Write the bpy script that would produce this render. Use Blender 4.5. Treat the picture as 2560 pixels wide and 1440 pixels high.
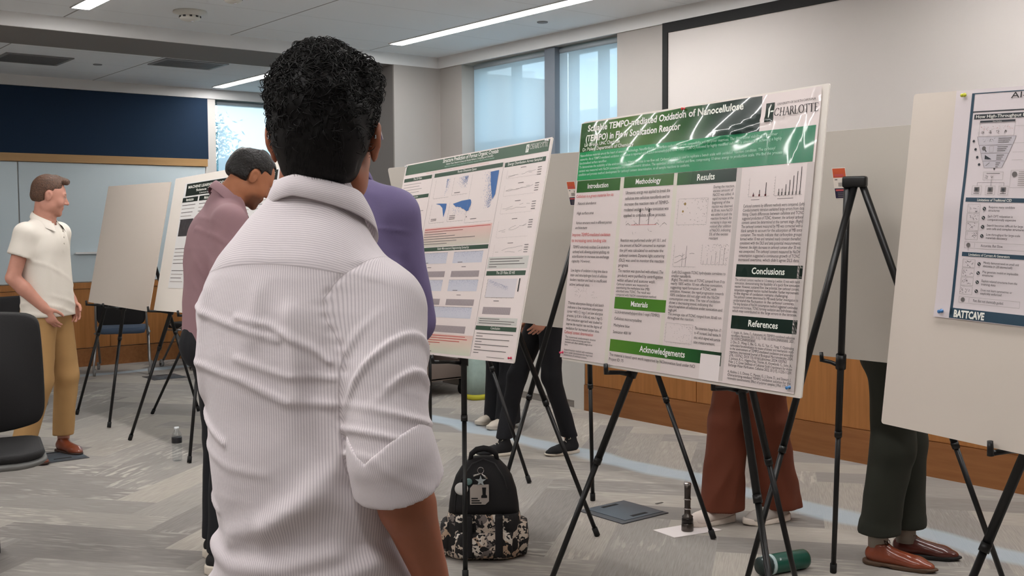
import bpy, bmesh, math, random
import numpy as np
from mathutils import Vector, Matrix

SC = bpy.context.scene
COL = SC.collection
for o in list(bpy.data.objects):
    bpy.data.objects.remove(o)
random.seed(7)
PI = math.pi

# ------------------------------------------------------------------ camera, world, exposure
CAM_H = 1.50
cam_data = bpy.data.cameras.new('camera')
cam = bpy.data.objects.new('camera', cam_data)
COL.objects.link(cam)
cam_data.sensor_width = 36.0
cam_data.lens = 36.0 * 2738.0 / 2560.0
cam_data.clip_start = 0.05
cam_data.clip_end = 200
_R = ((0.78231973, 0.04108581, -0.62152055),
      (-0.62284958, 0.04222709, -0.78120117),
      (-0.00585127, 0.99826291, 0.05862536))
# rows are the room's axes seen from the camera: a plain rotation (a little pitch and roll)
cam.matrix_world = Matrix(((_R[0][0], _R[0][1], _R[0][2], 0.0),
                           (_R[1][0], _R[1][1], _R[1][2], 0.0),
                           (_R[2][0], _R[2][1], _R[2][2], CAM_H),
                           (0, 0, 0, 1)))
SC.camera = cam
SC.view_settings.view_transform = 'Standard'
SC.view_settings.look = 'None'
SC.view_settings.gamma = 1.0
SC.view_settings.use_curve_mapping = False
SC.view_settings.exposure = 0.0

world = bpy.data.worlds.new('world')
SC.world = world
world.use_nodes = True
_nt = world.node_tree
_bg = _nt.nodes['Background']
_tc = _nt.nodes.new('ShaderNodeTexCoord')
_nz = _nt.nodes.new('ShaderNodeTexNoise'); _nz.inputs['Scale'].default_value = 3.0; _nz.inputs['Detail'].default_value = 4
_rp = _nt.nodes.new('ShaderNodeValToRGB')
_rp.color_ramp.elements[0].position = 0.35; _rp.color_ramp.elements[0].color = (0.50, 0.78, 1.0, 1)
_rp.color_ramp.elements[1].position = 0.55; _rp.color_ramp.elements[1].color = (0.95, 0.98, 1.0, 1)
_nt.links.new(_tc.outputs['Generated'], _nz.inputs['Vector'])
_nt.links.new(_nz.outputs['Fac'], _rp.inputs['Fac'])
_nt.links.new(_rp.outputs['Color'], _bg.inputs['Color'])
_bg.inputs['Strength'].default_value = 3.6
LAMP = 38.0          # radiance of the ceiling light strips

# ------------------------------------------------------------------ helpers
def lin(c):
    r = []
    for v in c[:3]:
        v = v / 255.0
        r.append(v / 12.92 if v <= 0.04045 else ((v + 0.055) / 1.055) ** 2.4)
    return (r[0], r[1], r[2], 1.0)

MATS = {}
def mat(name, rgb=(200, 200, 200), rough=0.6, metal=0.0, spec=0.5, coat=0.0, noise=0.0, nscale=8.0, bump=0.0,
        bscale=60.0, vcol=None, trans=0.0, emit=None, estr=0.0, alpha=1.0, sheen=0.0, ior=1.45):
    if name in MATS:
        return MATS[name]
    m = bpy.data.materials.new(name); m.use_nodes = True
    nt = m.node_tree; b = nt.nodes['Principled BSDF']
    b.inputs['Roughness'].default_value = rough
    b.inputs['Metallic'].default_value = metal
    b.inputs['Specular IOR Level'].default_value = spec
    b.inputs['Coat Weight'].default_value = coat
    b.inputs['IOR'].default_value = ior
    if sheen: b.inputs['Sheen Weight'].default_value = sheen
    if trans: b.inputs['Transmission Weight'].default_value = trans
    if alpha < 1: b.inputs['Alpha'].default_value = alpha
    col = lin(rgb)
    b.inputs['Base Color'].default_value = col
    src = None
    if vcol:
        a = nt.nodes.new('ShaderNodeVertexColor'); a.layer_name = vcol; src = a.outputs['Color']
    if noise > 0:
        tc = nt.nodes.new('ShaderNodeTexCoord')
        n = nt.nodes.new('ShaderNodeTexNoise'); n.inputs['Scale'].default_value = nscale; n.inputs['Detail'].default_value = 4
        nt.links.new(tc.outputs['Object'], n.inputs['Vector'])
        mr = nt.nodes.new('ShaderNodeMapRange'); mr.inputs['From Min'].default_value = 0.25; mr.inputs['From Max'].default_value = 0.75
        mr.inputs['To Min'].default_value = 1 - noise; mr.inputs['To Max'].default_value = 1 + noise
        nt.links.new(n.outputs['Fac'], mr.inputs['Value'])
        mx = nt.nodes.new('ShaderNodeVectorMath'); mx.operation = 'SCALE'
        if src is None: mx.inputs[0].default_value = col[:3]
        else: nt.links.new(src, mx.inputs[0])
        nt.links.new(mr.outputs['Result'], mx.inputs['Scale'])
        src = mx.outputs['Vector']
    if src is not None:
        nt.links.new(src, b.inputs['Base Color'])
    if bump > 0:
        tc = nt.nodes.new('ShaderNodeTexCoord')
        n = nt.nodes.new('ShaderNodeTexNoise'); n.inputs['Scale'].default_value = bscale; n.inputs['Detail'].default_value = 3
        nt.links.new(tc.outputs['Object'], n.inputs['Vector'])
        bp = nt.nodes.new('ShaderNodeBump'); bp.inputs['Strength'].default_value = bump; bp.inputs['Distance'].default_value = 0.01
        nt.links.new(n.outputs['Fac'], bp.inputs['Height']); nt.links.new(bp.outputs['Normal'], b.inputs['Normal'])
    if emit is not None:
        b.inputs['Emission Color'].default_value = lin(emit); b.inputs['Emission Strength'].default_value = estr
    MATS[name] = m
    return m

def new_obj(name, verts, faces, mats=None, parent=None, smooth=False, fmat=None, matrix=None):
    me = bpy.data.meshes.new(name)
    me.from_pydata([tuple(v) for v in verts], [], [tuple(f) for f in faces])
    me.update()
    if mats is not None:
        if not isinstance(mats, (list, tuple)): mats = [mats]
        for m in mats: me.materials.append(m)
    if fmat is not None:
        me.polygons.foreach_set('material_index', list(fmat))
    if smooth:
        me.polygons.foreach_set('use_smooth', [True] * len(me.polygons))
    o = bpy.data.objects.new(name, me); COL.objects.link(o)
    if matrix is not None: o.matrix_world = matrix
    if parent is not None: o.parent = parent
    return o

class MB:
    """collects shapes and links them as ONE mesh object"""
    def __init__(s): s.v = []; s.f = []; s.m = []; s.sm = []
    def add(s, verts, faces, mi=0, smooth=False):
        b = len(s.v); s.v += [tuple(p) for p in verts]
        for f in faces: s.f.append(tuple(b + i for i in f)); s.m.append(mi); s.sm.append(smooth)
        return s
    def box(s, lo, hi, mi=0, M=None):
        x0, y0, z0 = lo; x1, y1, z1 = hi
        v = [(x0,y0,z0),(x1,y0,z0),(x1,y1,z0),(x0,y1,z0),(x0,y0,z1),(x1,y0,z1),(x1,y1,z1),(x0,y1,z1)]
        if M is not None: v = [tuple(M @ Vector(p)) for p in v]
        return s.add(v, [(0,3,2,1),(4,5,6,7),(0,1,5,4),(1,2,6,5),(2,3,7,6),(3,0,4,7)], mi)
    def rbox(s, lo, hi, r=0.01, mi=0, M=None, seg=3):
        """box with rounded edges"""
        bm = bmesh.new()
        bmesh.ops.create_cube(bm, size=1.0)
        for v in bm.verts:
            v.co = Vector([lo[i] + (v.co[i] + 0.5) * (hi[i] - lo[i]) for i in range(3)])
        bmesh.ops.bevel(bm, geom=list(bm.edges), offset=r, segments=seg, affect='EDGES', profile=0.5)
        vs = [v.co.copy() for v in bm.verts]
        if M is not None: vs = [M @ v for v in vs]
        s.add(vs, [[v.index for v in f.verts] for f in bm.faces], mi, True)
        bm.free(); return s
    def tube(s, pts, r, n=10, mi=0, caps=True, smooth=True):
        pts = [Vector(p) for p in pts]
        rs = r if isinstance(r, (list, tuple)) else [r] * len(pts)
        rings = []; prev = None
        for i, p in enumerate(pts):
            t = (pts[min(i+1, len(pts)-1)] - pts[max(i-1, 0)])
            if t.length < 1e-9: t = Vector((0,0,1))
            t.normalize()
            if prev is None:
                a = Vector((0,0,1)) if abs(t.z) < 0.9 else Vector((1,0,0))
                u = t.cross(a).normalized()
            else:
                u = (prev - t * prev.dot(t)).normalized()
            prev = u; w = t.cross(u)
            rings.append([p + (u * math.cos(2*PI*k/n) + w * math.sin(2*PI*k/n)) * rs[i] for k in range(n)])
        v = [q for rg in rings for q in rg]; f = []
        for i in range(len(rings)-1):
            for k in range(n):
                a = i*n+k; b = i*n+(k+1) % n
                f.append((a, b, b+n, a+n))
        if caps:
            f.append(tuple(range(n-1, -1, -1))); f.append(tuple(range((len(rings)-1)*n, len(rings)*n)))
        return s.add(v, f, mi, smooth)
    def lathe(s, prof, n=24, mi=0, M=None, smooth=True, mfun=None):
        """profile [(r,z)...] revolved about z"""
        v = []; f = []; ms = []
        for r, z in prof:
            for k in range(n): v.append(Vector((r*math.cos(2*PI*k/n), r*math.sin(2*PI*k/n), z)))
        for i in range(len(prof)-1):
            for k in range(n):
                a = i*n+k; b = i*n+(k+1) % n
                f.append((a, b, b+n, a+n)); ms.append(mfun(i) if mfun else mi)
        if prof[0][0] > 1e-5: f.append(tuple(range(n-1,-1,-1))); ms.append(ms[0])
        if prof[-1][0] > 1e-5: f.append(tuple(range((len(prof)-1)*n, len(prof)*n))); ms.append(ms[-1 if not mfun else -2])
        if M is not None: v = [M @ p for p in v]
        b0 = len(s.v); s.v += [tuple(p) for p in v]
        for ff, mm in zip(f, ms): s.f.append(tuple(b0+i for i in ff)); s.m.append(mm); s.sm.append(smooth)
        return s
    def prism(s, poly, z0, z1, mi=0, M=None):
        """2D polygon (x,y), counter-clockwise, extruded in z"""
        n = len(poly)
        v = [Vector((p[0], p[1], z0)) for p in poly] + [Vector((p[0], p[1], z1)) for p in poly]
        if M is not None: v = [M @ p for p in v]
        f = [tuple(range(n-1,-1,-1)), tuple(range(n, 2*n))] + [(i, (i+1) % n, n+(i+1) % n, n+i) for i in range(n)]
        return s.add(v, f, mi)
    def build(s, name, mats=None, parent=None, matrix=None):
        o = new_obj(name, s.v, s.f, mats, parent, False, s.m, matrix)
        o.data.polygons.foreach_set('use_smooth', s.sm)
        return o

def tag(o, label=None, cat=None, group=None, kind=None):
    if label: o['label'] = label
    if cat: o['category'] = cat
    if group: o['group'] = group
    if kind: o['kind'] = kind
    return o
def struct(o, label=None):
    o['kind'] = 'structure'
    if label: o['label'] = label
    return o
def empty(name, loc, label, cat, group=None, rz=0.0, matrix=None):
    o = bpy.data.objects.new(name, None); COL.objects.link(o)
    if matrix is not None: o.matrix_world = matrix
    else:
        o.location = loc; o.rotation_euler = (0, 0, rz)
    o.empty_display_size = 0.1
    return tag(o, label, cat, group)
def reparent(child, parent):
    """children here are modelled in world space: keep them there under a placed parent"""
    bpy.context.view_layer.update()
    child.parent = parent
    child.matrix_parent_inverse = parent.matrix_world.inverted()
    return child
def rrect(w, h, r, n=5, cx=0, cy=0):
    pts = []
    for qx, qy, a0 in ((1,1,0),(-1,1,90),(-1,-1,180),(1,-1,270)):
        for k in range(n+1):
            a = math.radians(a0 + 90.0*k/n)
            pts.append((cx + qx*(w/2-r) + r*math.cos(a), cy + qy*(h/2-r) + r*math.sin(a)))
    return pts
# ------------------------------------------------------------------ room shell
M_wall = mat('wall_paint', (168, 163, 158), 0.85, noise=0.02, nscale=3)
M_wallw = mat('white_paint', (214, 210, 205), 0.7)
M_grey = mat('grey_paint', (128, 124, 122), 0.85)
M_crown = mat('crown_white', (228, 227, 226), 0.6)
M_black = mat('black_metal', (14, 14, 15), 0.45, spec=0.4)
XR = 5.92; YB = 12.0; ZC = 3.05; ZB = 2.948; YS = 8.504

def mat_ceiling():
    m = bpy.data.materials.new('ceiling_panel'); m.use_nodes = True
    nt = m.node_tree; b = nt.nodes['Principled BSDF']; b.inputs['Roughness'].default_value = 0.9
    tc = nt.nodes.new('ShaderNodeTexCoord')
    sx = nt.nodes.new('ShaderNodeSeparateXYZ'); nt.links.new(tc.outputs['Object'], sx.inputs[0])
    def seam(sock, off, per, w):
        a = nt.nodes.new('ShaderNodeMath'); a.operation = 'SUBTRACT'; nt.links.new(sock, a.inputs[0]); a.inputs[1].default_value = off
        p = nt.nodes.new('ShaderNodeMath'); p.operation = 'PINGPONG'; nt.links.new(a.outputs[0], p.inputs[0]); p.inputs[1].default_value = per/2
        c = nt.nodes.new('ShaderNodeMath'); c.operation = 'LESS_THAN'; nt.links.new(p.outputs[0], c.inputs[0]); c.inputs[1].default_value = w
        return c.outputs[0]
    s1 = seam(sx.outputs[0], 3.845, 1.315, 0.006)
    s2 = seam(sx.outputs[1], 7.40, 0.67, 0.0035)
    h = nt.nodes.new('ShaderNodeMath'); h.operation = 'MULTIPLY'; nt.links.new(s2, h.inputs[0]); h.inputs[1].default_value = 0.35
    mx = nt.nodes.new('ShaderNodeMath'); mx.operation = 'MAXIMUM'; nt.links.new(s1, mx.inputs[0]); nt.links.new(h.outputs[0], mx.inputs[1])
    c = nt.nodes.new('ShaderNodeMixRGB'); c.inputs[1].default_value = lin((238, 242, 245)); c.inputs[2].default_value = lin((150, 150, 150))
    nt.links.new(mx.outputs[0], c.inputs[0]); nt.links.new(c.outputs[0], b.inputs['Base Color'])
    return m
M_ceil = mat_ceiling()

def mat_wood(name, c1, c2, scale=(1, 1, 1), axis_scale=26.0, rough=0.45):
    m = bpy.data.materials.new(name); m.use_nodes = True
    nt = m.node_tree; b = nt.nodes['Principled BSDF']; b.inputs['Roughness'].default_value = rough
    b.inputs['Specular IOR Level'].default_value = 0.35
    tc = nt.nodes.new('ShaderNodeTexCoord'); mp = nt.nodes.new('ShaderNodeMapping'); mp.inputs['Scale'].default_value = scale
    nt.links.new(tc.outputs['Object'], mp.inputs['Vector'])
    n = nt.nodes.new('ShaderNodeTexNoise'); n.inputs['Scale'].default_value = axis_scale; n.inputs['Detail'].default_value = 5; n.inputs['Roughness'].default_value = 0.6
    nt.links.new(mp.outputs[0], n.inputs['Vector'])
    r = nt.nodes.new('ShaderNodeValToRGB'); r.color_ramp.elements[0].position = 0.3; r.color_ramp.elements[1].position = 0.7
    r.color_ramp.elements[0].color = lin(c1); r.color_ramp.elements[1].color = lin(c2)
    nt.links.new(n.outputs['Fac'], r.inputs['Fac']); nt.links.new(r.outputs[0], b.inputs['Base Color'])
    return m
M_wood = mat_wood('oak_panel', (158, 104, 56), (180, 122, 68), (1, 1, 0.06))
M_woodd = mat_wood('oak_base', (136, 88, 50), (156, 104, 62), (1, 0.08, 1))
M_woodr = mat_wood('oak_rail', (176, 138, 92), (192, 154, 106), (0.06, 1, 1))

# --- carpet: herringbone planks, each with its own streaks
def make_floor():
    a, L = 0.25, 1.0
    verts = []; faces = []; uvs = []; rnd = []
    rng = random.Random(3)
    c, s = math.cos(math.radians(38)), math.sin(math.radians(38))
    def put(x, y, w, h, along_x):
        X = [(x, y), (x+w, y), (x+w, y+h), (x, y+h)]
        P = [(c*px - s*py, s*px + c*py) for px, py in X]
        cx = sum(p[0] for p in P)/4; cy = sum(p[1] for p in P)/4
        if not (-6.2 < cx < 9.4 and -5.6 < cy < 13.9): return
        b = len(verts); verts.extend([(p[0], p[1], 0.0) for p in P]); faces.append((b, b+1, b+2, b+3))
        ou, ov = rng.uniform(0, 50), rng.uniform(0, 50)
        for px, py in X:
            du, dv = (px-x, py-y) if along_x else (py-y, px-x)
            uvs.append((ou+du, ov+dv))
        rnd.append((rng.random(), rng.random(), rng.random()))
    # rows and columns of planks on a lattice of step a cover every cell once
    for i in range(-90, 110):
        for j in range(-24, 26):
            put(i*a + j*2*L, i*a, L, a, True)
            put(i*a + j*2*L + L, i*a - L + a, a, L, False)
    me = bpy.data.meshes.new('floor'); me.from_pydata(verts, [], faces)
    uv = me.uv_layers.new(name='UVMap'); flat = [q for u in uvs for q in u]; uv.data.foreach_set('uv', flat)
    ca = me.color_attributes.new('plank', 'FLOAT_COLOR', 'CORNER')
    d = []
    for r in rnd: d += [r[0], r[1], r[2], 1.0]*4
    ca.data.foreach_set('color', d)
    # clip planks to the room
    bm = bmesh.new(); bm.from_mesh(me)
    for co, no in (((-4.6,0,0),(-1,0,0)), ((7.8,0,0),(1,0,0)), ((0,-4.1,0),(0,-1,0)), ((0,12.1,0),(0,1,0))):
        bmesh.ops.bisect_plane(bm, geom=bm.verts[:]+bm.edges[:]+bm.faces[:], plane_co=co, plane_no=no, clear_outer=True)
    bm.to_mesh(me); bm.free()
    o = bpy.data.objects.new('floor', me); COL.objects.link(o); struct(o)
    # material
    m = bpy.data.materials.new('carpet'); m.use_nodes = True; nt = m.node_tree; b = nt.nodes['Principled BSDF']
    b.inputs['Roughness'].default_value = 0.95; b.inputs['Specular IOR Level'].default_value = 0.15
    uvn = nt.nodes.new('ShaderNodeUVMap'); uvn.uv_map = 'UVMap'
    at = nt.nodes.new('ShaderNodeVertexColor'); at.layer_name = 'plank'
    sep = nt.nodes.new('ShaderNodeSeparateColor'); nt.links.new(at.outputs[0], sep.inputs[0])
    def nz(scale, sc, det=3):
        mp = nt.nodes.new('ShaderNodeMapping'); mp.inputs['Scale'].default_value = sc; nt.links.new(uvn.outputs[0], mp.inputs['Vector'])
        n = nt.nodes.new('ShaderNodeTexNoise'); n.inputs['Scale'].default_value = scale; n.inputs['Detail'].default_value = det
        nt.links.new(mp.outputs[0], n.inputs['Vector']); return n.outputs['Fac']
    def mathn(op, a_, b_=None):
        n = nt.nodes.new('ShaderNodeMath'); n.operation = op
        for k, q in enumerate((a_, b_)):
            if q is None: continue
            if isinstance(q, (int, float)): n.inputs[k].default_value = q
            else: nt.links.new(q, n.inputs[k])
        return n.outputs[0]
    base = nt.nodes.new('ShaderNodeValToRGB'); base.color_ramp.interpolation = 'LINEAR'
    e = base.color_ramp.elements; e[0].position = 0; e[0].color = lin((134, 129, 125)); e[1].position = 1; e[1].color = lin((168, 161, 152))
    e2 = base.color_ramp.elements.new(0.5); e2.color = lin((150, 145, 140))
    nt.links.new(sep.outputs[0], base.inputs['Fac'])
    streak = nz(14.0, (0.45, 2.3, 1), 2)         # long fibres
    st = nt.nodes.new('ShaderNodeMapRange'); st.inputs['From Min'].default_value = 0.50; st.inputs['From Max'].default_value = 0.60; nt.links.new(streak, st.inputs['Value'])
    patch = nz(2.2, (1.0, 1.0, 1), 2)
    pm = nt.nodes.new('ShaderNodeMapRange'); pm.inputs['From Min'].default_value = 0.46; pm.inputs['From Max'].default_value = 0.60; nt.links.new(patch, pm.inputs['Value'])
    amt = mathn('MULTIPLY', mathn('MULTIPLY', st.outputs[0], pm.outputs[0]), mathn('MULTIPLY', sep.outputs[1], 1.0))
    mx = nt.nodes.new('ShaderNodeMixRGB'); nt.links.new(amt, mx.inputs[0]); nt.links.new(base.outputs[0], mx.inputs[1]); mx.inputs[2].default_value = lin((184, 177, 168))
    fine = nz(30.0, (0.25, 6.0, 1), 3)
    fm = nt.nodes.new('ShaderNodeMapRange'); fm.inputs['From Min'].default_value = 0.3; fm.inputs['From Max'].default_value = 0.7
    fm.inputs['To Min'].default_value = 0.86; fm.inputs['To Max'].default_value = 1.12; nt.links.new(fine, fm.inputs['Value'])
    vm = nt.nodes.new('ShaderNodeVectorMath'); vm.operation = 'SCALE'; nt.links.new(mx.outputs[0], vm.inputs[0]); nt.links.new(fm.outputs[0], vm.inputs['Scale'])
    # pale blue inlay band running round the room, its edge broken by the planks
    tc = nt.nodes.new('ShaderNodeTexCoord'); sx = nt.nodes.new('ShaderNodeSeparateXYZ'); nt.links.new(tc.outputs['Object'], sx.inputs[0])
    wob = nt.nodes.new('ShaderNodeTexNoise'); wob.inputs['Scale'].default_value = 1.3; wob.inputs['Detail'].default_value = 1
    nt.links.new(tc.outputs['Object'], wob.inputs['Vector'])
    wo = mathn('MULTIPLY', mathn('SUBTRACT', wob.outputs['Fac'], 0.5), 0.35)
    def band(sock, c0, w, lo=None, hi=None, o2=None):
        d = mathn('ABSOLUTE', mathn('SUBTRACT', mathn('ADD', sock, wo), c0))
        r = nt.nodes.new('ShaderNodeMapRange'); r.inputs['From Min'].default_value = w+0.02; r.inputs['From Max'].default_value = w-0.03
        nt.links.new(d, r.inputs['Value']); q = r.outputs[0]
        if lo is not None: q = mathn('MULTIPLY', q, mathn('GREATER_THAN', o2, lo))
        if hi is not None: q = mathn('MULTIPLY', q, mathn('LESS_THAN', o2, hi))
        return q
    b1 = band(sx.outputs[0], 4.75, 0.10, -10, 7.6, sx.outputs[1])
    b2 = band(sx.outputs[1], 11.3, 0.09, -10, 4.9, sx.outputs[0])
    bb = mathn('MULTIPLY', mathn('MAXIMUM', b1, b2), 0.75)
    mb = nt.nodes.new('ShaderNodeMixRGB'); nt.links.new(bb, mb.inputs[0]); nt.links.new(vm.outputs[0], mb.inputs[1]); mb.inputs[2].default_value = lin((176, 190, 200))
    nt.links.new(mb.outputs[0], b.inputs['Base Color'])
    bp = nt.nodes.new('ShaderNodeBump'); bp.inputs['Strength'].default_value = 0.35; bp.inputs['Distance'].default_value = 0.004
    nt.links.new(fine, bp.inputs['Height']); nt.links.new(bp.outputs[0], b.inputs['Normal'])
    me.materials.clear(); me.materials.append(m)
    return o
make_floor()
sub = MB().box((-4.6, -4.1, -0.1), (7.8, 12.1, -0.012)).build('floor', M_grey); struct(sub)

# ceiling: panels of the main room and of the alcove, beam between, white crown bands
struct(MB().box((-4.5, -4, ZC), (XR+0.3, YS+0.1, ZC+0.1)).box((-4.5, 9.25, ZC), (7.7, YB+0.2, ZC+0.1)).build('ceiling', M_ceil))
struct(MB().box((-4.5, YS+0.02, ZB), (5.41, 9.32, ZC+0.1)).build('trim_1', M_grey))               # dropped beam
struct(MB().box((-4.5, YS, ZB-0.001), (XR, YS+0.02, ZC)).build('trim_2', M_crown))                  # crown, beam side
struct(MB().box((XR-0.02, -4, ZB), (XR, YS, ZC)).build('trim_3', M_crown))                          # crown, right wall
struct(MB().box((-4.5, YB-0.02, ZB-0.006), (7.6, YB, ZC)).build('trim_4', M_crown))                 # crown, back wall
# walls
W = 0.3
wr = MB()
wr.box((XR, -4, 0), (XR+W, 6.13, ZC)); wr.box((XR, 8.16, 0), (XR+W, YS+0.001, ZC)); wr.box((XR, 6.13, 0), (XR+W, 8.16, 0.95))
wr.box((XR, 6.13, ZB), (XR+W, 8.16, ZC))
struct(MB().box((XR+0.02, 6.885, 0.95), (XR+0.16, 7.015, ZB)).build('trim_11', mat('pier_slate', (104, 112, 122), 0.6)))
struct(wr.build('wall_right', M_wall))
struct(MB().box((5.41, YS, 0), (XR+W, YS+0.02, ZB)).build('wall_corner', M_wall))
struct(MB().box((5.41, YS+0.02, 0), (XR+W, 9.3, ZC)).build('wall_return', M_grey))
wb = MB()
wb.box((-4.5, YB, 0), (5.22, YB+W, ZC)); wb.box((5.22, YB, 0), (7.3, YB+W, 0.85)); wb.box((7.3, YB, 0), (7.9, YB+W, ZC)); wb.box((5.22, YB, ZB), (7.3, YB+W, ZC))
struct(wb.build('wall_back', M_wallw))
struct(MB().box((7.6, 9.3, 0), (7.9, YB, ZC)).box((XR+W, 9.1, 0), (7.9, 9.3, ZC)).build('wall_alcove', M_wall))
struct(MB().box((-4.8, -4.3, 0), (-4.5, YB+W, ZC)).build('wall_left', M_wall))
struct(MB().box((-4.5, -4.3, 0), (XR+W, -4, ZC)).build('wall_front', M_wall))
# white painted panel under the right windows, with a thin joint
struct(MB().box((XR-0.03, 6.475, 0.0), (XR, 6.60, 0.93)).box((XR-0.02, 6.61, 0.06), (XR, 7.35, 0.93)).box((XR-0.02, 7.36, 0.06), (XR, YS, 0.93)).build('trim_5', M_wallw))
# oak wainscot on the right wall: panels, joints, plinth
wp = MB()
ys = [6.465, 5.28, 4.1, 2.92, 1.74, 0.56, -0.62, -1.8, -2.98, -3.98]
for a_, b_ in zip(ys[:-1], ys[1:]):
    wp.box((XR-0.035, b_+0.004, 0.215), (XR, a_-0.004, 0.90))
wp.box((XR-0.028, -3.98, 0.2), (XR, 6.465, 0.9))
struct(wp.build('trim_6', M_wood))
struct(MB().box((XR-0.04, -3.98, 0.0), (XR, 6.47, 0.208)).build('baseboard_right', M_woodd))
# oak wainscot on the back wall
wq = MB()
xs = [-4.5, -3.2, -2.0, -0.8, 0.4, 1.6, 2.78, 3.95, 5.12, 6.3, 7.6]
for a_, b_ in zip(xs[:-1], xs[1:]):
    wq.box((a_+0.004, YB-0.035, 0.2), (b_-0.004, YB, 0.83))
wq.box((-4.5, YB-0.028, 0.2), (7.6, YB, 0.83))
struct(wq.build('trim_7', M_wood))
struct(MB().box((-4.5, YB-0.045, 0.835), (7.6, YB, 0.898)).build('trim_8', M_wood))
struct(MB().box((-4.5, YB-0.04, 0.0), (7.6, YB, 0.192)).build('baseboard_back', M_woodd))
struct(MB().box((-4.5, YB-0.04, 2.17), (5.10, YB, 2.253)).build('trim_9', M_woodr))

# glass marker board and navy pin board on the back wall
M_glassb = mat('marker_glass', (208, 222, 228), 0.32, spec=0.5)
gb = empty('glass_marker_board', (1.5, YB-0.02, 0.9), 'long pale blue glass marker board on the back wall above the oak panels', 'board')
for x0, x1 in ((-1.0, 1.02), (1.03, 3.06), (3.07, 5.075)):
    reparent(MB().rbox((x0, YB-0.022, 0.905), (x1, YB-0.004, 2.165), 0.006).build('glass_panel', M_glassb), gb)
reparent(MB().box((3.6, YB-0.075, 1.205), (3.98, YB-0.022, 1.216)).box((3.6, YB-0.075, 1.216), (3.98, YB-0.071, 1.226)).build('marker_tray', mat('tray_white', (225, 225, 225), 0.3)), gb)
M_navy = mat('navy_fabric', (24, 46, 70), 0.9, noise=0.06, nscale=120)
tag(MB().box((-4.4, YB-0.022, 2.256), (5.118, YB-0.002, 2.938)).build('pin_board', M_navy), 'long navy fabric pin board high on the back wall over an oak rail', 'board')

# projection screen on the right wall
ps = empty('projection_screen', (XR, 3.5, 1.0), 'wide white projection screen with black border on the right wall', 'screen')
yl, yr_, zt, zb = 5.628, 1.3, 2.948, 0.95
pb = MB()
pb.box((XR-0.03, yr_, zt-0.072), (XR-0.002, yl, zt)); pb.box((XR-0.03, yl-0.05, zb), (XR-0.002, yl, zt-0.072))
pb.box((XR-0.03, yr_, zb), (XR-0.002, yr_+0.05, zt-0.072)); pb.box((XR-0.03, yr_+0.05, zb), (XR-0.002, yl-0.05, zb+0.05))
reparent(pb.build('border', mat('screen_black', (8, 8, 9), 0.7)), ps)
reparent(MB().box((XR-0.02, yr_+0.05, zb+0.05), (XR-0.006, yl-0.05, zt-0.072)).build('fabric', mat('screen_white', (200, 194, 190), 0.9)), ps)

# windows: frame, glass; roller shades hang in front
M_frame = mat('window_frame', (150, 160, 166), 0.5, metal=0.1)
def mat_glass():
    m = bpy.data.materials.new('window_glass'); m.use_nodes = True; nt = m.node_tree
    for n in list(nt.nodes): nt.nodes.remove(n)
    out = nt.nodes.new('ShaderNodeOutputMaterial'); t = nt.nodes.new('ShaderNodeBsdfTransparent'); t.inputs[0].default_value = (0.86, 0.94, 0.97, 1)
    g = nt.nodes.new('ShaderNodeBsdfGlossy'); g.inputs['Roughness'].default_value = 0.02
    mx = nt.nodes.new('ShaderNodeMixShader'); mx.inputs[0].default_value = 0.08
    nt.links.new(t.outputs[0], mx.inputs[1]); nt.links.new(g.outputs[0], mx.inputs[2]); nt.links.new(mx.outputs[0], out.inputs[0]); return m
M_glass = mat_glass()
def mat_shade(name, rgb, tr):
    m = bpy.data.materials.new(name); m.use_nodes = True; nt = m.node_tree
    for n in list(nt.nodes): nt.nodes.remove(n)
    out = nt.nodes.new('ShaderNodeOutputMaterial')
    t = nt.nodes.new('ShaderNodeBsdfTransparent'); d = nt.nodes.new('ShaderNodeBsdfDiffuse'); l = nt.nodes.new('ShaderNodeBsdfTranslucent')
    d.inputs[0].default_value = lin(rgb); l.inputs[0].default_value = lin(rgb)
    a = nt.nodes.new('ShaderNodeMixShader'); a.inputs[0].default_value = 0.55
    b = nt.nodes.new('ShaderNodeMixShader'); b.inputs[0].default_value = tr
    nt.links.new(d.outputs[0], a.inputs[1]); nt.links.new(l.outputs[0], a.inputs[2])
    nt.links.new(a.outputs[0], b.inputs[1]); nt.links.new(t.outputs[0], b.inputs[2]); nt.links.new(b.outputs[0], out.inputs[0]); return m
M_shade = mat_shade('shade_fabric', (205, 222, 232), 0.42)
M_shade2 = mat_shade('shade_fabric_back', (222, 236, 246), 0.5)
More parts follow.
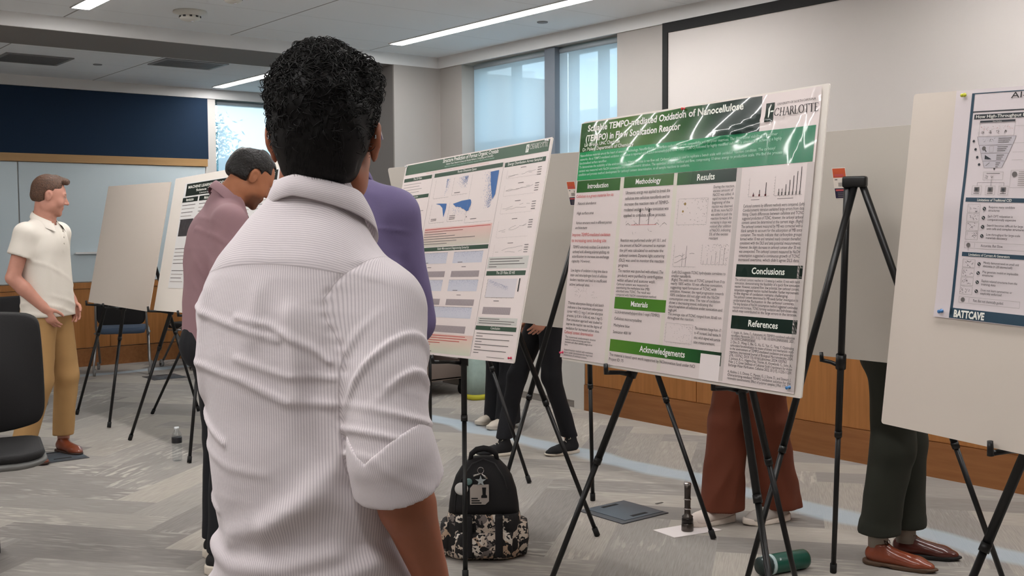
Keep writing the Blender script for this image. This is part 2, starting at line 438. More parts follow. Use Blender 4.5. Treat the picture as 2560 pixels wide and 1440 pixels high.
def window(n, x0, x1, y0, y1, z0, z1, axis, muls, rails):
    """axis 'x': pane lies in a plane of constant x"""
    f = MB(); g = 0.05
    if axis == 'x':
        f.box((x0, y0, z0), (x1, y0+g, z1)); f.box((x0, y1-g, z0), (x1, y1, z1)); f.box((x0, y0+g, z0), (x1, y1-g, z0+g)); f.box((x0, y0+g, z1-g), (x1, y1-g, z1))
        for q in muls: f.box((x0+0.002, q-0.03, z0+g), (x1-0.002, q+0.03, z1-g))
        for q in rails: f.box((x0+0.004, y0+g, q-0.03), (x1-0.004, y1-g, q+0.03))
        pm = (x0+x1)/2; p = MB().box((pm-0.004, y0+g, z0+g), (pm+0.004, y1-g, z1-g))
    else:
        f.box((x0, y0, z0), (x0+g, y1, z1)); f.box((x1-g, y0, z0), (x1, y1, z1)); f.box((x0+g, y0, z0), (x1-g, y1, z0+g)); f.box((x0+g, y0, z1-g), (x1-g, y1, z1))
        for q in muls: f.box((q-0.03, y0+0.002, z0+g), (q+0.03, y1-0.002, z1-g))
        for q in rails: f.box((x0+g, y0+0.004, q-0.03), (x1-g, y1-0.004, q+0.03))
        pm = (y0+y1)/2; p = MB().box((x0+g, pm-0.004, z0+g), (x1-g, pm+0.004, z1-g))
    r = bpy.data.objects.new('window_%d' % n, None); COL.objects.link(r); r.location = ((x0+x1)/2, (y0+y1)/2, z0); struct(r)
    reparent(f.build('window_frame', M_frame), r); reparent(p.build('window_glass', M_glass), r)
window(1, XR+0.17, XR+0.25, 7.015, 8.16, 0.95, ZB, 'x', [7.62], [2.22])
window(2, XR+0.17, XR+0.25, 6.13, 6.885, 0.95, ZB, 'x', [6.5], [2.22])
window(3, 5.22, 7.3, YB+0.15, YB+0.23, 0.85, ZB, 'y', [6.3], [])
def shade(label, lo, hi, axis, m, fold=0.0):
    r = empty('roller_shade', ((lo[0]+hi[0])/2, (lo[1]+hi[1])/2, hi[2]), label, 'window shade')
    if axis == 'x':
        x = lo[0]
        a = MB().box((x, lo[1], lo[2]+0.03), (x+0.002, hi[1], hi[2]-0.05)).build('shade_fabric', m)
        b = MB().tube([(x+0.02, lo[1], hi[2]-0.03), (x+0.02, hi[1], hi[2]-0.03)], 0.025, 12).build('roller', M_frame)
        c = MB().rbox((x-0.004, lo[1], lo[2]), (x+0.008, hi[1], lo[2]+0.03), 0.003).build('hem_bar', M_frame)
    else:
        y = lo[1]
        a = MB().box((lo[0], y, lo[2]+0.03), (hi[0], y+0.002, hi[2]-0.05)).build('shade_fabric', m)
        b = MB().tube([(lo[0], y+0.02, hi[2]-0.03), (hi[0], y+0.02, hi[2]-0.03)], 0.025, 12).build('roller', M_frame)
        c = MB().rbox((lo[0], y-0.004, lo[2]), (hi[0], y+0.008, lo[2]+0.03), 0.003).build('hem_bar', M_frame)
    for q in (a, b, c): reparent(q, r)
shade('sheer pale roller shade on the far window of the right wall', (XR+0.06, 7.03, 1.2), (XR+0.06, 8.05, ZB-0.005), 'x', M_shade)
shade('sheer pale roller shade on the window nearest the projection screen', (XR+0.06, 6.15, 1.2), (XR+0.06, 6.87, ZB-0.005), 'x', M_shade)
shade('sheer roller shade over the window in the back alcove', (5.28, YB+0.08, 1.0), (7.25, YB+0.08, ZB-0.005), 'y', M_shade2)

# what stands outside
bd = empty('building', (17, 12, 0), 'pale building seen hazily through the right wall windows', 'building')
reparent(MB().box((14, 11.5, -3), (24, 30, 3.35)).box((13.8, 11.3, 3.35), (24.2, 30, 3.6)).build('wall', mat('pale_stone', (225, 228, 228), 0.8)), bd)
for i in range(8):
    for z in (0.0, 2.0): reparent(MB().box((13.97, 12.5+i*2, z), (14.02, 13.4+i*2, z+1.0)).build('window', mat('dark_pane', (150, 170, 185), 0.2)), bd)
pass
def leafy(name, x, y, z0, h, r, label, seed, n=1500, leafc=(52, 84, 88)):
    rg = random.Random(seed)
    t = empty(name, (x, y, z0), label, 'tree', 'trees outside the windows')
    reparent(MB().tube([(x, y, z0), (x+0.1, y, z0+h*0.4), (x, y+0.1, z0+h*0.7)], [0.16, 0.12, 0.05], 8).build('trunk', mat('bark', (70, 55, 45), 0.9)), t)
    m = MB(); cl = []
    for i in range(26):
        a = rg.uniform(0, 2*PI); u = rg.uniform(-1, 1); rr = r*rg.uniform(0.3, 1.0)
        cl.append((x+rr*math.cos(a)*math.sqrt(1-u*u), y+rr*math.sin(a)*math.sqrt(1-u*u), z0+h*0.68+u*h*0.3))
    for i in range(n):
        cx, cy, cz = rg.choice(cl); d = Vector((rg.gauss(0,1), rg.gauss(0,1), rg.gauss(0,0.7))) * r*0.17
        p = Vector((cx, cy, cz)) + d; a = Vector((rg.gauss(0,1), rg.gauss(0,1), rg.gauss(0,1))).normalized(); b = a.orthogonal().normalized(); s = rg.uniform(0.03, 0.065)
        m.add([p-a*s, p+b*s*0.5, p+a*s, p-b*s*0.5], [(0,1,2,3)])
    reparent(m.build('foliage', mat('leaf_green', leafc, 0.7)), t)
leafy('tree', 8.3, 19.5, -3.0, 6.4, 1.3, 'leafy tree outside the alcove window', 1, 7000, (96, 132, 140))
leafy('tree', 12.2, 11.2, -3.0, 6.5, 1.1, 'leafy tree outside the window beside the projection screen', 2, 2600)
struct(MB().box((-30, -30, -3.2), (60, 60, -3.05)).build('trim_10', mat('ground_outside', (120, 130, 110), 0.9)))

# ceiling fittings
M_lamp = mat('lamp_diffuser', (255, 255, 255), 0.5, emit=(255, 252, 250), estr=LAMP)
M_lampf = mat('lamp_frame', (210, 210, 210), 0.5)
def strip(x, y0, y1, label):
    r = empty('ceiling_light', (x, (y0+y1)/2, ZC), label, 'ceiling light', 'linear ceiling lights')
    w = 0.062
    f = MB(); f.box((x-w-0.008, y0-0.01, ZC-0.008), (x-w, y1+0.01, ZC+0.0)); f.box((x+w, y0-0.01, ZC-0.008), (x+w+0.008, y1+0.01, ZC+0.0))
    f.box((x-w, y0-0.01, ZC-0.008), (x+w, y0, ZC)); f.box((x-w, y1, ZC-0.008), (x+w, y1+0.01, ZC))
    d = MB(); d.prism(rrect(2*w, y1-y0, 0.04, 5, x, (y0+y1)/2), ZC-0.006, ZC-0.0005)
    reparent(f.build('housing', M_lampf), r); reparent(d.build('diffuser', M_lamp), r)
strip(5.165, 4.45, 8.08, 'long linear ceiling light nearest the right wall windows')
strip(2.52, 4.45, 8.08, 'linear ceiling light at the upper left, left of the smoke detector')
strip(5.15, 9.75, 11.75, 'linear ceiling light in the alcove above the dark haired man')
for x, y in ((5.165, -0.3), (2.52, -0.3), (-0.12, 4.45), (-0.12, -0.3), (-2.75, 4.45), (-2.75, -0.3)):
    strip(x, y, y+3.63, 'linear ceiling light behind or beside the camera')
M_plast = mat('white_plastic', (216, 214, 206), 0.4)
def detector(x, y, label, s=1.0):
    r = empty('smoke_detector', (x, y, ZC), label, 'smoke detector')
    reparent(MB().lathe([(0.001, 0), (0.095*s, 0), (0.097*s, -0.012), (0.07*s, -0.022), (0.062*s, -0.03), (0.060*s, -0.034)], 28, M=Matrix.Translation((x, y, ZC))).build('base', M_plast), r)
    reparent(MB().lathe([(0.058*s, -0.034), (0.060*s, -0.05), (0.052*s, -0.062), (0.03*s, -0.07), (0.0, -0.072)], 28, M=Matrix.Translation((x, y, ZC))).build('cap', M_plast), r)
    for k in range(10):
        a = 2*PI*k/10; Rm = Matrix.Translation((x, y, ZC-0.042)) @ Matrix.Rotation(a, 4, 'Z')
        reparent(MB().box((0.054*s, -0.009, -0.006), (0.0625*s, 0.009, 0.006), M=Rm).build('vent_slot', mat('slot_dark', (60, 60, 58), 0.6)), r)
    reparent(MB().lathe([(0.0, -0.0745), (0.01, -0.0735), (0.011, -0.070)], 12, M=Matrix.Translation((x+0.01, y-0.01, ZC))).build('indicator', mat('clear_lens', (235, 235, 245), 0.05)), r)
detector(3.19, 7.74, 'white round smoke detector on the ceiling near the beam', 1.25)
detector(3.17, 6.96, 'smoke detector cut off by the top edge of the photo', 1.0)
for x, y, l in ((5.51, 6.53, 'small round sprinkler cover on the ceiling by the right wall'), (3.51, 10.78, 'small round sprinkler cover on the alcove ceiling')):
    tag(MB().lathe([(0.0, -0.008), (0.04, -0.007), (0.043, 0)], 24, M=Matrix.Translation((x, y, ZC-0.0005))).build('sprinkler_cover', mat('cover_grey', (150, 152, 155), 0.5)), l, 'sprinkler', 'sprinkler covers')
def vent(x0, x1, y0, y1, label):
    r = empty('air_vent', ((x0+x1)/2, (y0+y1)/2, ZC), label, 'vent')
    f = MB(); g = 0.03
    f.box((x0, y0, ZC-0.01), (x0+g, y1, ZC-0.001)); f.box((x1-g, y0, ZC-0.01), (x1, y1, ZC-0.001)); f.box((x0+g, y0, ZC-0.01), (x1-g, y0+g, ZC-0.001)); f.box((x0+g, y1-g, ZC-0.01), (x1-g, y1, ZC-0.001))
    reparent(f.build('frame', mat('vent_grey', (140, 140, 140), 0.5)), r)
    reparent(MB().box((x0+g, y0+g, ZC-0.003), (x1-g, y1-g, ZC-0.001)).build('backing', mat('vent_dark', (70, 71, 72), 0.7)), r)
    n = int((y1-y0-2*g)/0.035); s = MB()
    for k in range(n):
        yy = y0+g+(k+0.5)*(y1-y0-2*g)/n; s.box((x0+g, yy-0.008, ZC-0.009), (x1-g, yy+0.008, ZC-0.004))
    reparent(s.build('louvres', mat('vent_slat', (118, 119, 120), 0.5)), r)
vent(2.62, 3.21, 10.5, 11.06, 'square grey louvred vent in the alcove ceiling, the left of two')
vent(3.88, 4.5, 10.0, 10.47, 'grey louvred vent in the alcove ceiling, the right one half behind the beam')
# ------------------------------------------------------------------ foam boards, posters, easels
M_foam = mat('foam_board', (214, 203, 192), 0.75)
M_foamw = mat('foam_board_bright', (226, 219, 210), 0.7)
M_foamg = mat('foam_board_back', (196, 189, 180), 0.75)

def board_matrix(cx, cy, cz, yaw, tilt, roll=0.0):
    """bottom centre of a leaning board; local x right, y up along the board, z out of its face"""
    u = Vector((math.cos(yaw), math.sin(yaw), 0)); n = Vector((math.sin(yaw), -math.cos(yaw), 0))
    v = Vector((0, 0, 1))*math.cos(tilt) - n*math.sin(tilt)
    u2 = u*math.cos(roll) + v*math.sin(roll); v2 = -u*math.sin(roll) + v*math.cos(roll); w = u2.cross(v2)
    return Matrix(((u2.x, v2.x, w.x, cx), (u2.y, v2.y, w.y, cy), (u2.z, v2.z, w.z, cz), (0, 0, 0, 1)))

def foam_board(M, w, h, label, m, group=None, r=0.008, bow=0.0):
    mb = MB(); T = 0.005
    poly = rrect(w, h, r, 3, 0, h/2)
    mb.prism(poly, -T, 0.0)
    o = mb.build('foam_board', m, matrix=M)
    return tag(o, label, 'board', group)

_fc = {}
def glyphs(s, bold=0.0):
    key = (s, bold)
    if key in _fc: return _fc[key]
    cu = bpy.data.curves.new('t', 'FONT'); cu.body = s; cu.size = 1.0; cu.resolution_u = 2; cu.offset = bold
    ob = bpy.data.objects.new('t', cu)
    COL.objects.link(ob)
    dg = bpy.context.evaluated_depsgraph_get()
    me = bpy.data.meshes.new_from_object(ob.evaluated_get(dg))
    v = np.zeros(len(me.vertices)*3); me.vertices.foreach_get('co', v); v = v.reshape(-1, 3)
    f = [tuple(p.vertices) for p in me.polygons]
    bpy.data.objects.remove(ob); bpy.data.curves.remove(cu); bpy.data.meshes.remove(me)
    w = (v[:, 0].max() if len(v) else 0)
    _fc[key] = (v, f, w); return _fc[key]

class Sheet:
    """a printed sheet: everything printed on it is one mesh, coordinates u to the right, v down in metres"""
    def __init__(s, w, h, wave=None, mats=None):
        s.w = w; s.h = h; s.mb = MB(); s.mats = []; s.names = {}; s.g = 0.012; s.cache = {}; s.fn = wave
    def knot(s, i, j):
        if (i, j) not in s.cache: s.cache[(i, j)] = s.fn(i*s.g, j*s.g)
        return s.cache[(i, j)]
    def wave(s, u, v):
        if s.fn is None: return 0.0
        a = u/s.g; b = v/s.g; i = math.floor(a); j = math.floor(b); a -= i; b -= j
        return (s.knot(i, j)*(1-a)+s.knot(i+1, j)*a)*(1-b) + (s.knot(i, j+1)*(1-a)+s.knot(i+1, j+1)*a)*b
    def mi(s, m):
        if m.name not in s.names: s.names[m.name] = len(s.mats); s.mats.append(m)
        return s.names[m.name]
    def P(s, u, v, lay): return (u, -v, s.wave(u, v) + lay*0.00045)
    def rect(s, u0, v0, u1, v1, m, lay=1, step=0.03, skew=0.0):
        if s.fn is None: us = [u0, u1]; vs = [v0, v1]
        else:
            us = [u0]+[k*s.g for k in range(math.floor(u0/s.g)+1, math.ceil(u1/s.g)) if u0+1e-4 < k*s.g < u1-1e-4]+[u1]
            vs = [v0]+[k*s.g for k in range(math.floor(v0/s.g)+1, math.ceil(v1/s.g)) if v0+1e-4 < k*s.g < v1-1e-4]+[v1]
        nu = len(us)-1; nv = len(vs)-1; V = [s.P(a_, b_, lay) for b_ in vs for a_ in us]; F = []
        for j in range(nv):
            for i in range(nu):
                a = j*(nu+1)+i; F.append((a, a+nu+1, a+nu+2, a+1))
        s.mb.add(V, F, s.mi(m), True)
    def poly(s, pts, m, lay=2):
        s.mb.add([s.P(u, v, lay) for u, v in pts], [tuple(range(len(pts)))], s.mi(m))
    def line(s, u0, v0, u1, v1, m, t=0.001, lay=2):
        d = Vector((u1-u0, v1-v0)); L = d.length
        if L < 1e-6: return
        n = Vector((-d.y, d.x))/L*t/2
        s.mb.add([s.P(u0+n.x, v0+n.y, lay), s.P(u1+n.x, v1+n.y, lay), s.P(u1-n.x, v1-n.y, lay), s.P(u0-n.x, v0-n.y, lay)], [(0, 1, 2, 3)], s.mi(m))
    def frame(s, u0, v0, u1, v1, m, t=0.001, lay=2):
        s.line(u0, v0, u1, v0, m, t, lay); s.line(u1, v0, u1, v1, m, t, lay); s.line(u1, v1, u0, v1, m, t, lay); s.line(u0, v1, u0, v0, m, t, lay)
    def text(s, st, u, v, size, m, width=None, align='l', lay=3, bold=0.0, rot=0.0, slant=0.0):
        """v is the baseline"""
        V, F, w = glyphs(st, bold)
        if not len(V): return
        sx = size if width is None else width/max(w, 1e-6)
        tot = w*sx
        off = {'l': 0, 'c': -tot/2, 'r': -tot}[align]
        c, sn = math.cos(rot), math.sin(rot)
        out = []
        for x, y, z in V:
            X = x*sx + off + slant*y*size; Y = -y*size
            out.append(s.P(u + c*X - sn*Y, v + sn*X + c*Y, lay))
        s.mb.add(out, F, s.mi(m))
    def para(s, lines, u, v, lead, size, m, width=None, lay=3, slant=0.0, fill=0.97):
        rg = random.Random(len(lines)+int(u*1000))
        for k, l in enumerate(lines):
            if l:
                w = None
                if width is not None:
                    V, F, gw = glyphs(l); w = min(width, gw*size*1.0) if gw*size > width else gw*size
                s.text(l, u, v+lead*k, size, m, width=w, lay=lay, slant=slant)
        return v + lead*len(lines)
    def dot(s, u, v, r, m, lay=2, n=10):
        s.mb.add([s.P(u+r*math.cos(2*PI*k/n), v+r*math.sin(2*PI*k/n), lay) for k in range(n)], [tuple(range(n-1, -1, -1))], s.mi(m))
    def build(s, name, M, label, cat='poster', group=None):
        # fix winding so every printed face looks outwards
        V = s.mb.v; F = []
        for f in s.mb.f:
            a, b, c = (Vector(V[i]) for i in f[:3])
            if (b-a).cross(c-a).z < 0: f = tuple(reversed(f))
            F.append(f)
        o = new_obj(name, V, F, s.mats, fmat=s.mb.m, matrix=M)
        o.data.polygons.foreach_set('use_smooth', s.mb.sm)
        return tag(o, label, cat, group)

INK = mat('ink_black', (38, 36, 36), 0.6)
INKG = mat('ink_grey', (105, 100, 98), 0.6)
INKL = mat('ink_light_grey', (160, 152, 148), 0.6)
INKR = mat('ink_red', (196, 52, 48), 0.6)
INKW = mat('ink_white', (236, 236, 228), 0.5)
INKB = mat('ink_blue', (62, 108, 168), 0.6)
PAPER = mat('poster_paper', (226, 214, 210), 0.35, spec=0.5, coat=0.15)
PAPG = mat('poster_grey', (206, 196, 192), 0.4)
def gradmat(name, stops, axis=0, a=0.0, b=1.0, rough=0.35, coat=0.0):
    m = bpy.data.materials.new(name); m.use_nodes = True; nt = m.node_tree; p = nt.nodes['Principled BSDF']
    p.inputs['Roughness'].default_value = rough; p.inputs['Coat Weight'].default_value = coat; p.inputs['Coat Roughness'].default_value = 0.05
    tc = nt.nodes.new('ShaderNodeTexCoord'); sx = nt.nodes.new('ShaderNodeSeparateXYZ'); nt.links.new(tc.outputs['Object'], sx.inputs[0])
    mr = nt.nodes.new('ShaderNodeMapRange'); mr.inputs['From Min'].default_value = a; mr.inputs['From Max'].default_value = b
    nt.links.new(sx.outputs[axis], mr.inputs['Value'])
    r = nt.nodes.new('ShaderNodeValToRGB'); e = r.color_ramp.elements
    e[0].position = stops[0][0]; e[0].color = lin(stops[0][1]); e[1].position = stops[-1][0]; e[1].color = lin(stops[-1][1])
    for ps_, c in stops[1:-1]: e.new(ps_).color = lin(c)
    nt.links.new(mr.outputs[0], r.inputs['Fac']); nt.links.new(r.outputs[0], p.inputs['Base Color'])
    return m

def serif_text(S, word, u, v, size, m, lay=3):
    """roman capitals with thick and thin strokes and serifs: CHARLOTTE"""
    s = size; t = 0.13*s; th = 0.055*s; x = u
    def L(a, b, c, d, w): S.line(x+a*s, v-b*s, x+c*s, v-d*s, m, w, lay)
    def arc(cx, cy, rx, ry, a0, a1, n=14, w=None):
        for k in range(n):
            p0 = math.radians(a0+(a1-a0)*k/n); p1 = math.radians(a0+(a1-a0)*(k+1.15)/n)
            mid = (p0+p1)/2; ww = th + (t-th)*abs(math.cos(mid))
            L(cx+rx*math.cos(p0), cy+ry*math.sin(p0), cx+rx*math.cos(p1), cy+ry*math.sin(p1), ww)
    for i, c in enumerate(word):
        adv = 0.8
        if c == 'C': arc(.42, .5, .36, .46, 45, 318); L(.67, .66, .69, .92, th); L(.67, .10, .72, .30, th); adv = .82
        elif c == 'H': L(.16, 0, .16, 1, t); L(.66, 0, .66, 1, t); L(.16, .5, .66, .5, th); [L(q-.12, h_, q+.12, h_, th) for q in (.16, .66) for h_ in (.02, .98)]; adv = .86
        elif c == 'A': L(.05, 0, .36, 1, th); L(.34, 1, .68, 0, t); L(.17, .36, .52, .36, th); L(-.04, .02, .17, .02, th); L(.56, .02, .80, .02, th); adv = .76
        elif c == 'R': L(.16, 0, .16, 1, t); L(.04, .02, .28, .02, th); L(.04, .98, .36, .98, th); arc(.34, .74, .22, .24, 90, -90); L(.16, .5, .36, .5, th); L(.38, .5, .74, 0, t); adv = .74
        elif c == 'L': L(.16, 0, .16, 1, t); L(.04, .98, .28, .98, th); L(.04, .02, .60, .02, th); L(.60, 0, .62, .2, th); adv = .66
        elif c == 'O': arc(.46, .5, .38, .47, 0, 360, 20); adv = .95
        elif c == 'T': L(.36, 0, .36, 1, t); L(.02, .97, .70, .97, th); L(.02, 1, .0, .8, th); L(.70, 1, .72, .8, th); L(.24, .02, .48, .02, th); adv = .74
        elif c == 'E': L(.16, 0, .16, 1, t); L(.04, .98, .58, .98, th); L(.16, .5, .48, .5, th); L(.04, .02, .60, .02, th); L(.58, 1, .59, .8, th); L(.60, 0, .62, .22, th); adv = .66
        x += adv*s
    return x

def crown_logo(S, u, v, h, m, m2, lay=3):
    """upright rounded emblem with a pale blade in it"""
    w = h*0.62
    pts = [(u+w*a, v+h*b) for a, b in ((.18,0),(1,0),(1,.30),(.72,.36),(.70,.22),(.36,.22),(.34,.82),(.66,.80),(.66,.58),(.48,.58),(.48,.44),(1,.44),(.98,.86),(.84,1),(0,1),(0,.16))]
    S.rect(u, v, u+w, v+h, m, lay)
    S.poly([(u+w*.40, v+h*.98), (u+w*.34, v+h*.30), (u+w*.60, v+h*.06), (u+w*.66, v+h*.12), (u+w*.52, v+h*.34), (u+w*.55, v+h*.55)], m2, lay+1)
    S.rect(u+w*.60, v+h*.42, u+w*.98, v+h*.50, m2, lay+1)

def plot(S, u0, v0, u1, v1, m=None, ticks=6, seed=0, kind='line', mc=None, t=0.0009):
    m = m or INKG; rg = random.Random(seed)
    S.line(u0, v0, u0, v1, m, t); S.line(u0, v1, u1, v1, m, t)
    for k in range(ticks):
        uu = u0+(u1-u0)*(k+.5)/ticks; S.line(uu, v1, uu, v1+0.004, m, t)
        vv = v0+(v1-v0)*(k+.5)/ticks; S.line(u0-0.004, vv, u0, vv, m, t)
    W = u1-u0; Hh = v1-v0; mc = mc or m
    if kind == 'line':
        for q in range(2):
            pu, pv = u0+W*.05, v0+Hh*rg.uniform(.5, .9)
            for k in range(8):
                nu = u0+W*(.05+.85*(k+1)/8); nv = max(v0+Hh*.1, pv-Hh*rg.uniform(-.05, .12))
                if rg.random() < .75: S.line(pu, pv, nu, nv, mc, t*1.3)
                pu, pv = nu, nv
    elif kind == 'bars':
        n = 9
        for k in range(n):
            hh = Hh*(0.1+0.85*((k+1)/n)**1.6); uu = u0+W*(k+.7)/(n+.6); S.rect(uu-0.0018, v1-hh, uu+0.0018, v1, mc, 2)
    elif kind == 'scatter':
        for k in range(60):
            uu = u0+W*rg.random()**.5; vv = v0+Hh*rg.random()**1.6; S.dot(uu, vv, 0.0012, mc, 2, 5)
    elif kind == 'hist':
        n = 26
        for k in range(n):
            uu = u0+W*(k+.5)/n; hh = Hh*(.55+.2*rg.random()); S.line(uu, v1-hh, uu, v1, mc, W/n*.7)

M_leg = mat('easel_black', (13, 13, 14), 0.38, spec=0.5)
M_rub = mat('rubber_black', (18, 18, 18), 0.8)
def easel(label, apex, feet, hooks=(), group='black folding tripod easels', r=0.0135, hl=0.15, hook_dir=(-1, 0, 0), zhook=0.9, joints=True):
    """apex and three feet in metres; hooks = which legs carry a board holder"""
    A = Vector(apex)
    cx = sum(f[0] for f in feet)/3; cy = sum(f[1] for f in feet)/3
    e = empty('easel', (cx, cy, 0), label, 'easel', group)
    hd = MB(); ax = (Vector(feet[1])-Vector(feet[0])); ax.z = 0; ax.normalize()
    pr = ax.cross(Vector((0, 0, 1)))
    M = Matrix(((ax.x, pr.x, 0, A.x), (ax.y, pr.y, 0, A.y), (0, 0, 1, A.z), (0, 0, 0, 1)))
    hd.rbox((-0.045, -0.02, -0.03), (0.045, 0.02, 0.012), 0.008, M=M)
    reparent(hd.build('head', M_leg), e)
    for i, f in enumerate(feet):
        F = Vector(f); off = {0: -0.028, 1: 0.028, 2: 0.0}[i]
        T = A + ax*off + Vector((0, 0, -0.02)) + (pr*(-0.0) if i < 2 else pr*0.0)
        d = (F-T); L = d.length; d.normalize(); mb = MB()
        mid = T + d*(L*0.62)
        mb.tube([T, mid], r, 10); mb.tube([mid, F - d*0.02], r*0.80, 10)
        mb.tube([mid-d*0.022, mid+d*0.004], r*1.12, 10)
        leg = reparent(mb.build('leg', M_leg), e)
        ft = MB().tube([F-d*0.045, F-d*0.004+Vector((0, 0, 0.0))], r*1.05, 10).build('rubber_foot', M_rub)
        bpy.context.view_layer.update(); ft.parent = leg; ft.matrix_parent_inverse = leg.matrix_world.inverted()
        if i in hooks:
            t = (zhook - T.z)/(F.z - T.z) ; P = T.lerp(F, t); hdv = Vector(hook_dir).normalized()
            hb = MB()
            hb.tube([P-d*0.03, P+d*0.03], r*1.5, 10)
            hb.tube([P-Vector((0, 0, 0.02)), P+hdv*hl*0.5-Vector((0, 0, 0.006)), P+hdv*hl-Vector((0, 0, 0.0))], [0.010, 0.008, 0.008], 8)
            hb.tube([P+hdv*hl-Vector((0, 0, 0.006)), P+hdv*(hl+0.004)+Vector((0, 0, 0.032))], [0.009, 0.0075], 8)
            reparent(hb.build('board_holder', M_leg), e)
    return e

# row nearest the camera: boards face the camera side (-x)
R = math.radians
w_, h_ = 1.22, 0.915
MG = board_matrix(2.668, 2.536, 0.986, -1.690, 0.125, 0.011)      # green poster
MC = board_matrix(2.692, 3.922, 0.930, -1.661, 0.243, 0.045)      # crystals poster
MB1 = board_matrix(2.717, 8.071, 0.910, -1.549, 0.198, -0.004)    # blank board, far left
MB2 = board_matrix(2.705, 6.457, 0.952, -1.591, 0.203, 0.030)      # board with the black headed poster
MA = board_matrix(2.638, 1.121, 0.916, -1.649, 0.085, -0.037)        # big board at the right edge
foam_board(MB1, w_, h_, 'blank cream foam board on the far left easel beside the man in white polo', M_foam)
foam_board(MB2, 1.75, h_, 'cream foam board behind the man in mauve shirt with a black headed poster', M_foamw)
foam_board(MC, w_, h_, 'white foam board edge behind the poster on organic crystals', M_foamw)
foam_board(MG, w_, h_, 'white foam board behind the glossy green headed poster', M_foamw, r=0.006)
foam_board(MA, w_, h_, 'large cream foam board cut off by the right edge of the photo', M_foam)
# row behind, backs to the camera
MBK1 = board_matrix(3.83, 5.22, 0.93, R(90), -0.0, 0.0)
def back_board(cy, label, zb=0.935, xb=3.90, tilt=0.225, h_=0.945):
    yaw = R(90)      # face looks to +x, top leans to -x
    M = board_matrix(xb, cy, zb, yaw, tilt)
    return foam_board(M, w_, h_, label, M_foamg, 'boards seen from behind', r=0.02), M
bb3, MK3 = back_board(2.50, 'blank back of a foam board on the easel right of the green poster')
bb2, MK2 = back_board(4.09, 'back of a foam board between the crystals poster and the green poster')
bb1, MK1 = back_board(5.33, 'back of a foam board whose corner shows beside the purple shirted back', xb=3.94)

easel('black tripod easel holding the far left blank board', (3.0, 8.42, 1.72), [(2.67, 8.94, 0), (2.675, 8.19, 0), (3.485, 8.46, 0)], (0, 1), zhook=0.892, hl=0.15)
easel('black tripod easel under the board with the black headed poster', (3.0, 6.99, 1.74), [(2.63, 7.62, 0), (2.66, 6.63, 0), (3.52, 6.9, 0)], (0, 1), zhook=0.925, hl=0.16)
easel('black tripod easel holding the poster on organic crystals', (2.97, 4.12, 1.72), [(2.68, 4.72, 0), (2.66, 3.67, 0), (3.54, 3.80, 0)], (0, 1), zhook=0.905, hl=0.165)
easel('black tripod easel holding the glossy green headed poster', (2.95, 2.60, 1.62), [(2.646, 3.177, 0), (2.65, 2.00, 0), (3.42, 2.52, 0)], (0, 1), zhook=0.965, hl=0.135)
easel('black tripod easel holding the big board at the right edge', (3.02, 1.16, 1.66), [(2.62, 1.64, 0), (2.62, 0.62, 0), (3.5, 1.1, 0)], (0, 1), zhook=0.915, hl=0.20)
easel('bare black tripod easel behind the second board from the left', (3.62, 7.62, 1.74), [(3.145, 8.58, 0), (4.05, 7.3, 0), (3.2, 7.0, 0)])
easel('black tripod easel standing behind the crystals poster on its left', (3.70, 5.42, 1.72), [(4.106, 6.05, 0), (3.973, 4.84, 0), (3.22, 5.75, 0)], (0,), hook_dir=(1, 0.3, 0), hl=0.07)
easel('black tripod easel between the crystals poster and the green poster', (3.72, 4.05, 1.70), [(3.979, 4.31, 0), (3.93, 3.412, 0), (3.2, 4.2, 0)], (0,), hook_dir=(-0.3, 1, 0), hl=0.07)
easel('black tripod easel with its head showing right of the green poster', (3.62, 2.455, 1.66), [(3.94, 2.755, 0), (4.18, 2.10, 0), (3.25, 2.70, 0)], (0,), hook_dir=(-0.2, 1, 0), zhook=0.94, hl=0.08)

# price stickers on the backs of two boards
def sticker(M, u, v, label):
    S = Sheet(0.06, 0.12)
    Wh = mat('sticker_white', (226, 216, 206), 0.4); Or = mat('sticker_orange', (198, 88, 54), 0.4); Nv = mat('sticker_navy', (34, 30, 58), 0.4); Rd = mat('sticker_red', (188, 84, 84), 0.4)
    S.rect(0, 0, 0.062, 0.125, Wh, 0); S.rect(0.002, 0.003, 0.060, 0.040, Or, 1); S.rect(0.008, 0.026, 0.05, 0.036, Rd, 2)
    S.rect(0.002, 0.083, 0.060, 0.123, Nv, 1); S.rect(0.007, 0.087, 0.056, 0.094, Rd, 2)
    for k in range(9): S.line(0.024+k*0.003, 0.060, 0.024+k*0.003, 0.076, INKG, 0.0012 if k % 3 else 0.002)
    S.rect(0.008, 0.046, 0.02, 0.050, INKG, 2); S.rect(0.046, 0.048, 0.050, 0.058, INKG, 2)
    for k in range(3): S.rect(0.014, 0.100+k*0.007, 0.046-k*0.004, 0.103+k*0.007, INKG, 2)
    # on the back of the board: turn the board frame round
    Mt = M @ Matrix.Translation((u, v, -0.0058)) @ Matrix.Rotation(PI, 4, 'Y')
    S.build('price_sticker', Mt, label, 'sticker', 'price stickers on board backs')
sticker(MK3, 0.127, 0.80, 'orange and navy price sticker left of the right hand easel head')
sticker(MK2, 0.130, 0.80, 'orange and navy price sticker peeking out left of the green poster')
# ------------------------------------------------------------------ printed posters
def onboard(M, w, h, z=0.0015): return M @ Matrix.Translation((-w/2, h, z))

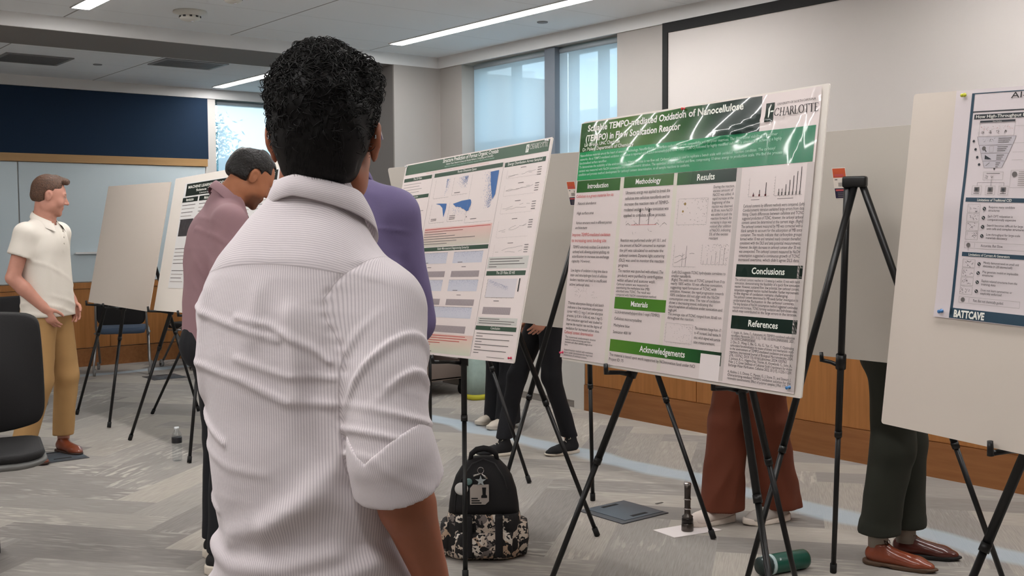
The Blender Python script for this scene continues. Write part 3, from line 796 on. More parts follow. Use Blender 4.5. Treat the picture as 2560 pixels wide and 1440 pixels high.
# ---- the glossy green headed poster
def wave_green(u, v):
    top = math.exp(-(v/0.16)**2)
    z = 0.0035 + 0.0022*math.sin(u*9.0+1.0)*top + 0.0016*math.sin(u*23+v*30)*top
    z += 0.006*max(0, 1-abs(u-0.60)/0.10)*max(0, 1-v/0.16)                    # pinned pucker under the red tack
    z += 0.004*math.exp(-((v-0.10-0.05*math.sin(u*4.4-0.8))/0.006)**2)*math.exp(-((u-0.85)/0.28)**2)
    z += 0.005*math.exp(-((u+0.35*v-0.10)/0.02)**2)*math.exp(-((v-0.10)/0.04)**2)
    z += 0.002*math.exp(-((u-(1.03-0.12*v))/0.008)**2)*(1-v/0.95) + 0.0025*math.exp(-((u-(1.17-0.28*v))/0.009)**2)*max(0, 1-v/0.5)
    z += 0.0012*math.sin(u*5+v*3)
    return max(z, 0.0006)
GL = dict(rough=0.22, coat=0.9)
PG_paper = mat('laminated_paper', (226, 213, 210), 0.28, spec=0.5, coat=0.45)
PG_gut = mat('laminated_grey', (200, 190, 186), 0.28, coat=0.45)
PG_head = gradmat('print_green_header', [(0, (28, 84, 26)), (0.3, (72, 110, 36)), (0.62, (34, 90, 34)), (0.82, (14, 48, 38)), (1, (12, 36, 32))], 0, 0.0, 0.96, 0.22, 0.8)
PG_teal = gradmat('print_teal', [(0, (34, 158, 92)), (0.5, (24, 140, 86)), (1, (10, 118, 78))], 0, 0.0, 1.19, 0.25, 0.5)
PG_hdr1 = gradmat('print_green_title', [(0, (34, 92, 26)), (1, (48, 98, 24))], 0, 0.0, 0.57, 0.25, 0.5)
PG_hdr2 = gradmat('print_green_dark', [(0, (36, 92, 34)), (0.5, (10, 50, 30)), (1, (6, 34, 26))], 0, 0.58, 0.88, 0.25, 0.5)
PG_dark = mat('print_dark_green', (12, 36, 28), 0.25, coat=0.5)
PG_lime = gradmat('print_lime', [(0, (84, 134, 38)), (0.35, (66, 124, 34)), (0.75, (24, 86, 36)), (1, (8, 38, 22))], 0, 0.30, 0.88, 0.25, 0.5)
PG_lime2 = mat('print_lime_flat', (74, 128, 38), 0.25, coat=0.5)
PG_mint = mat('print_mint', (178, 222, 200), 0.5)
S = Sheet(1.22, 0.915, wave_green)
S.rect(-0.004, 0.006, 1.196, 0.905, PG_paper, 0, 0.018)
S.rect(0.0, 0.008, 0.955, 0.119, PG_head, 1, 0.012)
S.rect(0.0, 0.119, 1.187, 0.227, PG_teal, 1, 0.02)
S.text('Scalable TEMPO-mediated Oxidation of Nanocellulose', 0.045, 0.042, 0.034, INKW, width=0.835, bold=0.025)
S.text('(TEMPO) in Flow Sonication Reactor', 0.035, 0.080, 0.034, INKW, width=0.55, bold=0.025)
S.text('Lab Group, UNC Charlotte', 0.03, 0.099, 0.018, INKW, width=0.22, bold=0.01)
S.text('Dr. Poler, Department of Chemistry', 0.02, 0.116, 0.018, INKW, width=0.31, bold=0.01)
crown_logo(S, 0.975, 0.034, 0.058, PG_dark, INKW)
S.text('UNIVERSITY OF NORTH CAROLINA', 1.022, 0.044, 0.010, INK, width=0.155)
serif_text(S, 'CHARLOTTE', 1.016, 0.078, 0.0250, INK)
abst = ['Nanocellulose materials are at the heart of emerging technology. Nanofibrillation and surface oxidation improve compatibility with polymer matrices. The dimensional stability and polymer',
        'networks. An at TEMPO-mediated oxidation of cellulose is reported with 2,2,6,6-tetramethylpiperidine. 1-oxyl (TEMPO) followed by highly modified cellulose is obtained for achieving a highly',
        'functionalized surface nanofiber.',
        'To demonstrate the scalability of the environment the TEMPO process is run flow cell. Carboxyl content is used in replicate a bench scale with oxidation reaction condition. The carboxyl',
        'content was measured with NaOH consumption and conductometric titration. The optimized titration method and flow, compressing 10 times energy to production scale. We find the process',
        'condition and process method development for carboxyl content determination, so all sample reactions to conform.']
for k_, t_ in enumerate(abst): S.text(t_, 0.008, 0.137+0.0145*k_, 0.0135, PG_mint, width=min(1.165, glyphs(t_)[2]*0.0135), bold=0.012)
def header(u0, v0, u1, v1, m, t, s=0.030, b=0.02): 
    S.rect(u0, v0, u1, v1, m, 1, 0.04); S.text(t, (u0+u1)/2, (v0+v1)/2+s*0.33, s, INKW, align='c', bold=b)
header(0.004, 0.229, 0.275, 0.274, PG_hdr1, 'Introduction', 0.026)
header(0.297, 0.228, 0.570, 0.268, PG_hdr1, 'Methodology', 0.026)
header(0.588, 0.228, 0.873, 0.270, PG_hdr2, 'Results', 0.030)
for u in (0.2755, 0.5705, 0.874): S.rect(u, 0.229, u+0.020 if u < .8 else u+0.022, 0.90, PG_gut if u > .8 else mat('print_cream', (220, 214, 200), 0.28, coat=0.4), 0.5, 0.05)
S.rect(1.168, 0.229, 1.196, 0.90, PG_gut, 1, 0.05)
sz = 0.0165; ld = 0.0205
S.text('Cellulose is a green material for its', 0.006, 0.294, 0.017, INKR, width=0.235, slant=0.15)
S.para(['Natural abundance', '', 'High surface area', '', 'Various structure result in different porous', 'architecture'], 0.02, 0.321, 0.0185, 0.0155, INK, width=0.225, slant=0.12)
S.para(['Improve TEMPO-mediated oxidation', 'to increasing ionic binding site'], 0.004, 0.441, 0.022, 0.018, INKR, width=0.24)
S.para(['TEMPO selectively oxidizes C-6 alcohol to', 'carboxyl acid, allowing polymer-grafting, via', 'esterification to increase ion-exchange', 'capacity. However,', '',
        'Low degree of oxidation in long time due to', 'inter- and intra-hydrogen bond of cellulose', 'hinders reaction and lead to insufficient', 'active carboxyl sites.'], 0.016, 0.487, 0.0178, 0.0158, INK, width=0.232)
def chem(u, v, m, seed, n=14, W=0.13, Hh=0.06):
    rg = random.Random(seed)
    for k in range(n):
        a = u+W*rg.random(); b = v+Hh*rg.random(); S.line(a, b, a+0.012*rg.uniform(-1, 1), b+0.010*rg.uniform(-1, 1), m, 0.0009)
chem(0.05, 0.622, INKL, 1, 34, 0.15, 0.055)
S.para(['Thomas adsorption fitting of old batch', 'indicates a low maximum adsorption', '(q max = 44.0 ± 2.1 mg g-1) and slow adsorption', 'process, (q 0.36 ± 0.06 mL min-1 mg-1).', 'Flow sonication approach was studied to',
        'improve the reaction rate and the degree of', 'oxidation for increased active sites.'], 0.018, 0.700, 0.0160, 0.0150, INK, width=0.225)
S.text('Carboxyl content determination', 0.010, 0.812, 0.0175, INKR, width=0.185)
S.para(['The conventional conductometric titration', 'method is time-consuming and labor', 'intensive and often exhibits large error', 'bars.', '', 'Inspect/monitor method with methylene', 'blue is under development for improved', 'examination of carboxyl content.'], 0.02, 0.828, 0.0098, 0.0112, INK, width=0.21)
S.para(['Ultrasonic energy was applied to break the', 'cellulose into cellulose nanofibrils and to', 'increase the reaction rate of TEMPO-', 'mediated oxidation. Follow sonication was', 'applied to simulate a flow process.'], 0.312, 0.291, 0.0205, 0.0168, INK, width=0.245)
S.line(0.36, 0.402, 0.50, 0.402, INKR, 0.0012)
for u in (0.405, 0.455): S.line(u, 0.402, u, 0.352, INKG, 0.0025); S.poly([(u-0.005, 0.357), (u+0.005, 0.357), (u, 0.343)], INK, 3)
for u in (0.33, 0.375, 0.49, 0.53): S.line(u, 0.402, u+0.012, 0.396, INK, 0.0014); S.line(u+0.012, 0.396, u+0.024, 0.403, INKG, 0.0014)
chem(0.33, 0.375, INKG, 5, 12, 0.2, 0.055)
S.para(['Reaction was performed under pH 10.1, and', 'the amount of NaOH consumed to maintain', 'the pH was calculated to estimate the', 'carboxyl content. Dynamic light scattering', '(DLS) was used to monitor the reaction', 'progress.', '',
        'The reaction was quenched with ethanol. The', 'products were purified by centrifugation', 'within ethanol and acetone wash.', '', 'Carboxyl content was measured by', 'quantitating the methylene blue (MB)', 'adsorbed onto TCNC. The result was', 'compared with NaOH consumption method', 'and conductometric titration method.'], 0.308, 0.466, 0.0122*1.0, 0.0128, INK, width=0.25) if False else None
S.para(['Reaction was performed under pH 10.1, and', 'the amount of NaOH consumed to maintain', 'the pH was calculated to estimate the', 'carboxyl content. Dynamic light scattering', '(DLS) was used to monitor the reaction', 'progress.'], 0.308, 0.462, 0.0178, 0.0158, INK, width=0.25)
S.para(['The reaction was quenched with ethanol. The', 'products were purified by centrifugation', 'within ethanol and acetone wash.'], 0.310, 0.571, 0.0170, 0.0158, INK, width=0.25)
S.para(['Carboxyl content was measured by', 'quantitating the methylene blue (MB)', 'adsorbed onto TCNC. The result was', 'compared with NaOH consumption method'], 0.308, 0.618, 0.0125, 0.0125, INK, width=0.25)
header(0.305, 0.660, 0.588, 0.702, PG_lime2, 'Materials', 0.026)
S.para(['2,2,6,6-tetramethylpiperidine 1-oxyl (TEMPO)', 'Cellulose microcrystalline', 'Methylene blue', 'Sonicator 400 W'], 0.312, 0.718, 0.024, 0.0150, INK, width=0.25)
plot(S, 0.606, 0.318, 0.752, 0.405, INKL, 6, 2, 'scatter', INKG); S.frame(0.606, 0.318, 0.752, 0.405, INKL, 0.0008)
S.dot(0.640, 0.335, 0.005, mat('ink_olive', (150, 120, 60), 0.6)); S.dot(0.632, 0.36, 0.004, mat('ink_olive', (150, 120, 60), 0.6))
S.para(['During the reaction,', 'excess amount of', 'NaClO was added. A', 'rapid increase at the', 'beginning of the', 'reaction was observed.', 'At 30 min, more NaClO', 'was added to push the', 'reaction forward. An', 'increasing in slope was', 'noticed after addition', 'of NaClO, indicating', '5% of the excess', 'reactant'], 0.772, 0.288, 0.0128, 0.0130, INK, width=0.098)
plot(S, 0.606, 0.470, 0.720, 0.545, INKL, 5, 3, 'line', INKG); S.line(0.668, 0.545, 0.668, 0.475, INKG, 0.0016); S.line(0.650, 0.545, 0.650, 0.50, INKG, 0.0012)
plot(S, 0.745, 0.470, 0.868, 0.535, INKL, 8, 4, 'scatter', INKG)
for k in range(6): S.line(0.755+k*0.019, 0.535, 0.755+k*0.019, 0.535-0.012*(1+k*0.7), INKG, 0.0011)
S.para(['(Left) DLS suggests TCNC hydrolysate correlates to', 'smaller nanofibrils.', '(Right) The yield rate of TCNC jumped from 0 to', 'nearly 100% within 10 min effective sonication,', 'suggesting rapid formation of TCNC with', 'sonication. However, the rapid progression towards',
        '100% oxidation did not align with the NaOH', 'consumption over time. The rate of oxidation', 'shows a decreasing trend, indicating the', 'decarboxylation of cellulose under sonication and', 'high pH.', 'The average size of TCNC ranged from 30-60 nm', 'throughout the reaction.'], 0.604, 0.568, 0.0128, 0.0134, INK, width=0.262)
plot(S, 0.600, 0.735, 0.735, 0.798, INKL, 6, 6, 'scatter', INKL); S.frame(0.600, 0.735, 0.735, 0.798, INKL, 0.0008)
S.para(['The conversion change from -17', 'to -47 increased. Small residue, N', 'sites, which aligned with particle', 'size measurement.'], 0.745, 0.748, 0.0150, 0.0138, INK, width=0.125)
# acknowledgements band; the corner card beside it is left blank
header(0.300, 0.812, 0.881, 0.855, PG_lime, 'Acknowledgements', 0.030)
S.para(['This material is based upon work supported by NCInnovation fund under NCI', 'Project ID: 75'], 0.303, 0.872, 0.0165, 0.0150, INK, width=0.46)
S.rect(0.785, 0.822, 0.878, 0.905, mat('print_card', (232, 222, 220), 0.4), 2)
# right column
S.rect(0.905, 0.237, 0.925, 0.335, PG_paper, 1)
plot(S, 0.935, 0.262, 1.025, 0.322, INKL, 4, 7, 'x'); plot(S, 1.045, 0.262, 1.158, 0.322, INKL, 7, 8, 'x')
for k, hh in enumerate((.012, .020, .042)): S.rect(0.955+k*0.026, 0.322-hh, 0.9575+k*0.026, 0.322, INK, 2); S.rect(0.953+k*0.026, 0.315, 0.960+k*0.026, 0.322, mat('ink_maroon', (110, 50, 55), 0.6), 2)
for k in range(7): S.rect(1.062+k*0.0142, 0.322-0.020-0.0125*max(0, k-1), 1.0642+k*0.0142, 0.322, INK, 2); S.rect(1.0605+k*0.0142, 0.312, 1.0655+k*0.0142, 0.322, INKG, 2)
S.rect(0.948, 0.331, 0.985, 0.3325, INKG, 2); S.rect(1.06, 0.331, 1.125, 0.3325, INKG, 2)
S.para(['Carboxyl contents by different methods were compared. (Left)', 'Conductometric titration exhibited large errors from data', 'fitting. Clearly differences between cellulose and TCNC', 'suggested production of TCNC. However, the carboxyl carboxyl', 'content cannot be determined at the current stage. (Right)',
        'The carboxyl content measured by MB was corrected with a', 'blank sample to account for the adsorption of MB onto', 'container. The results indicate that carboxylate groups', 'formed within 10 min and remained nearly constant thereafter,', 'consistent with the DLS and zeta potential measurements.',
        'However, the slight decreases in carboxyl content after 30 min', 'was unexpected. The carboxyl content measured by NaOH', 'consumption suggested a continuous growth of TCNC', 'increased overtime, which didn\'t agree DLS data.'], 0.917, 0.355, 0.01285, 0.0138, INK, width=0.255)
header(0.911, 0.532, 1.188, 0.571, PG_dark, 'Conclusions', 0.028)
S.para(['The carboxyl content reaches to 1.0 mmol g-1 within 10 min with batch', 'sonication, demonstrating the feasibility of a quick flow sonication', 'reactor. However, sustained flow, low potential, low carboxyl content,', 'temperature suggested reaction reached thereafter. Further improvements', 'in the degree of oxidation remains challenging.',
        'The carboxyl content determined by MB needs further investigation to', 'understand the fluctuation in the carboxyl contents.', 'The long duration of NaOH consumption method suggested continuous', 'reaction and increase, TCNC forming oxidation and hydrolysate sites,', 'which may contributed to the large errors in the titration.'], 0.912, 0.584, 0.0108, 0.0122, INK, width=0.27)
header(0.911, 0.692, 1.186, 0.733, PG_dark, 'References', 0.028)
S.para(['1. Isogai, A., Saito, T., Fukuzumi, H. TEMPO-oxidized cellulose', 'nanofibers. Nanoscale 2011, 3 (1), 71-85. 10.1039/C0NR00583E. 2021,', '10.1039/C0NR00583E', '2. Cho, D., Wang, S., Bie, G., Xu, G., Yan, C., Yang, Y. Optimizing', 'carboxylate functionalization by means of kinetic and mechanistic study',
        'to the environment of TEMPO-mediated oxidation and assembly', 'reactions. International Journal of Biological Macromolecules 2024,', '276, 133762. DOI: 10.1016/j.ijbiomac.2024.133762', '3. Johnson, R. C., Higgins-Diaz, Thoren, A., Knowlands, C., Sohn, A.,', 'Poler, J. C. Green Synthesis of Cellulose Graft Copolymers for Anion',
        'Exchange Water Purification. Cellulose 2022, 30 (17), 11235-11259.', '', '4. Hlobley, L. S., Dineva, C., Maness, G., J. Stone, D., and Stewart, J.', 'Characterizing-oxidized TEMPO oxidation solution for the', 'renewable nanostructures. Effect of polymer samples. J Mol. 177-188.'], 0.917, 0.748, 0.0102, 0.0118, INK, width=0.265)
S.build('poster', onboard(MG, 1.22, 0.915), 'glossy science poster with bright green header and white titles, largest in the room')

# ---- the poster on organic crystals
C_hdr = mat('print_sage', (70, 98, 78), 0.4); C_bar = mat('print_forest', (52, 78, 62), 0.4)
C_pap = mat('poster_pink_white', (232, 220, 216), 0.4)
C_grey = mat('poster_pale_grey', (206, 204, 198), 0.4)
C_red = gradmat('print_rose_fade', [(0, (206, 204, 190)), (1, (228, 190, 182))], 1, -0.43, -0.34)
C_red2 = gradmat('print_rose_fade_low', [(0, (206, 210, 190)), (0.6, (226, 200, 186)), (1, (228, 180, 174))], 1, -0.905, -0.80)
C_line = mat('ink_rule', (120, 112, 108), 0.5)
S = Sheet(1.22, 0.915)
S.rect(0.0, 0.0, 1.22, 0.915, C_pap, 0, 0.2)
S.rect(0.012, 0.006, 1.208, 0.056, C_hdr, 1, 0.2)
S.text('Structure Prediction of Porous Organic Crystals', 0.60, 0.025, 0.026, INKW, width=0.47, align='c', bold=0.02)
S.text('Science Team, Research Group and Faculty Advisors, Computing and Chemistry', 0.60, 0.038, 0.012, INKW, width=0.40, align='c', bold=0.01)
S.text('Department of Computer Science, Department of Chemistry, University of North Carolina at Charlotte', 0.60, 0.048, 0.008, PG_mint, width=0.42, align='c')
crown_logo(S, 1.045, 0.013, 0.034, INKW, C_hdr); serif_text(S, 'CHARLOTTE', 1.072, 0.036, 0.0185, INKW); S.text('UNIVERSITY OF NORTH CAROLINA', 1.072, 0.017, 0.006, INKW, width=0.115)
S.text('This work was supported by the research program award at the University', 0.5, 0.066, 0.007, mat('ink_pink', (214, 160, 150), 0.6), width=0.55, align='c')
def bar(u0, v0, u1, v1, t): S.rect(u0, v0, u1, v1, C_bar, 1, 0.2); S.text(t, (u0+u1)/2, v1-(v1-v0)*0.28, (v1-v0)*0.85, INKW, align='c', bold=0.01)
bar(0.012, 0.074, 0.284, 0.092, 'The 2D Flake'); bar(0.309, 0.073, 0.888, 0.092, 'Pareto Dimension Space'); bar(0.904, 0.077, 1.200, 0.097, 'Energy Distribution Across Sampled')
bar(0.012, 0.165, 0.284, 0.182, 'Introduction'); 
for k, u in enumerate((0.296, 0.896)): S.line(u, 0.074, u, 0.905, C_line, 0.0015)
rg = random.Random(4)
for k in range(4): S.rect(0.018, 0.105+k*0.014, 0.018+rg.uniform(.15, .24), 0.1075+k*0.014, INKL, 1)
for k in range(30): S.rect(0.018, 0.20+k*0.022, 0.018+rg.uniform(.15, .25), 0.203+k*0.022, INKL, 1)
plot(S, 0.335, 0.105, 0.475, 0.195, INKL, 6, 1, 'none'); plot(S, 0.50, 0.105, 0.635, 0.190, INKL, 6, 1, 'none'); plot(S, 0.655, 0.105, 0.868, 0.325, INKL, 7, 1, 'none')
plot(S, 0.335, 0.222, 0.475, 0.312, INKL, 6, 1, 'none'); plot(S, 0.50, 0.222, 0.64, 0.312, INKL, 6, 1, 'none')
for k in range(150): S.dot(0.435+abs(rg.gauss(0, .012)), 0.108+abs(rg.gauss(0, .03)), 0.0011, INKB, 2, 5)
for k in range(260): S.dot(0.60-abs(rg.gauss(0, .03))+.02, 0.108+abs(rg.gauss(0, .02)), 0.0012, INKB, 2, 5)
S.poly([(0.80, 0.106), (0.866, 0.104), (0.868, 0.21), (0.852, 0.232), (0.840, 0.205), (0.820, 0.165)], INKB, 2)
for k in range(420): 
    b = rg.random(); S.dot(0.845-abs(rg.gauss(0, .04))*(1-b*.5), 0.106+b*0.16, 0.0014, INKB, 2, 5)
S.poly([(0.37, 0.222), (0.40, 0.2215), (0.47, 0.226), (0.4715, 0.25), (0.462, 0.29), (0.452, 0.272), (0.438, 0.245), (0.41, 0.229)], INKB, 2)
pts = [(0.527, 0.231), (0.60, 0.221), (0.668, 0.219)]; pts += [(0.68+.006*rg.uniform(-1, 1), 0.222+k*.012) for k in range(4)] + [(0.67-k*0.014, 0.274-k*0.004+rg.uniform(-.006, .006)) for k in range(10)]
S.poly(pts, INKB, 2)
for k in range(60): S.dot(rg.uniform(.53, .69), rg.uniform(.25, .285), 0.0013, INKB, 3, 5)
S.dot(0.665, 0.298, 0.003, INK, 3)
for u, v in ((.35, .30), (.35, .293), (.515, .285), (.515, .293), (.515, .30), (.52, .178), (.70, .308)): S.rect(u, v, u+.05, v+.0025, INKG, 2)
S.rect(0.31, 0.336, 0.886, 0.424, C_red, 1, 0.3)
for k, w in enumerate((.56, .34, .2, .28, .45, .3, .22)): S.rect(0.315, 0.342+k*0.0115, 0.315+w, 0.3445+k*0.0115, INKR if k == 0 else (INKG if k != 1 else mat('ink_brown', (150, 90, 80), 0.6)), 2)
bar(0.309, 0.428, 0.886, 0.446, 'Radar Microsecond Diagramming Sorted by')
def band(u0, v0, u1, v1, seed, m=INKB, n=260):
    r2 = random.Random(seed)
    S.rect(u0, v0, u1, v1, mat('print_haze', (206, 206, 216), 0.4), 1, 0.3)
    for k in range(n): S.dot(r2.uniform(u0, u1), v0+(v1-v0)*abs(r2.gauss(0, .3)) % (v1-v0) + 0, 0.0010, mat('ink_dust', (140, 146, 176), 0.6), 2, 4)
    S.line(u0, v0, u1, v0, INKG, 0.0008)
def teeth(u0, v0, u1, v1):
    S.rect(u0, v0, u1, v1, mat('print_mauve_grey', (176, 164, 166), 0.4), 1, 0.3); n = int((u1-u0)/0.0065)
    for k in range(n): S.line(u0+(k+.5)*(u1-u0)/n, v0+.003, u0+(k+.5)*(u1-u0)/n, v1, INKG, 0.0008, 2)
for r_, v in enumerate((0.455, 0.580)):
    band(0.33, v, 0.56, v+0.050, r_); band(0.615, v, 0.855, v+0.050, r_+5); teeth(0.33, v+0.085, 0.565, v+0.112); teeth(0.62, v+0.085, 0.85, v+0.112)
    for u in (.40, .70): S.rect(u, v+.066, u+.035, v+.0685, INKG, 2); S.rect(u-.04, v+.045, u, v+.0475, INKG, 2)
band(0.33, 0.700, 0.845, 0.748, 9, n=420); teeth(0.33, 0.782, 0.82, 0.812)
S.dot(0.42, 0.722, 0.004, INK, 3); S.rect(0.50, 0.765, 0.54, 0.7675, INKG, 2)
S.rect(0.31, 0.820, 0.890, 0.905, C_red2, 1, 0.3)
for k, w in enumerate((.50, .52, .46, .30, .22)): S.rect(0.33, 0.826+k*0.0105, 0.33+w, 0.8285+k*0.0105, INKR, 2)
for k, w in enumerate((.2, .2, .24)): S.rect(0.33, 0.880+k*0.0085, 0.33+w, 0.8825+k*0.0085, INK, 2)
v = 0.105
for k, hh in enumerate((0.052, 0.062, 0.062, 0.088, 0.075)):
    plot(S, 0.935, v+0.008, 1.165, v+hh-0.008, mat('ink_pale', (186, 174, 172), 0.6), 7, 30+k, 'line', INKG, 0.0007)
    S.rect(1.03, v+.002, 1.07, v+.0045, INKG, 2)
    for q in range(4): S.rect(1.155, v+.012+q*.010, 1.155+.028, v+.0145+q*.010, INKG, 2)
    v += hh + 0.014
S.rect(0.905, 0.484, 1.200, 0.534, C_grey, 1, 0.3)
for k, w in enumerate((.24, .22, .26, .06)): S.rect(0.918, 0.492+k*.011, 0.918+w, 0.495+k*.011, INKG, 2)
bar(0.909, 0.544, 1.196, 0.563, 'The 2D Flake 3D H5')
S.rect(0.93, 0.577, 1.145, 0.655, mat('print_haze2', (214, 208, 212), 0.4), 1, 0.3); plot(S, 0.93, 0.577, 1.145, 0.655, INKG, 6, 1, 'none')
for k in range(260): a = rg.random(); S.dot(0.94+a*.15, 0.580+a*.03+abs(rg.gauss(0, .010)), 0.0011, mat('ink_dust', (140, 146, 176), 0.6), 2, 4)
S.rect(1.160, 0.576, 1.168, 0.63, INK, 2)
S.rect(1.0, 0.668, 1.04, 0.671, INKG, 2); teeth(0.93, 0.695, 1.135, 0.725)
S.rect(0.905, 0.738, 1.196, 0.770, C_grey, 1, 0.3)
for k, w in enumerate((.15, .26, .24)): S.rect(0.918, 0.743+k*.009, 0.918+w, 0.7457+k*.009, INKG, 2)
bar(0.900, 0.774, 1.200, 0.792, 'Conclusion')
for k, w in enumerate((.27, .05, .25, .05, .25, .05, .24, .04)): S.rect(0.915, 0.804+k*0.0115, 0.915+w, 0.8067+k*0.0115, INKG, 2)
S.rect(1.02, 0.899, 1.15, 0.902, INKL, 2)
S.build('poster', onboard(MC, 1.22, 0.915), 'white science poster on porous organic crystals with sage green header and blue scatter plots')

# ---- the black headed poster behind the man in mauve
D_bar = mat('print_black_green', (30, 38, 34), 0.4); D_pap = mat('poster_cool_white', (222, 220, 218), 0.5)
S = Sheet(1.75, 0.915)
S.rect(0.20, 0.048, 1.66, 0.758, D_pap, 0, 0.2)
S.rect(0.24, 0.054, 1.62, 0.138, D_bar, 1)
S.text('MACHINE LEARNING MODELS FOR PREDICTING MATERIALS', 0.27, 0.087, 0.026, INKW, width=1.32, bold=0.02)
S.text('Science Team, Department of Chemistry', 0.42, 0.112, 0.022, INKW, width=0.95, bold=0.02); S.text('University of North Carolina at Charlotte', 0.48, 0.131, 0.016, INKW, width=0.8)
for i, u in enumerate((0.205, 0.495, 0.785, 1.075, 1.365)):
    S.rect(u, 0.148, u+0.265, 0.180, D_bar, 1); S.text(('Introduction', 'Methods', 'Training', 'Results', 'Conclusions')[i], u+0.13, 0.172, 0.026, INKW, align='c', bold=0.02)
    rg = random.Random(i)
    for k in range(22):
        if i == 0 and 4 < k < 11: continue
        if k % 6 == 5: continue
        S.rect(u+0.01, 0.198+k*0.0245, u+0.01+rg.uniform(.17, .24), 0.2025+k*0.0245, INKL if k % 2 else INKG, 1)
S.rect(0.225, 0.295, 0.45, 0.41, mat('print_dark_photo', (60, 56, 58), 0.5, noise=0.4, nscale=30), 2)
S.build('poster', onboard(MB2, 1.75, 0.915), 'white poster with black title bars behind the man in mauve shirt')

# ---- the poster at the right edge
E_bl = mat('print_slate_blue', (38, 66, 84), 0.35); E_pap = mat('poster_lilac_white', (216, 206, 208), 0.45); E_dk = mat('print_slate_dark', (46, 50, 56), 0.4)
def wave_e(u, v): return 0.0008+0.0035*math.exp(-((v-0.30-0.2*(u-.14))/0.06)**2)*max(0, 1-(u-.13)/0.30)+0.002*math.exp(-((v-0.6)/0.03)**2)
S = Sheet(1.22, 0.915, wave_e)
S.rect(0.133, 0.0, 1.05, 0.602, E_pap, 0, 0.02)
S.rect(0.180, 0.010, 0.188, 0.592, E_bl, 1, 0.02); S.rect(0.180, 0.010, 1.02, 0.0125, E_bl, 1, 0.03); S.rect(0.188, 0.0575, 1.02, 0.0605, E_dk, 1, 0.03); S.rect(0.180, 0.573, 1.02, 0.600, E_bl, 1, 0.02)
S.text('AI-Assisted Materials Discovery', 0.291, 0.029, 0.022, INK, width=0.44)
S.rect(0.193, 0.066, 0.58, 0.0785, E_dk, 1); S.text('How High-Throughput Helps Material Discovery', 0.198, 0.0762, 0.0115, INKW, width=0.27, bold=0.01)
S.rect(0.2115, 0.083, 0.309, 0.088, E_dk, 2); S.frame(0.2115, 0.083, 0.309, 0.123, INKL, 0.0006)
S.text('Open Database', 0.26, 0.0872, 0.004, INKW, align='c'); rg = random.Random(8)
for k in range(46): a = 0.216+rg.random()*.088; b = 0.096+rg.random()*.012; S.line(a, b, a+rg.uniform(-.003, .003), b+rg.uniform(-.003, .003), INKL if k % 4 else INKR, 0.0006)
for k in range(4):
    c = 0.222+k*0.021
    for q in range(9): S.line(c+rg.uniform(-.005, .005), 0.113+rg.uniform(-.005, .005), c+rg.uniform(-.005, .005), 0.113+rg.uniform(-.005, .005), INKG, 0.0007)
T = [(0.208, 0.125, 0.316, 0.146), (0.2155, 0.147, 0.308, 0.167), (0.2225, 0.168, 0.300, 0.187), (0.230, 0.188, 0.292, 0.205)]
pale = mat('print_funnel', (196, 190, 196), 0.4)
for k, (a, b, c, d) in enumerate(T):
    nx = 0.0068
    S.poly([(a, b), (a+nx, d), (c-nx, d), (c, b)], pale, 1); S.line(a, b, c, b, INKG, 0.0007); S.line(a, b, a+nx, d, INKG, 0.0006); S.line(c, b, c-nx, d, INKG, 0.0006)
    S.dot(a-0.009, (b+d)/2, 0.0035, E_dk, 2, 12)
    for q in range(3): S.rect((a+c)/2+0.006, b+0.004+q*0.005, c-0.012-q*0.003, b+0.0058+q*0.005, INKG, 2)
for q in range(16): a = 0.225+rg.random()*.032; b = 0.130+rg.random()*.011; S.line(a, b, a+rg.uniform(-.003, .003), b+rg.uniform(-.003, .003), INKG, 0.0008)
S.dot(0.230, 0.155, 0.0055, INKG, 2, 14); S.line(0.233, 0.158, 0.238, 0.164, INK, 0.002); S.frame(0.246, 0.150, 0.257, 0.165, INKL, 0.0007)
S.poly([(0.235, 0.172), (0.254, 0.183), (0.235, 0.183)], E_dk, 2); S.line(0.240, 0.200, 0.250, 0.192, INKG, 0.0015); S.poly([(0.262, 0.206), (0.268, 0.206), (0.265, 0.213)], INK, 2)
S.frame(0.236, 0.216, 0.291, 0.236, INKL, 0.0007); S.rect(0.245, 0.219, 0.282, 0.2205, INKG, 2)
for c in (0.246, 0.262): 
    for q in range(8): S.line(c+rg.uniform(-.005, .005), 0.229+rg.uniform(-.004, .004), c+rg.uniform(-.005, .005), 0.229+rg.uniform(-.004, .004), INKG, 0.0006)
S.line(0.222, 0.2435, 0.296, 0.2435, INKG, 0.0008); S.line(0.260, 0.236, 0.260, 0.252, INKG, 0.0008); S.line(0.222, 0.2435, 0.222, 0.252, INKG, 0.0008); S.line(0.296, 0.2435, 0.296, 0.252, INKG, 0.0008)
for c in (0.222, 0.260, 0.296):
    S.frame(c-0.013, 0.252, c+0.013, 0.275, INKL, 0.0007); S.rect(c-0.007, 0.255, c+0.007, 0.267, INKG, 2, 1); S.rect(c-0.004, 0.258, c+0.003, 0.264, E_dk, 3); S.rect(c-0.008, 0.2705, c+0.008, 0.272, INKG, 2)
for k, v in enumerate((0.100, 0.143, 0.166, 0.186)):
    S.line(0.31, v, 0.34, v, INKL, 0.0006); S.rect(0.345, v-0.003, 0.365, v-0.001, INKG, 2); S.rect(0.345, v+.001, 0.36, v+.003, INKG, 2)
S.frame(0.312, 0.212, 0.40, 0.256, INKL, 0.0007); S.dot(0.322, 0.222, 0.007, INKG, 2, 12)
for k in range(8): S.rect(0.333, 0.215+k*.0048, 0.395, 0.217+k*.0048, INKL, 2)
S.rect(0.194, 0.2825, 0.60, 0.2935, E_bl, 1); S.text('Limitations of Traditional CSD', 0.275, 0.2915, 0.0095, INKW, width=0.095, align='c', bold=0.01)
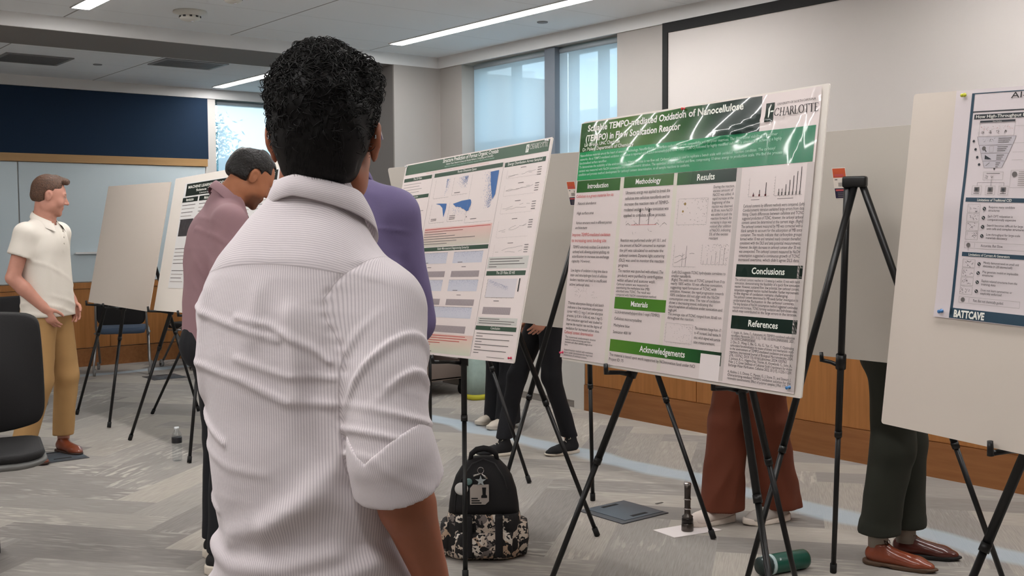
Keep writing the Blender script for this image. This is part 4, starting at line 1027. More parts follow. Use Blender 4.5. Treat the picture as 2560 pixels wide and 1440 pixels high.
S.rect(0.198, 0.4245, 0.60, 0.4355, E_bl, 1); S.text('Limitations of Current AI Generators', 0.275, 0.4335, 0.0095, INKW, width=0.115, align='c', bold=0.01)
txt1 = [('Requires many candidate', 'structures'), ('Each DFT relaxation is', 'computationally expensive'), ('Search becomes difficult for large', 'unit cells and complex structures'), ('Low throughput for large-scale', 'materials discovery')]
txt2 = [('Mostly demonstrated on small unit', 'datasets (< 20 atoms/cell)'), ('May generate invalid or implausible', 'structures'), ('Explicit relaxed structures from the', 'training data'), ('Does not learn symmetries or', 'explicitly enforced')]
for (v0, tx) in ((0.300, txt1), (0.443, txt2)):
    for k in range(4):
        v = v0+k*0.0235
        S.frame(0.203, v, 0.238, v+0.021, INKL, 0.0007)
        for q in range(12): a = 0.206+rg.random()*.028; b = v+.003+rg.random()*.015; S.line(a, b, a+rg.uniform(-.005, .005), b+rg.uniform(-.004, .004), INKG if q % 3 else E_dk, 0.001)
        S.dot(0.250, v+0.0105, 0.0048, E_dk, 2, 14); S.line(0.2475, v+0.008, 0.2525, v+0.013, INKW, 0.001, 3)
        S.text(tx[k][0], 0.262, v+0.009, 0.0085, INK, width=min(0.098, 0.0031*len(tx[k][0]))); S.text(tx[k][1], 0.262, v+0.0175, 0.0085, INK, width=0.0031*len(tx[k][1]))
    v = v0+0.098
    S.frame(0.203, v, 0.372, v+0.016, INKL, 0.0007); S.dot(0.214, v+0.008, 0.006, INKG, 2, 12); S.line(0.232, v+.002, 0.232, v+.014, INKL, 0.0007)
S.text('Accurate, But Slow.', 0.250, 0.409, 0.010, INK, width=0.062); S.text('Fast, But not chemically guided.', 0.244, 0.552, 0.010, INK, width=0.085)
S.text('BATTCAVE', 0.193, 0.596, 0.026, INKW, width=0.088, bold=0.045)
S.build('poster', onboard(MA, 1.22, 0.915), 'lilac white poster with slate blue border on the big board at the right edge')

# push pins
def pin(M, w, h, u, v, rgb, label, off=0.006):
    m = mat('pin_%d_%d_%d' % rgb, rgb, 0.3, coat=0.3)
    Mt = M @ Matrix.Translation((-w/2+u, h-v, off)) @ Matrix.Rotation(R(12), 4, 'X')
    o = MB().lathe([(0.0008, -0.008), (0.0008, 0.0), (0.0052, 0.0005), (0.0055, 0.002), (0.003, 0.0035), (0.0028, 0.0095), (0.0048, 0.0115), (0.0048, 0.014), (0.0, 0.0145)], 14).build('push_pin', m, matrix=Mt)
    tag(o, label, 'push pin')
pin(MG, 1.22, .915, 0.600, 0.012, (200, 40, 44), 'red push pin at the top middle of the green headed poster', 0.010)
pin(MG, 1.22, .915, 1.178, 0.887, (60, 120, 175), 'blue push pin in the bottom right corner of the green headed poster')
pin(MG, 1.22, .915, 0.012, 0.885, (205, 50, 90), 'pink push pin in the bottom left corner of the green headed poster')
pin(MC, 1.22, .915, 1.20, 0.895, (205, 40, 80), 'pink push pin in the bottom right corner of the crystals poster', 0.003)
pin(MC, 1.22, .915, 0.020, 0.012, (220, 220, 220), 'clear push pin in the top left corner of the crystals poster', 0.003)
pin(MC, 1.22, .915, 1.195, 0.012, (221, 221, 220), 'clear push pin in the top right corner of the crystals poster', 0.003)
pin(MA, 1.22, .915, 0.160, 0.013, (190, 190, 50), 'yellow green push pin at the top of the slate bordered poster', 0.004)
pin(MA, 1.22, .915, 0.157, 0.584, (50, 110, 165), 'blue push pin in the lower left corner of the slate bordered poster', 0.004)
# ------------------------------------------------------------------ chairs
M_cblk = mat('chair_mesh_black', (30, 29, 30), 0.75, bump=0.15, bscale=300)
M_cgry = mat('chair_shell_grey', (112, 112, 110), 0.5)
M_calu = mat('brushed_aluminium', (150, 148, 146), 0.35, metal=0.8)
M_cblue = mat('seat_slate_blue', (70, 84, 104), 0.85)
M_cast = mat('caster_grey', (120, 118, 116), 0.5)
def shell_seat(mb, w, d, z, t, curve, mi=0, M=None, nseg=16, r=0.06):
    """a padded slab w wide, d deep, rounded in plan, gently curved"""
    poly = rrect(w, d, r, 5)
    n = len(poly); V = []; F = []
    rings = [(0.94, z-t), (1.0, z-t*0.5), (0.985, z-0.004), (0.93, z+0.002), (0.6, z-0.004), (0.25, z-0.007)]
    for s, zz in rings:
        for x, y in poly: V.append(Vector((x*s, y*s, zz + curve*((x*s)/(w/2))**2 + 0.0)))
    for i in range(len(rings)-1):
        for k in range(n): F.append((i*n+k, i*n+(k+1) % n, (i+1)*n+(k+1) % n, (i+1)*n+k))
    F.append(tuple(range(n-1, -1, -1))); F.append(tuple(range((len(rings)-1)*n, len(rings)*n)))
    if M is not None: V = [M @ v for v in V]
    mb.add(V, F, mi, True)
def nesting_chair(x, y, rz, label, back_col, seat_col, group):
    r = empty('nesting_chair', (x, y, 0), label, 'chair', group, rz)
    def put(o): o.parent = r; return o
    mb = MB(); shell_seat(mb, 0.46, 0.45, 0.465, 0.06, 0.008); put(mb.build('seat', seat_col))
    mb = MB(); shell_seat(mb, 0.46, 0.44, 0.0, 0.03, 0.03, M=Matrix.Translation((0, 0.26, 0.72)) @ Matrix.Rotation(R(80), 4, 'X')); put(mb.build('backrest', back_col))
    for s in (-1, 1):
        put(MB().tube([(s*0.245, -0.24, 0.07), (s*0.245, 0.03, 0.40), (s*0.245, 0.16, 0.46), (s*0.24, 0.24, 0.62), (s*0.235, 0.28, 0.85)], 0.012, 10).build('back_frame', M_calu))
        put(MB().tube([(s*0.27, 0.30, 0.07), (s*0.255, 0.10, 0.30), (s*0.25, -0.04, 0.44), (s*0.24, -0.10, 0.455)], 0.012, 10).build('leg', M_calu))
        put(MB().tube([(s*0.262, -0.12, 0.40), (s*0.262, 0.12, 0.41)], 0.009, 8).build('seat_brace', M_calu))
        for yy in (-0.25, 0.30):
            c = MB(); c.tube([(s*0.262-0.012, yy, 0.032), (s*0.262+0.012, yy, 0.032)], 0.032, 18); c.box((s*0.262-0.016, yy-0.012, 0.035), (s*0.262+0.016, yy+0.012, 0.075))
            cc = put(c.build('caster', M_cast)); 
            h = MB().tube([(s*0.262-0.0135, yy, 0.032), (s*0.262+0.0135, yy, 0.032)], 0.014, 12).build('hub', M_rub); h.parent = cc
    return r
nesting_chair(3.86, 11.30, R(158), 'slate blue nesting chair on casters against the oak panels, the left of two', M_cblk, M_cblue, 'nesting chairs at the back wall')
nesting_chair(4.62, 11.25, R(192), 'dark nesting chair on casters by the back wall, behind the second easel', M_cblk, M_cblk, 'nesting chairs at the back wall')
nesting_chair(2.25, 9.75, R(200), 'black nesting chair glimpsed at the left edge behind the man in white polo', M_cblk, M_cblk, 'nesting chairs at the back wall')

ch = empty('task_chair', (1.165, 5.37, 0.0), 'black upholstered chair with grey shell at the left edge of the photo', 'chair', None, R(-12))
def cput(o): o.parent = ch; return o
# backrest: upright rounded slab, its lower corners drawn in
pts = [(-.30, .64), (-.295, .58), (-.27, .555), (-.10, .52), (.10, .52), (.25, .555), (.285, .585), (.30, .66), (.29, 1.01), (.275, 1.07), (.20, 1.095), (-.20, 1.095), (-.275, 1.07), (-.29, 1.01)]
def slab(name, pts, y0, y1, m, s=1.0, bend=0.10, tilt=0.08, cz=0.8):
    n = len(pts); V = []; F = []
    for (yy, sc) in ((y0, 0.965*s), (y0+0.01, s), (y1-0.012, s), (y1, 0.955*s), (y1+0.004, 0.6*s)):
        for x, z in pts:
            X = x*sc; Z = cz+(z-cz)*sc; V.append((X, yy + bend*(X/0.3)**2*-0.5 + tilt*(Z-0.5), Z))
    for i in range(4):
        for k in range(n): F.append((i*n+k, i*n+(k+1) % n, (i+1)*n+(k+1) % n, (i+1)*n+k))
    F.append(tuple(range(n-1, -1, -1))); F.append(tuple(range(4*n, 5*n)))
    return cput(MB().add(V, F, 0, True).build(name, m))
# fine outline
def smooth_poly(pts, it=3):
    for _ in range(it):
        q = []
        for i in range(len(pts)):
            a = pts[i]; b = pts[(i+1) % len(pts)]
            q += [(a[0]*.75+b[0]*.25, a[1]*.75+b[1]*.25), (a[0]*.25+b[0]*.75, a[1]*.25+b[1]*.75)]
        pts = q
    return pts
bp_ = smooth_poly(pts, 2)
slab('back_shell', bp_, 0.215, 0.235, M_cgry, 1.0)
slab('backrest', bp_, 0.170, 0.213, M_cblk, 0.985)
mb = MB(); shell_seat(mb, 0.54, 0.50, 0.50, 0.045, 0.012, r=0.11, M=Matrix.Translation((0, -0.06, 0))); cput(mb.build('seat', M_cblk))
mb = MB(); shell_seat(mb, 0.56, 0.52, 0.462, 0.028, 0.012, r=0.12, M=Matrix.Translation((0, -0.06, 0))); cput(mb.build('seat_shell', M_cgry))
cput(MB().tube([(0, 0.12, 0.43), (0, 0.22, 0.45), (0, 0.25, 0.58), (0, 0.262, 0.70)], 0.022, 10).build('back_stem', M_cgry))
cput(MB().tube([(-0.09, -0.02, 0.10), (-0.09, -0.02, 0.44)], [0.03, 0.025], 14).build('column', M_calu))
for k in range(5):
    a = 2*PI*k/5+0.166; e = (-0.09+0.15*math.cos(a), -0.02+0.15*math.sin(a))
    lg = cput(MB().tube([(-0.09, -0.02, 0.11), (-0.09+(e[0]+.09)*.6, -0.02+(e[1]+.02)*.6, 0.10), (e[0], e[1], 0.075)], [0.026, 0.02, 0.015], 10).build('leg', M_calu))
    t = MB().tube([(e[0]-0.02, e[1], 0.03), (e[0]+0.02, e[1], 0.03)], 0.03, 16).build('caster', M_rub); t.parent = lg

# ------------------------------------------------------------------ floor boxes, bottles, small things
def floor_box(x, y, w, label):
    r = empty('floor_box', (x, y, 0), label, 'floor box', 'floor outlet boxes')
    a = mat('floor_box_grey', (64, 66, 70), 0.5, metal=0.1); b = mat('floor_box_lid', (74, 82, 90), 0.45, metal=0.1)
    reparent(MB().rbox((x-w/2, y-w/2, 0.0005), (x+w/2, y+w/2, 0.005), 0.0015).build('frame', a), r)
    reparent(MB().rbox((x-w*0.36, y-w*0.5+0.03, 0.004), (x+w*0.5-0.008, y+w*0.5-0.012, 0.0075), 0.001).build('lid', b), r)
    dk = mat('slot_black', (12, 12, 13), 0.8)
    for yy in (y-w*0.30, y+w*0.36): reparent(MB().rbox((x+w*0.05-0.055, yy-0.012, 0.0072), (x+w*0.05+0.055, yy+0.012, 0.0082), 0.0004).build('cable_slot', dk), r)
floor_box(3.94, 4.035, 0.33, 'dark grey floor outlet box in front of the green poster easel')
floor_box(2.06, 7.37, 0.33, 'dark floor outlet box at the feet of the man in white polo')
floor_box(4.02, 10.6, 0.33, 'dark floor outlet box far back near the nesting chairs')
tag(MB().rbox((4.19, 4.035, 0.0005), (4.24, 4.05, 0.003), 0.001).build('floor_tab', mat('tab_dark', (80, 74, 70), 0.6)), 'tiny dark tab on the carpet behind the steel flashlight', 'tab')

# water bottle
M_pet = bpy.data.materials.new('clear_plastic'); M_pet.use_nodes = True
_n = M_pet.node_tree; [_n.nodes.remove(q) for q in list(_n.nodes)]
_o = _n.nodes.new('ShaderNodeOutputMaterial'); _t = _n.nodes.new('ShaderNodeBsdfTransparent'); _t.inputs[0].default_value = (0.93, 0.95, 0.96, 1)
_g = _n.nodes.new('ShaderNodeBsdfGlossy'); _g.inputs['Roughness'].default_value = 0.06
_f = _n.nodes.new('ShaderNodeFresnel'); _f.inputs['IOR'].default_value = 1.35
_m = _n.nodes.new('ShaderNodeMixShader'); _m.inputs[0].default_value = 0.10; _n.links.new(_t.outputs[0], _m.inputs[1]); _n.links.new(_g.outputs[0], _m.inputs[2]); _n.links.new(_m.outputs[0], _o.inputs[0])
wbx, wby = 2.63, 6.75
wb_ = empty('water_bottle', (wbx, wby, 0), 'clear plastic water bottle with black label standing on the carpet', 'bottle')
T_ = Matrix.Translation((wbx, wby, 0))
prof = [(0.0, 0.006), (0.024, 0.002), (0.031, 0.008)]
for k in range(12): z = 0.012+k*0.0085; prof.append((0.0315 if k % 2 else 0.0285, z))
prof += [(0.0315, 0.118), (0.0315, 0.155), (0.030, 0.170), (0.022, 0.188), (0.014, 0.198), (0.0125, 0.205)]
reparent(MB().lathe(prof, 24, M=T_).build('bottle_body', M_pet), wb_)
reparent(MB().lathe([(0.0322, 0.118), (0.0325, 0.120), (0.0325, 0.152), (0.0322, 0.154)], 24, M=T_).build('label', mat('bottle_label', (36, 36, 40), 0.4, noise=0.5, nscale=60)), wb_)
reparent(MB().lathe([(0.0130, 0.2045), (0.0150, 0.205), (0.0150, 0.219), (0.0, 0.220)], 20, M=T_).build('cap', mat('cap_white', (225, 228, 230), 0.4)), wb_)

# flashlight standing on a sheet of paper
fx, fy = 3.935, 3.585; T_ = Matrix.Translation((fx, fy, 0.0035))
fl = empty('flashlight', (fx, fy, 0.0035), 'steel flashlight standing on its head on a white paper', 'flashlight')
M_st = mat('gunmetal', (92, 86, 82), 0.3, metal=0.9); M_std = mat('gunmetal_dark', (48, 44, 42), 0.4, metal=0.8); M_sth = mat('steel_bright', (190, 185, 182), 0.2, metal=1.0)
reparent(MB().lathe([(0.0, 0.0), (0.028, 0.0), (0.0295, 0.002), (0.0295, 0.030), (0.0275, 0.034), (0.0285, 0.038)], 28, M=T_).build('lamp_head', M_st), fl)
reparent(MB().lathe([(0.0275, 0.038), (0.0275, 0.060), (0.024, 0.066)] , 28, M=T_).build('grip_ring', M_std), fl)
reparent(MB().lathe([(0.024, 0.064), (0.027, 0.067), (0.027, 0.072), (0.016, 0.080), (0.0150, 0.105), (0.0165, 0.107), (0.0165, 0.112), (0.0145, 0.115), (0.0150, 0.150), (0.0165, 0.153), (0.0165, 0.158), (0.0148, 0.162), (0.0160, 0.205), (0.0170, 0.226)], 24, M=T_).build('barrel', M_st), fl)
for z in (0.108, 0.155, 0.073): reparent(MB().lathe([(0.0166, z-0.003), (0.0176, z-0.0015), (0.0176, z+0.0015), (0.0166, z+0.003)], 24, M=T_).build('bright_ring', M_sth), fl)
reparent(MB().lathe([(0.0170, 0.2255), (0.0172, 0.232), (0.014, 0.2355), (0.0, 0.2365)], 20, M=T_).build('tail_cap', M_sth), fl)
pv = [(3.815, 3.70), (4.065, 3.655), (4.075, 3.485), (3.80, 3.545)]
tag(MB().prism(list(reversed(pv)), 0.0008, 0.003).build('paper_sheet', mat('white_paper', (226, 218, 216), 0.7)), 'white sheet of paper on the carpet under the steel flashlight', 'paper')

# green flask lying on its side
g0 = Vector((3.66, 2.925, 0.043)); g1 = Vector((3.905, 2.87, 0.043)); gd = (g1-g0).normalized()
Mg = Matrix.Translation(g0) @ gd.to_track_quat('Z', 'Y').to_matrix().to_4x4()
gf = empty('flask', tuple(g0), 'dark green insulated flask lying on the carpet behind an easel leg', 'bottle')
M_gr = mat('flask_green', (18, 76, 62), 0.35, coat=0.2)
reparent(MB().lathe([(0.0, 0.05), (0.041, 0.05), (0.0425, 0.055), (0.0425, 0.235), (0.038, 0.247), (0.0, 0.249)], 30, M=Mg).build('flask_body', M_gr), gf)
reparent(MB().lathe([(0.0, -0.005), (0.034, -0.003), (0.038, 0.004), (0.038, 0.040), (0.036, 0.0495)], 28, M=Mg).build('lid', mat('lid_dark', (24, 40, 38), 0.5)), gf)
reparent(MB().tube([Mg @ Vector((0.040*math.cos(a), 0.040*math.sin(a), 0.0 + 0.047*math.sin(t))) for a, t in [(0.2+1.9*k/12, PI*k/12) for k in range(13)]], 0.005, 8).build('carry_strap', mat('strap_pale', (176, 196, 196), 0.6)), gf)
reparent(MB().lathe([(0.0432, 0.050), (0.0436, 0.053), (0.0436, 0.060), (0.0432, 0.063)], 28, M=Mg).build('collar_ring', mat('strap_pale', (176, 196, 196), 0.6)), gf)

# utility cart seen under the crystals poster
ct = empty('utility_cart', (5.35, 8.12, 0), 'grey brown utility cart on casters by the wall under the windows', 'cart')
M_ct = mat('cart_taupe', (118, 104, 96), 0.6); M_ctd = mat('cart_inner', (92, 66, 50), 0.7)
x0, x1, y0, y1 = 4.98, 5.68, 7.78, 8.40
for z0, z1 in ((0.14, 0.30), (0.78, 0.92)):
    m = MB(); m.rbox((x0, y0, z0), (x1, y1, z0+0.03), 0.01); m.rbox((x0, y0, z0), (x1, y0+0.02, z1), 0.006); m.rbox((x0, y1-0.02, z0), (x1, y1, z1), 0.006); m.rbox((x0, y0, z0), (x0+0.02, y1, z1), 0.006); m.rbox((x1-0.02, y0, z0), (x1, y1, z1), 0.006)
    reparent(m.build('tray', M_ct), ct)
for xx in (x0+0.035, x1-0.035):
    for yy in (y0+0.035, y1-0.035):
        reparent(MB().rbox((xx-0.028, yy-0.028, 0.17), (xx+0.028, yy+0.028, 0.80), 0.008).build('post', M_ct), ct)
        reparent(MB().tube([(xx-0.015, yy, 0.045), (xx+0.015, yy, 0.045)], 0.045, 18).box((xx-0.022, yy-0.015, 0.05), (xx+0.022, yy+0.015, 0.14)).build('caster', M_rub), ct)
tag(MB().rbox((x0+0.06, y0+0.08, 0.1725), (x0+0.36, y1-0.1, 0.50), 0.01).build('cardboard_box', mat('cardboard', (140, 100, 70), 0.8)), 'brown cardboard box on the lower tray of the utility cart', 'box')
tb = empty('tote_bag', (5.62, 7.50, 0), 'pale green tote bag with yellow base on the floor beside the cart', 'bag')
m = MB(); n = 16
def ring(z, a, b): return [Vector((5.62+a*math.copysign(abs(math.cos(t))**0.6, math.cos(t)), 7.50+b*math.copysign(abs(math.sin(t))**0.6, math.sin(t)), z)) for t in [2*PI*k/n for k in range(n)]]
def loft(rings, mi=0, name=None):
    V = [v for r_ in rings for v in r_]; F = []
    for i in range(len(rings)-1):
        for k in range(n): F.append((i*n+k, i*n+(k+1) % n, (i+1)*n+(k+1) % n, (i+1)*n+k))
    F.append(tuple(range(n-1, -1, -1))); F.append(tuple(range((len(rings)-1)*n, len(rings)*n)))
    return MB().add(V, F, mi, True)
reparent(loft([ring(0.0, .13, .09), ring(0.02, .145, .10), ring(0.05, .145, .10)]).build('base', mat('bag_yellow', (196, 192, 60), 0.7)), tb)
reparent(loft([ring(0.05, .146, .101), ring(0.2, .15, .09), ring(0.36, .14, .05), ring(0.40, .135, .03)]).build('bag_body', mat('bag_pale_green', (150, 168, 160), 0.8, noise=0.12, nscale=18)), tb)
for s in (-1, 1): reparent(MB().tube([(5.62-.07, 7.5+s*.02, .39), (5.62-.06, 7.5+s*.03, .50), (5.62, 7.5+s*.035, .54), (5.62+.06, 7.5+s*.03, .50), (5.62+.07, 7.5+s*.02, .39)], 0.008, 8).build('handle', mat('bag_strap', (90, 100, 96), 0.8)), tb)

# ------------------------------------------------------------------ backpack
bpk = empty('backpack', (2.945, 3.915, 0), 'black backpack with black and cream patterned lower half, badges and charms', 'backpack', None, R(-38))
M_nyl = mat('nylon_black', (20, 18, 20), 0.7, bump=0.1, bscale=200)
def mat_print():
    m = bpy.data.materials.new('collage_print'); m.use_nodes = True; nt = m.node_tree; b = nt.nodes['Principled BSDF']; b.inputs['Roughness'].default_value = 0.75
    tc = nt.nodes.new('ShaderNodeTexCoord'); n0 = nt.nodes.new('ShaderNodeTexNoise'); n0.inputs['Scale'].default_value = 14; n0.inputs['Detail'].default_value = 2
    nt.links.new(tc.outputs['Object'], n0.inputs['Vector'])
    mp = nt.nodes.new('ShaderNodeVectorMath'); mp.operation = 'MULTIPLY_ADD'; nt.links.new(n0.outputs['Color'], mp.inputs[0]); mp.inputs[1].default_value = (0.09, 0.09, 0.09); nt.links.new(tc.outputs['Object'], mp.inputs[2])
    v = nt.nodes.new('ShaderNodeTexVoronoi'); v.inputs['Scale'].default_value = 26; nt.links.new(mp.outputs[0], v.inputs['Vector'])
    sp = nt.nodes.new('ShaderNodeSeparateColor'); nt.links.new(v.outputs['Color'], sp.inputs[0])
    r = nt.nodes.new('ShaderNodeValToRGB'); r.color_ramp.interpolation = 'CONSTANT'; e = r.color_ramp.elements
    e[0].position = 0; e[0].color = lin((20, 17, 17)); e[1].position = 0.40; e[1].color = lin((206, 190, 174))
    e.new(0.66).color = lin((188, 160, 136)); e.new(0.76).color = lin((120, 110, 106)); e.new(0.88).color = lin((222, 212, 200))
    nt.links.new(sp.outputs[0], r.inputs['Fac'])
    w = nt.nodes.new('ShaderNodeTexNoise'); w.inputs['Scale'].default_value = 60; w.inputs['Detail'].default_value = 1; nt.links.new(tc.outputs['Object'], w.inputs['Vector'])
    g = nt.nodes.new('ShaderNodeMath'); g.operation = 'GREATER_THAN'; g.inputs[1].default_value = 0.56; nt.links.new(w.outputs['Fac'], g.inputs[0])
    mx = nt.nodes.new('ShaderNodeMixRGB'); nt.links.new(g.outputs[0], mx.inputs[0]); nt.links.new(r.outputs[0], mx.inputs[1]); mx.inputs[2].default_value = lin((26, 22, 22))
    nt.links.new(mx.outputs[0], b.inputs['Base Color']); return m
M_prn = mat_print()
def bput(o): o.parent = bpk; return o
# local frame: x across, -y towards the viewer, z up
def bp_ring(z, a, b, yo=0.0, n=40, p=0.55):
    return [Vector((a*math.copysign(abs(math.cos(t))**p, math.cos(t)), yo+b*math.copysign(abs(math.sin(t))**p, math.sin(t)), z)) for t in [2*PI*k/n for k in range(n)]]
def bloft(rings, m, name):
    n = len(rings[0]); V = [v for r_ in rings for v in r_]; F = []
    for i in range(len(rings)-1):
        for k in range(n): F.append((i*n+k, i*n+(k+1) % n, (i+1)*n+(k+1) % n, (i+1)*n+k))
    F.append(tuple(range(n-1, -1, -1))); F.append(tuple(range((len(rings)-1)*n, len(rings)*n)))
    return bput(MB().add(V, F, 0, True).build(name, m))
bloft([bp_ring(0.205, .160, .085), bp_ring(0.24, .157, .085), bp_ring(0.30, .148, .082), bp_ring(0.36, .128, .074, .006), bp_ring(0.40, .103, .062, .012), bp_ring(0.43, .074, .048, .018), bp_ring(0.445, .045, .03, .022), bp_ring(0.449, .012, .01, .025)], M_nyl, 'upper_panel')
bloft([bp_ring(0.004, .150, .088), bp_ring(0.015, .165, .098), bp_ring(0.06, .170, .104), bp_ring(0.13, .168, .102), bp_ring(0.19, .164, .094), bp_ring(0.206, .161, .088)], M_prn, 'lower_panel')
bloft([bp_ring(0.02, .118, .03, -.095), bp_ring(0.05, .128, .045, -.095), bp_ring(0.11, .128, .048, -.095), bp_ring(0.128, .124, .040, -.095), bp_ring(0.132, .11, .03, -.095)], M_prn, 'front_pocket')
for s in (-1, 1):
    bloft([bp_ring(0.015, .03, .06, 0, 20) and [v+Vector((s*.165, 0, 0)) for v in bp_ring(0.015, .028, .06, 0, 20)], [v+Vector((s*.172, 0, 0)) for v in bp_ring(0.08, .032, .068, 0, 20)], [v+Vector((s*.168, 0, 0)) for v in bp_ring(0.155, .028, .064, 0, 20)], [v+Vector((s*.162, 0, 0)) for v in bp_ring(0.165, .02, .055, 0, 20)]], M_prn, 'side_pocket')
    bput(MB().rbox((s*0.068-0.017, -0.150, 0.03), (s*0.068+0.017, -0.088, 0.212), 0.008).build('strap', M_nyl))
bput(MB().tube([(-.062, .01, .425), (-.055, .005, .462), (-.03, 0, .482), (0, 0, .488), (.03, 0, .482), (.055, .005, .462), (.062, .01, .425)], [.010, .012, .014, .014, .014, .012, .010], 10).build('handle', M_nyl))
def disc(x, z, r, m, name='badge', y=-0.088, ry=0.0):
    Mx = Matrix.Translation((x, y, z)) @ Matrix.Rotation(R(90+10), 4, 'X')
    return bput(MB().lathe([(0.0, 0.006), (r*0.7, 0.0055), (r, 0.002), (r, 0.0), (0.0, -0.001)], 24, M=Mx).build(name, m))
dsc = disc(-.098, .325, .030, mat('badge_white', (226, 224, 220), 0.35)); disc(-.066, .355, .017, mat('badge_teal', (110, 140, 138), 0.35), y=-0.085)
# card tag with clipped corners
pl = [(-.042, -.045), (.026, -.045), (.042, -.030), (.042, .045), (-.028, .045), (-.042, .028)]
Mx = Matrix.Translation((-.018, -.094, .300)) @ Matrix.Rotation(R(90), 4, 'X')
cd = bput(MB().prism([(a, b) for a, b in pl], 0, 0.003, M=Mx).build('card_tag', mat('card_grey', (176, 166, 158), 0.4)))
q = MB(); q.prism([(.008, -.015), (.034, -.015), (.034, -.005), (.028, 0), (.030, .032), (.012, .032), (.014, 0), (.008, -.005)], 0.0028, 0.0042, M=Mx)
for k in range(3): q.box((-.036, -.040+k*.010, 0.0028), (-.036+.045-k*.008, -.0345+k*.010, 0.0038), M=Mx)
w_o = q.build('card_print', M_black); w_o.parent = cd
# star charm, keys and ring
st = [(0.026*math.cos(PI/2+k*PI/5)*(1 if k % 2 == 0 else .38), 0.026*math.sin(PI/2+k*PI/5)*(1 if k % 2 == 0 else .38)) for k in range(10)]
Mx = Matrix.Translation((-.012, -.098, .362)) @ Matrix.Rotation(R(90), 4, 'X')
bput(MB().prism(st, 0, 0.004, M=Mx).build('star_charm', mat('charm_silver', (196, 206, 210), 0.25, metal=0.7)))
bput(MB().tube([(-.012+.014*math.cos(a), -.082, .405+.014*math.sin(a)) for a in [2*PI*k/16 for k in range(17)]], 0.0016, 6).build('key_ring', M_sth))
for a, b in (((-.012, -.09, .392), (-.045, -.092, .383)), ((-.008, -.09, .392), (.018, -.094, .370))):
    bput(MB().tube([a, b], [0.004, 0.0055], 8).build('key', M_sth))
bput(MB().tube([(.10, -.070, .215), (.112, -.068, .29), (.09, -.066, .37), (.05, -.05, .43), (0, -.028, .446), (-.05, -.05, .43), (-.10, -.066, .36), (-.125, -.07, .29), (-.13, -.072, .215)], 0.0028, 6).build('zip', mat('zip_dark', (40, 38, 40), 0.4)))
# ------------------------------------------------------------------ implicit-surface modelling for people
def axis_pts(lo, hi, step, fine=()):
    xs = [lo]
    while xs[-1] < hi:
        s = step
        for a, b, f in fine:
            if a <= xs[-1] < b: s = min(s, f)
        xs.append(xs[-1]+s)
    return np.array(xs)

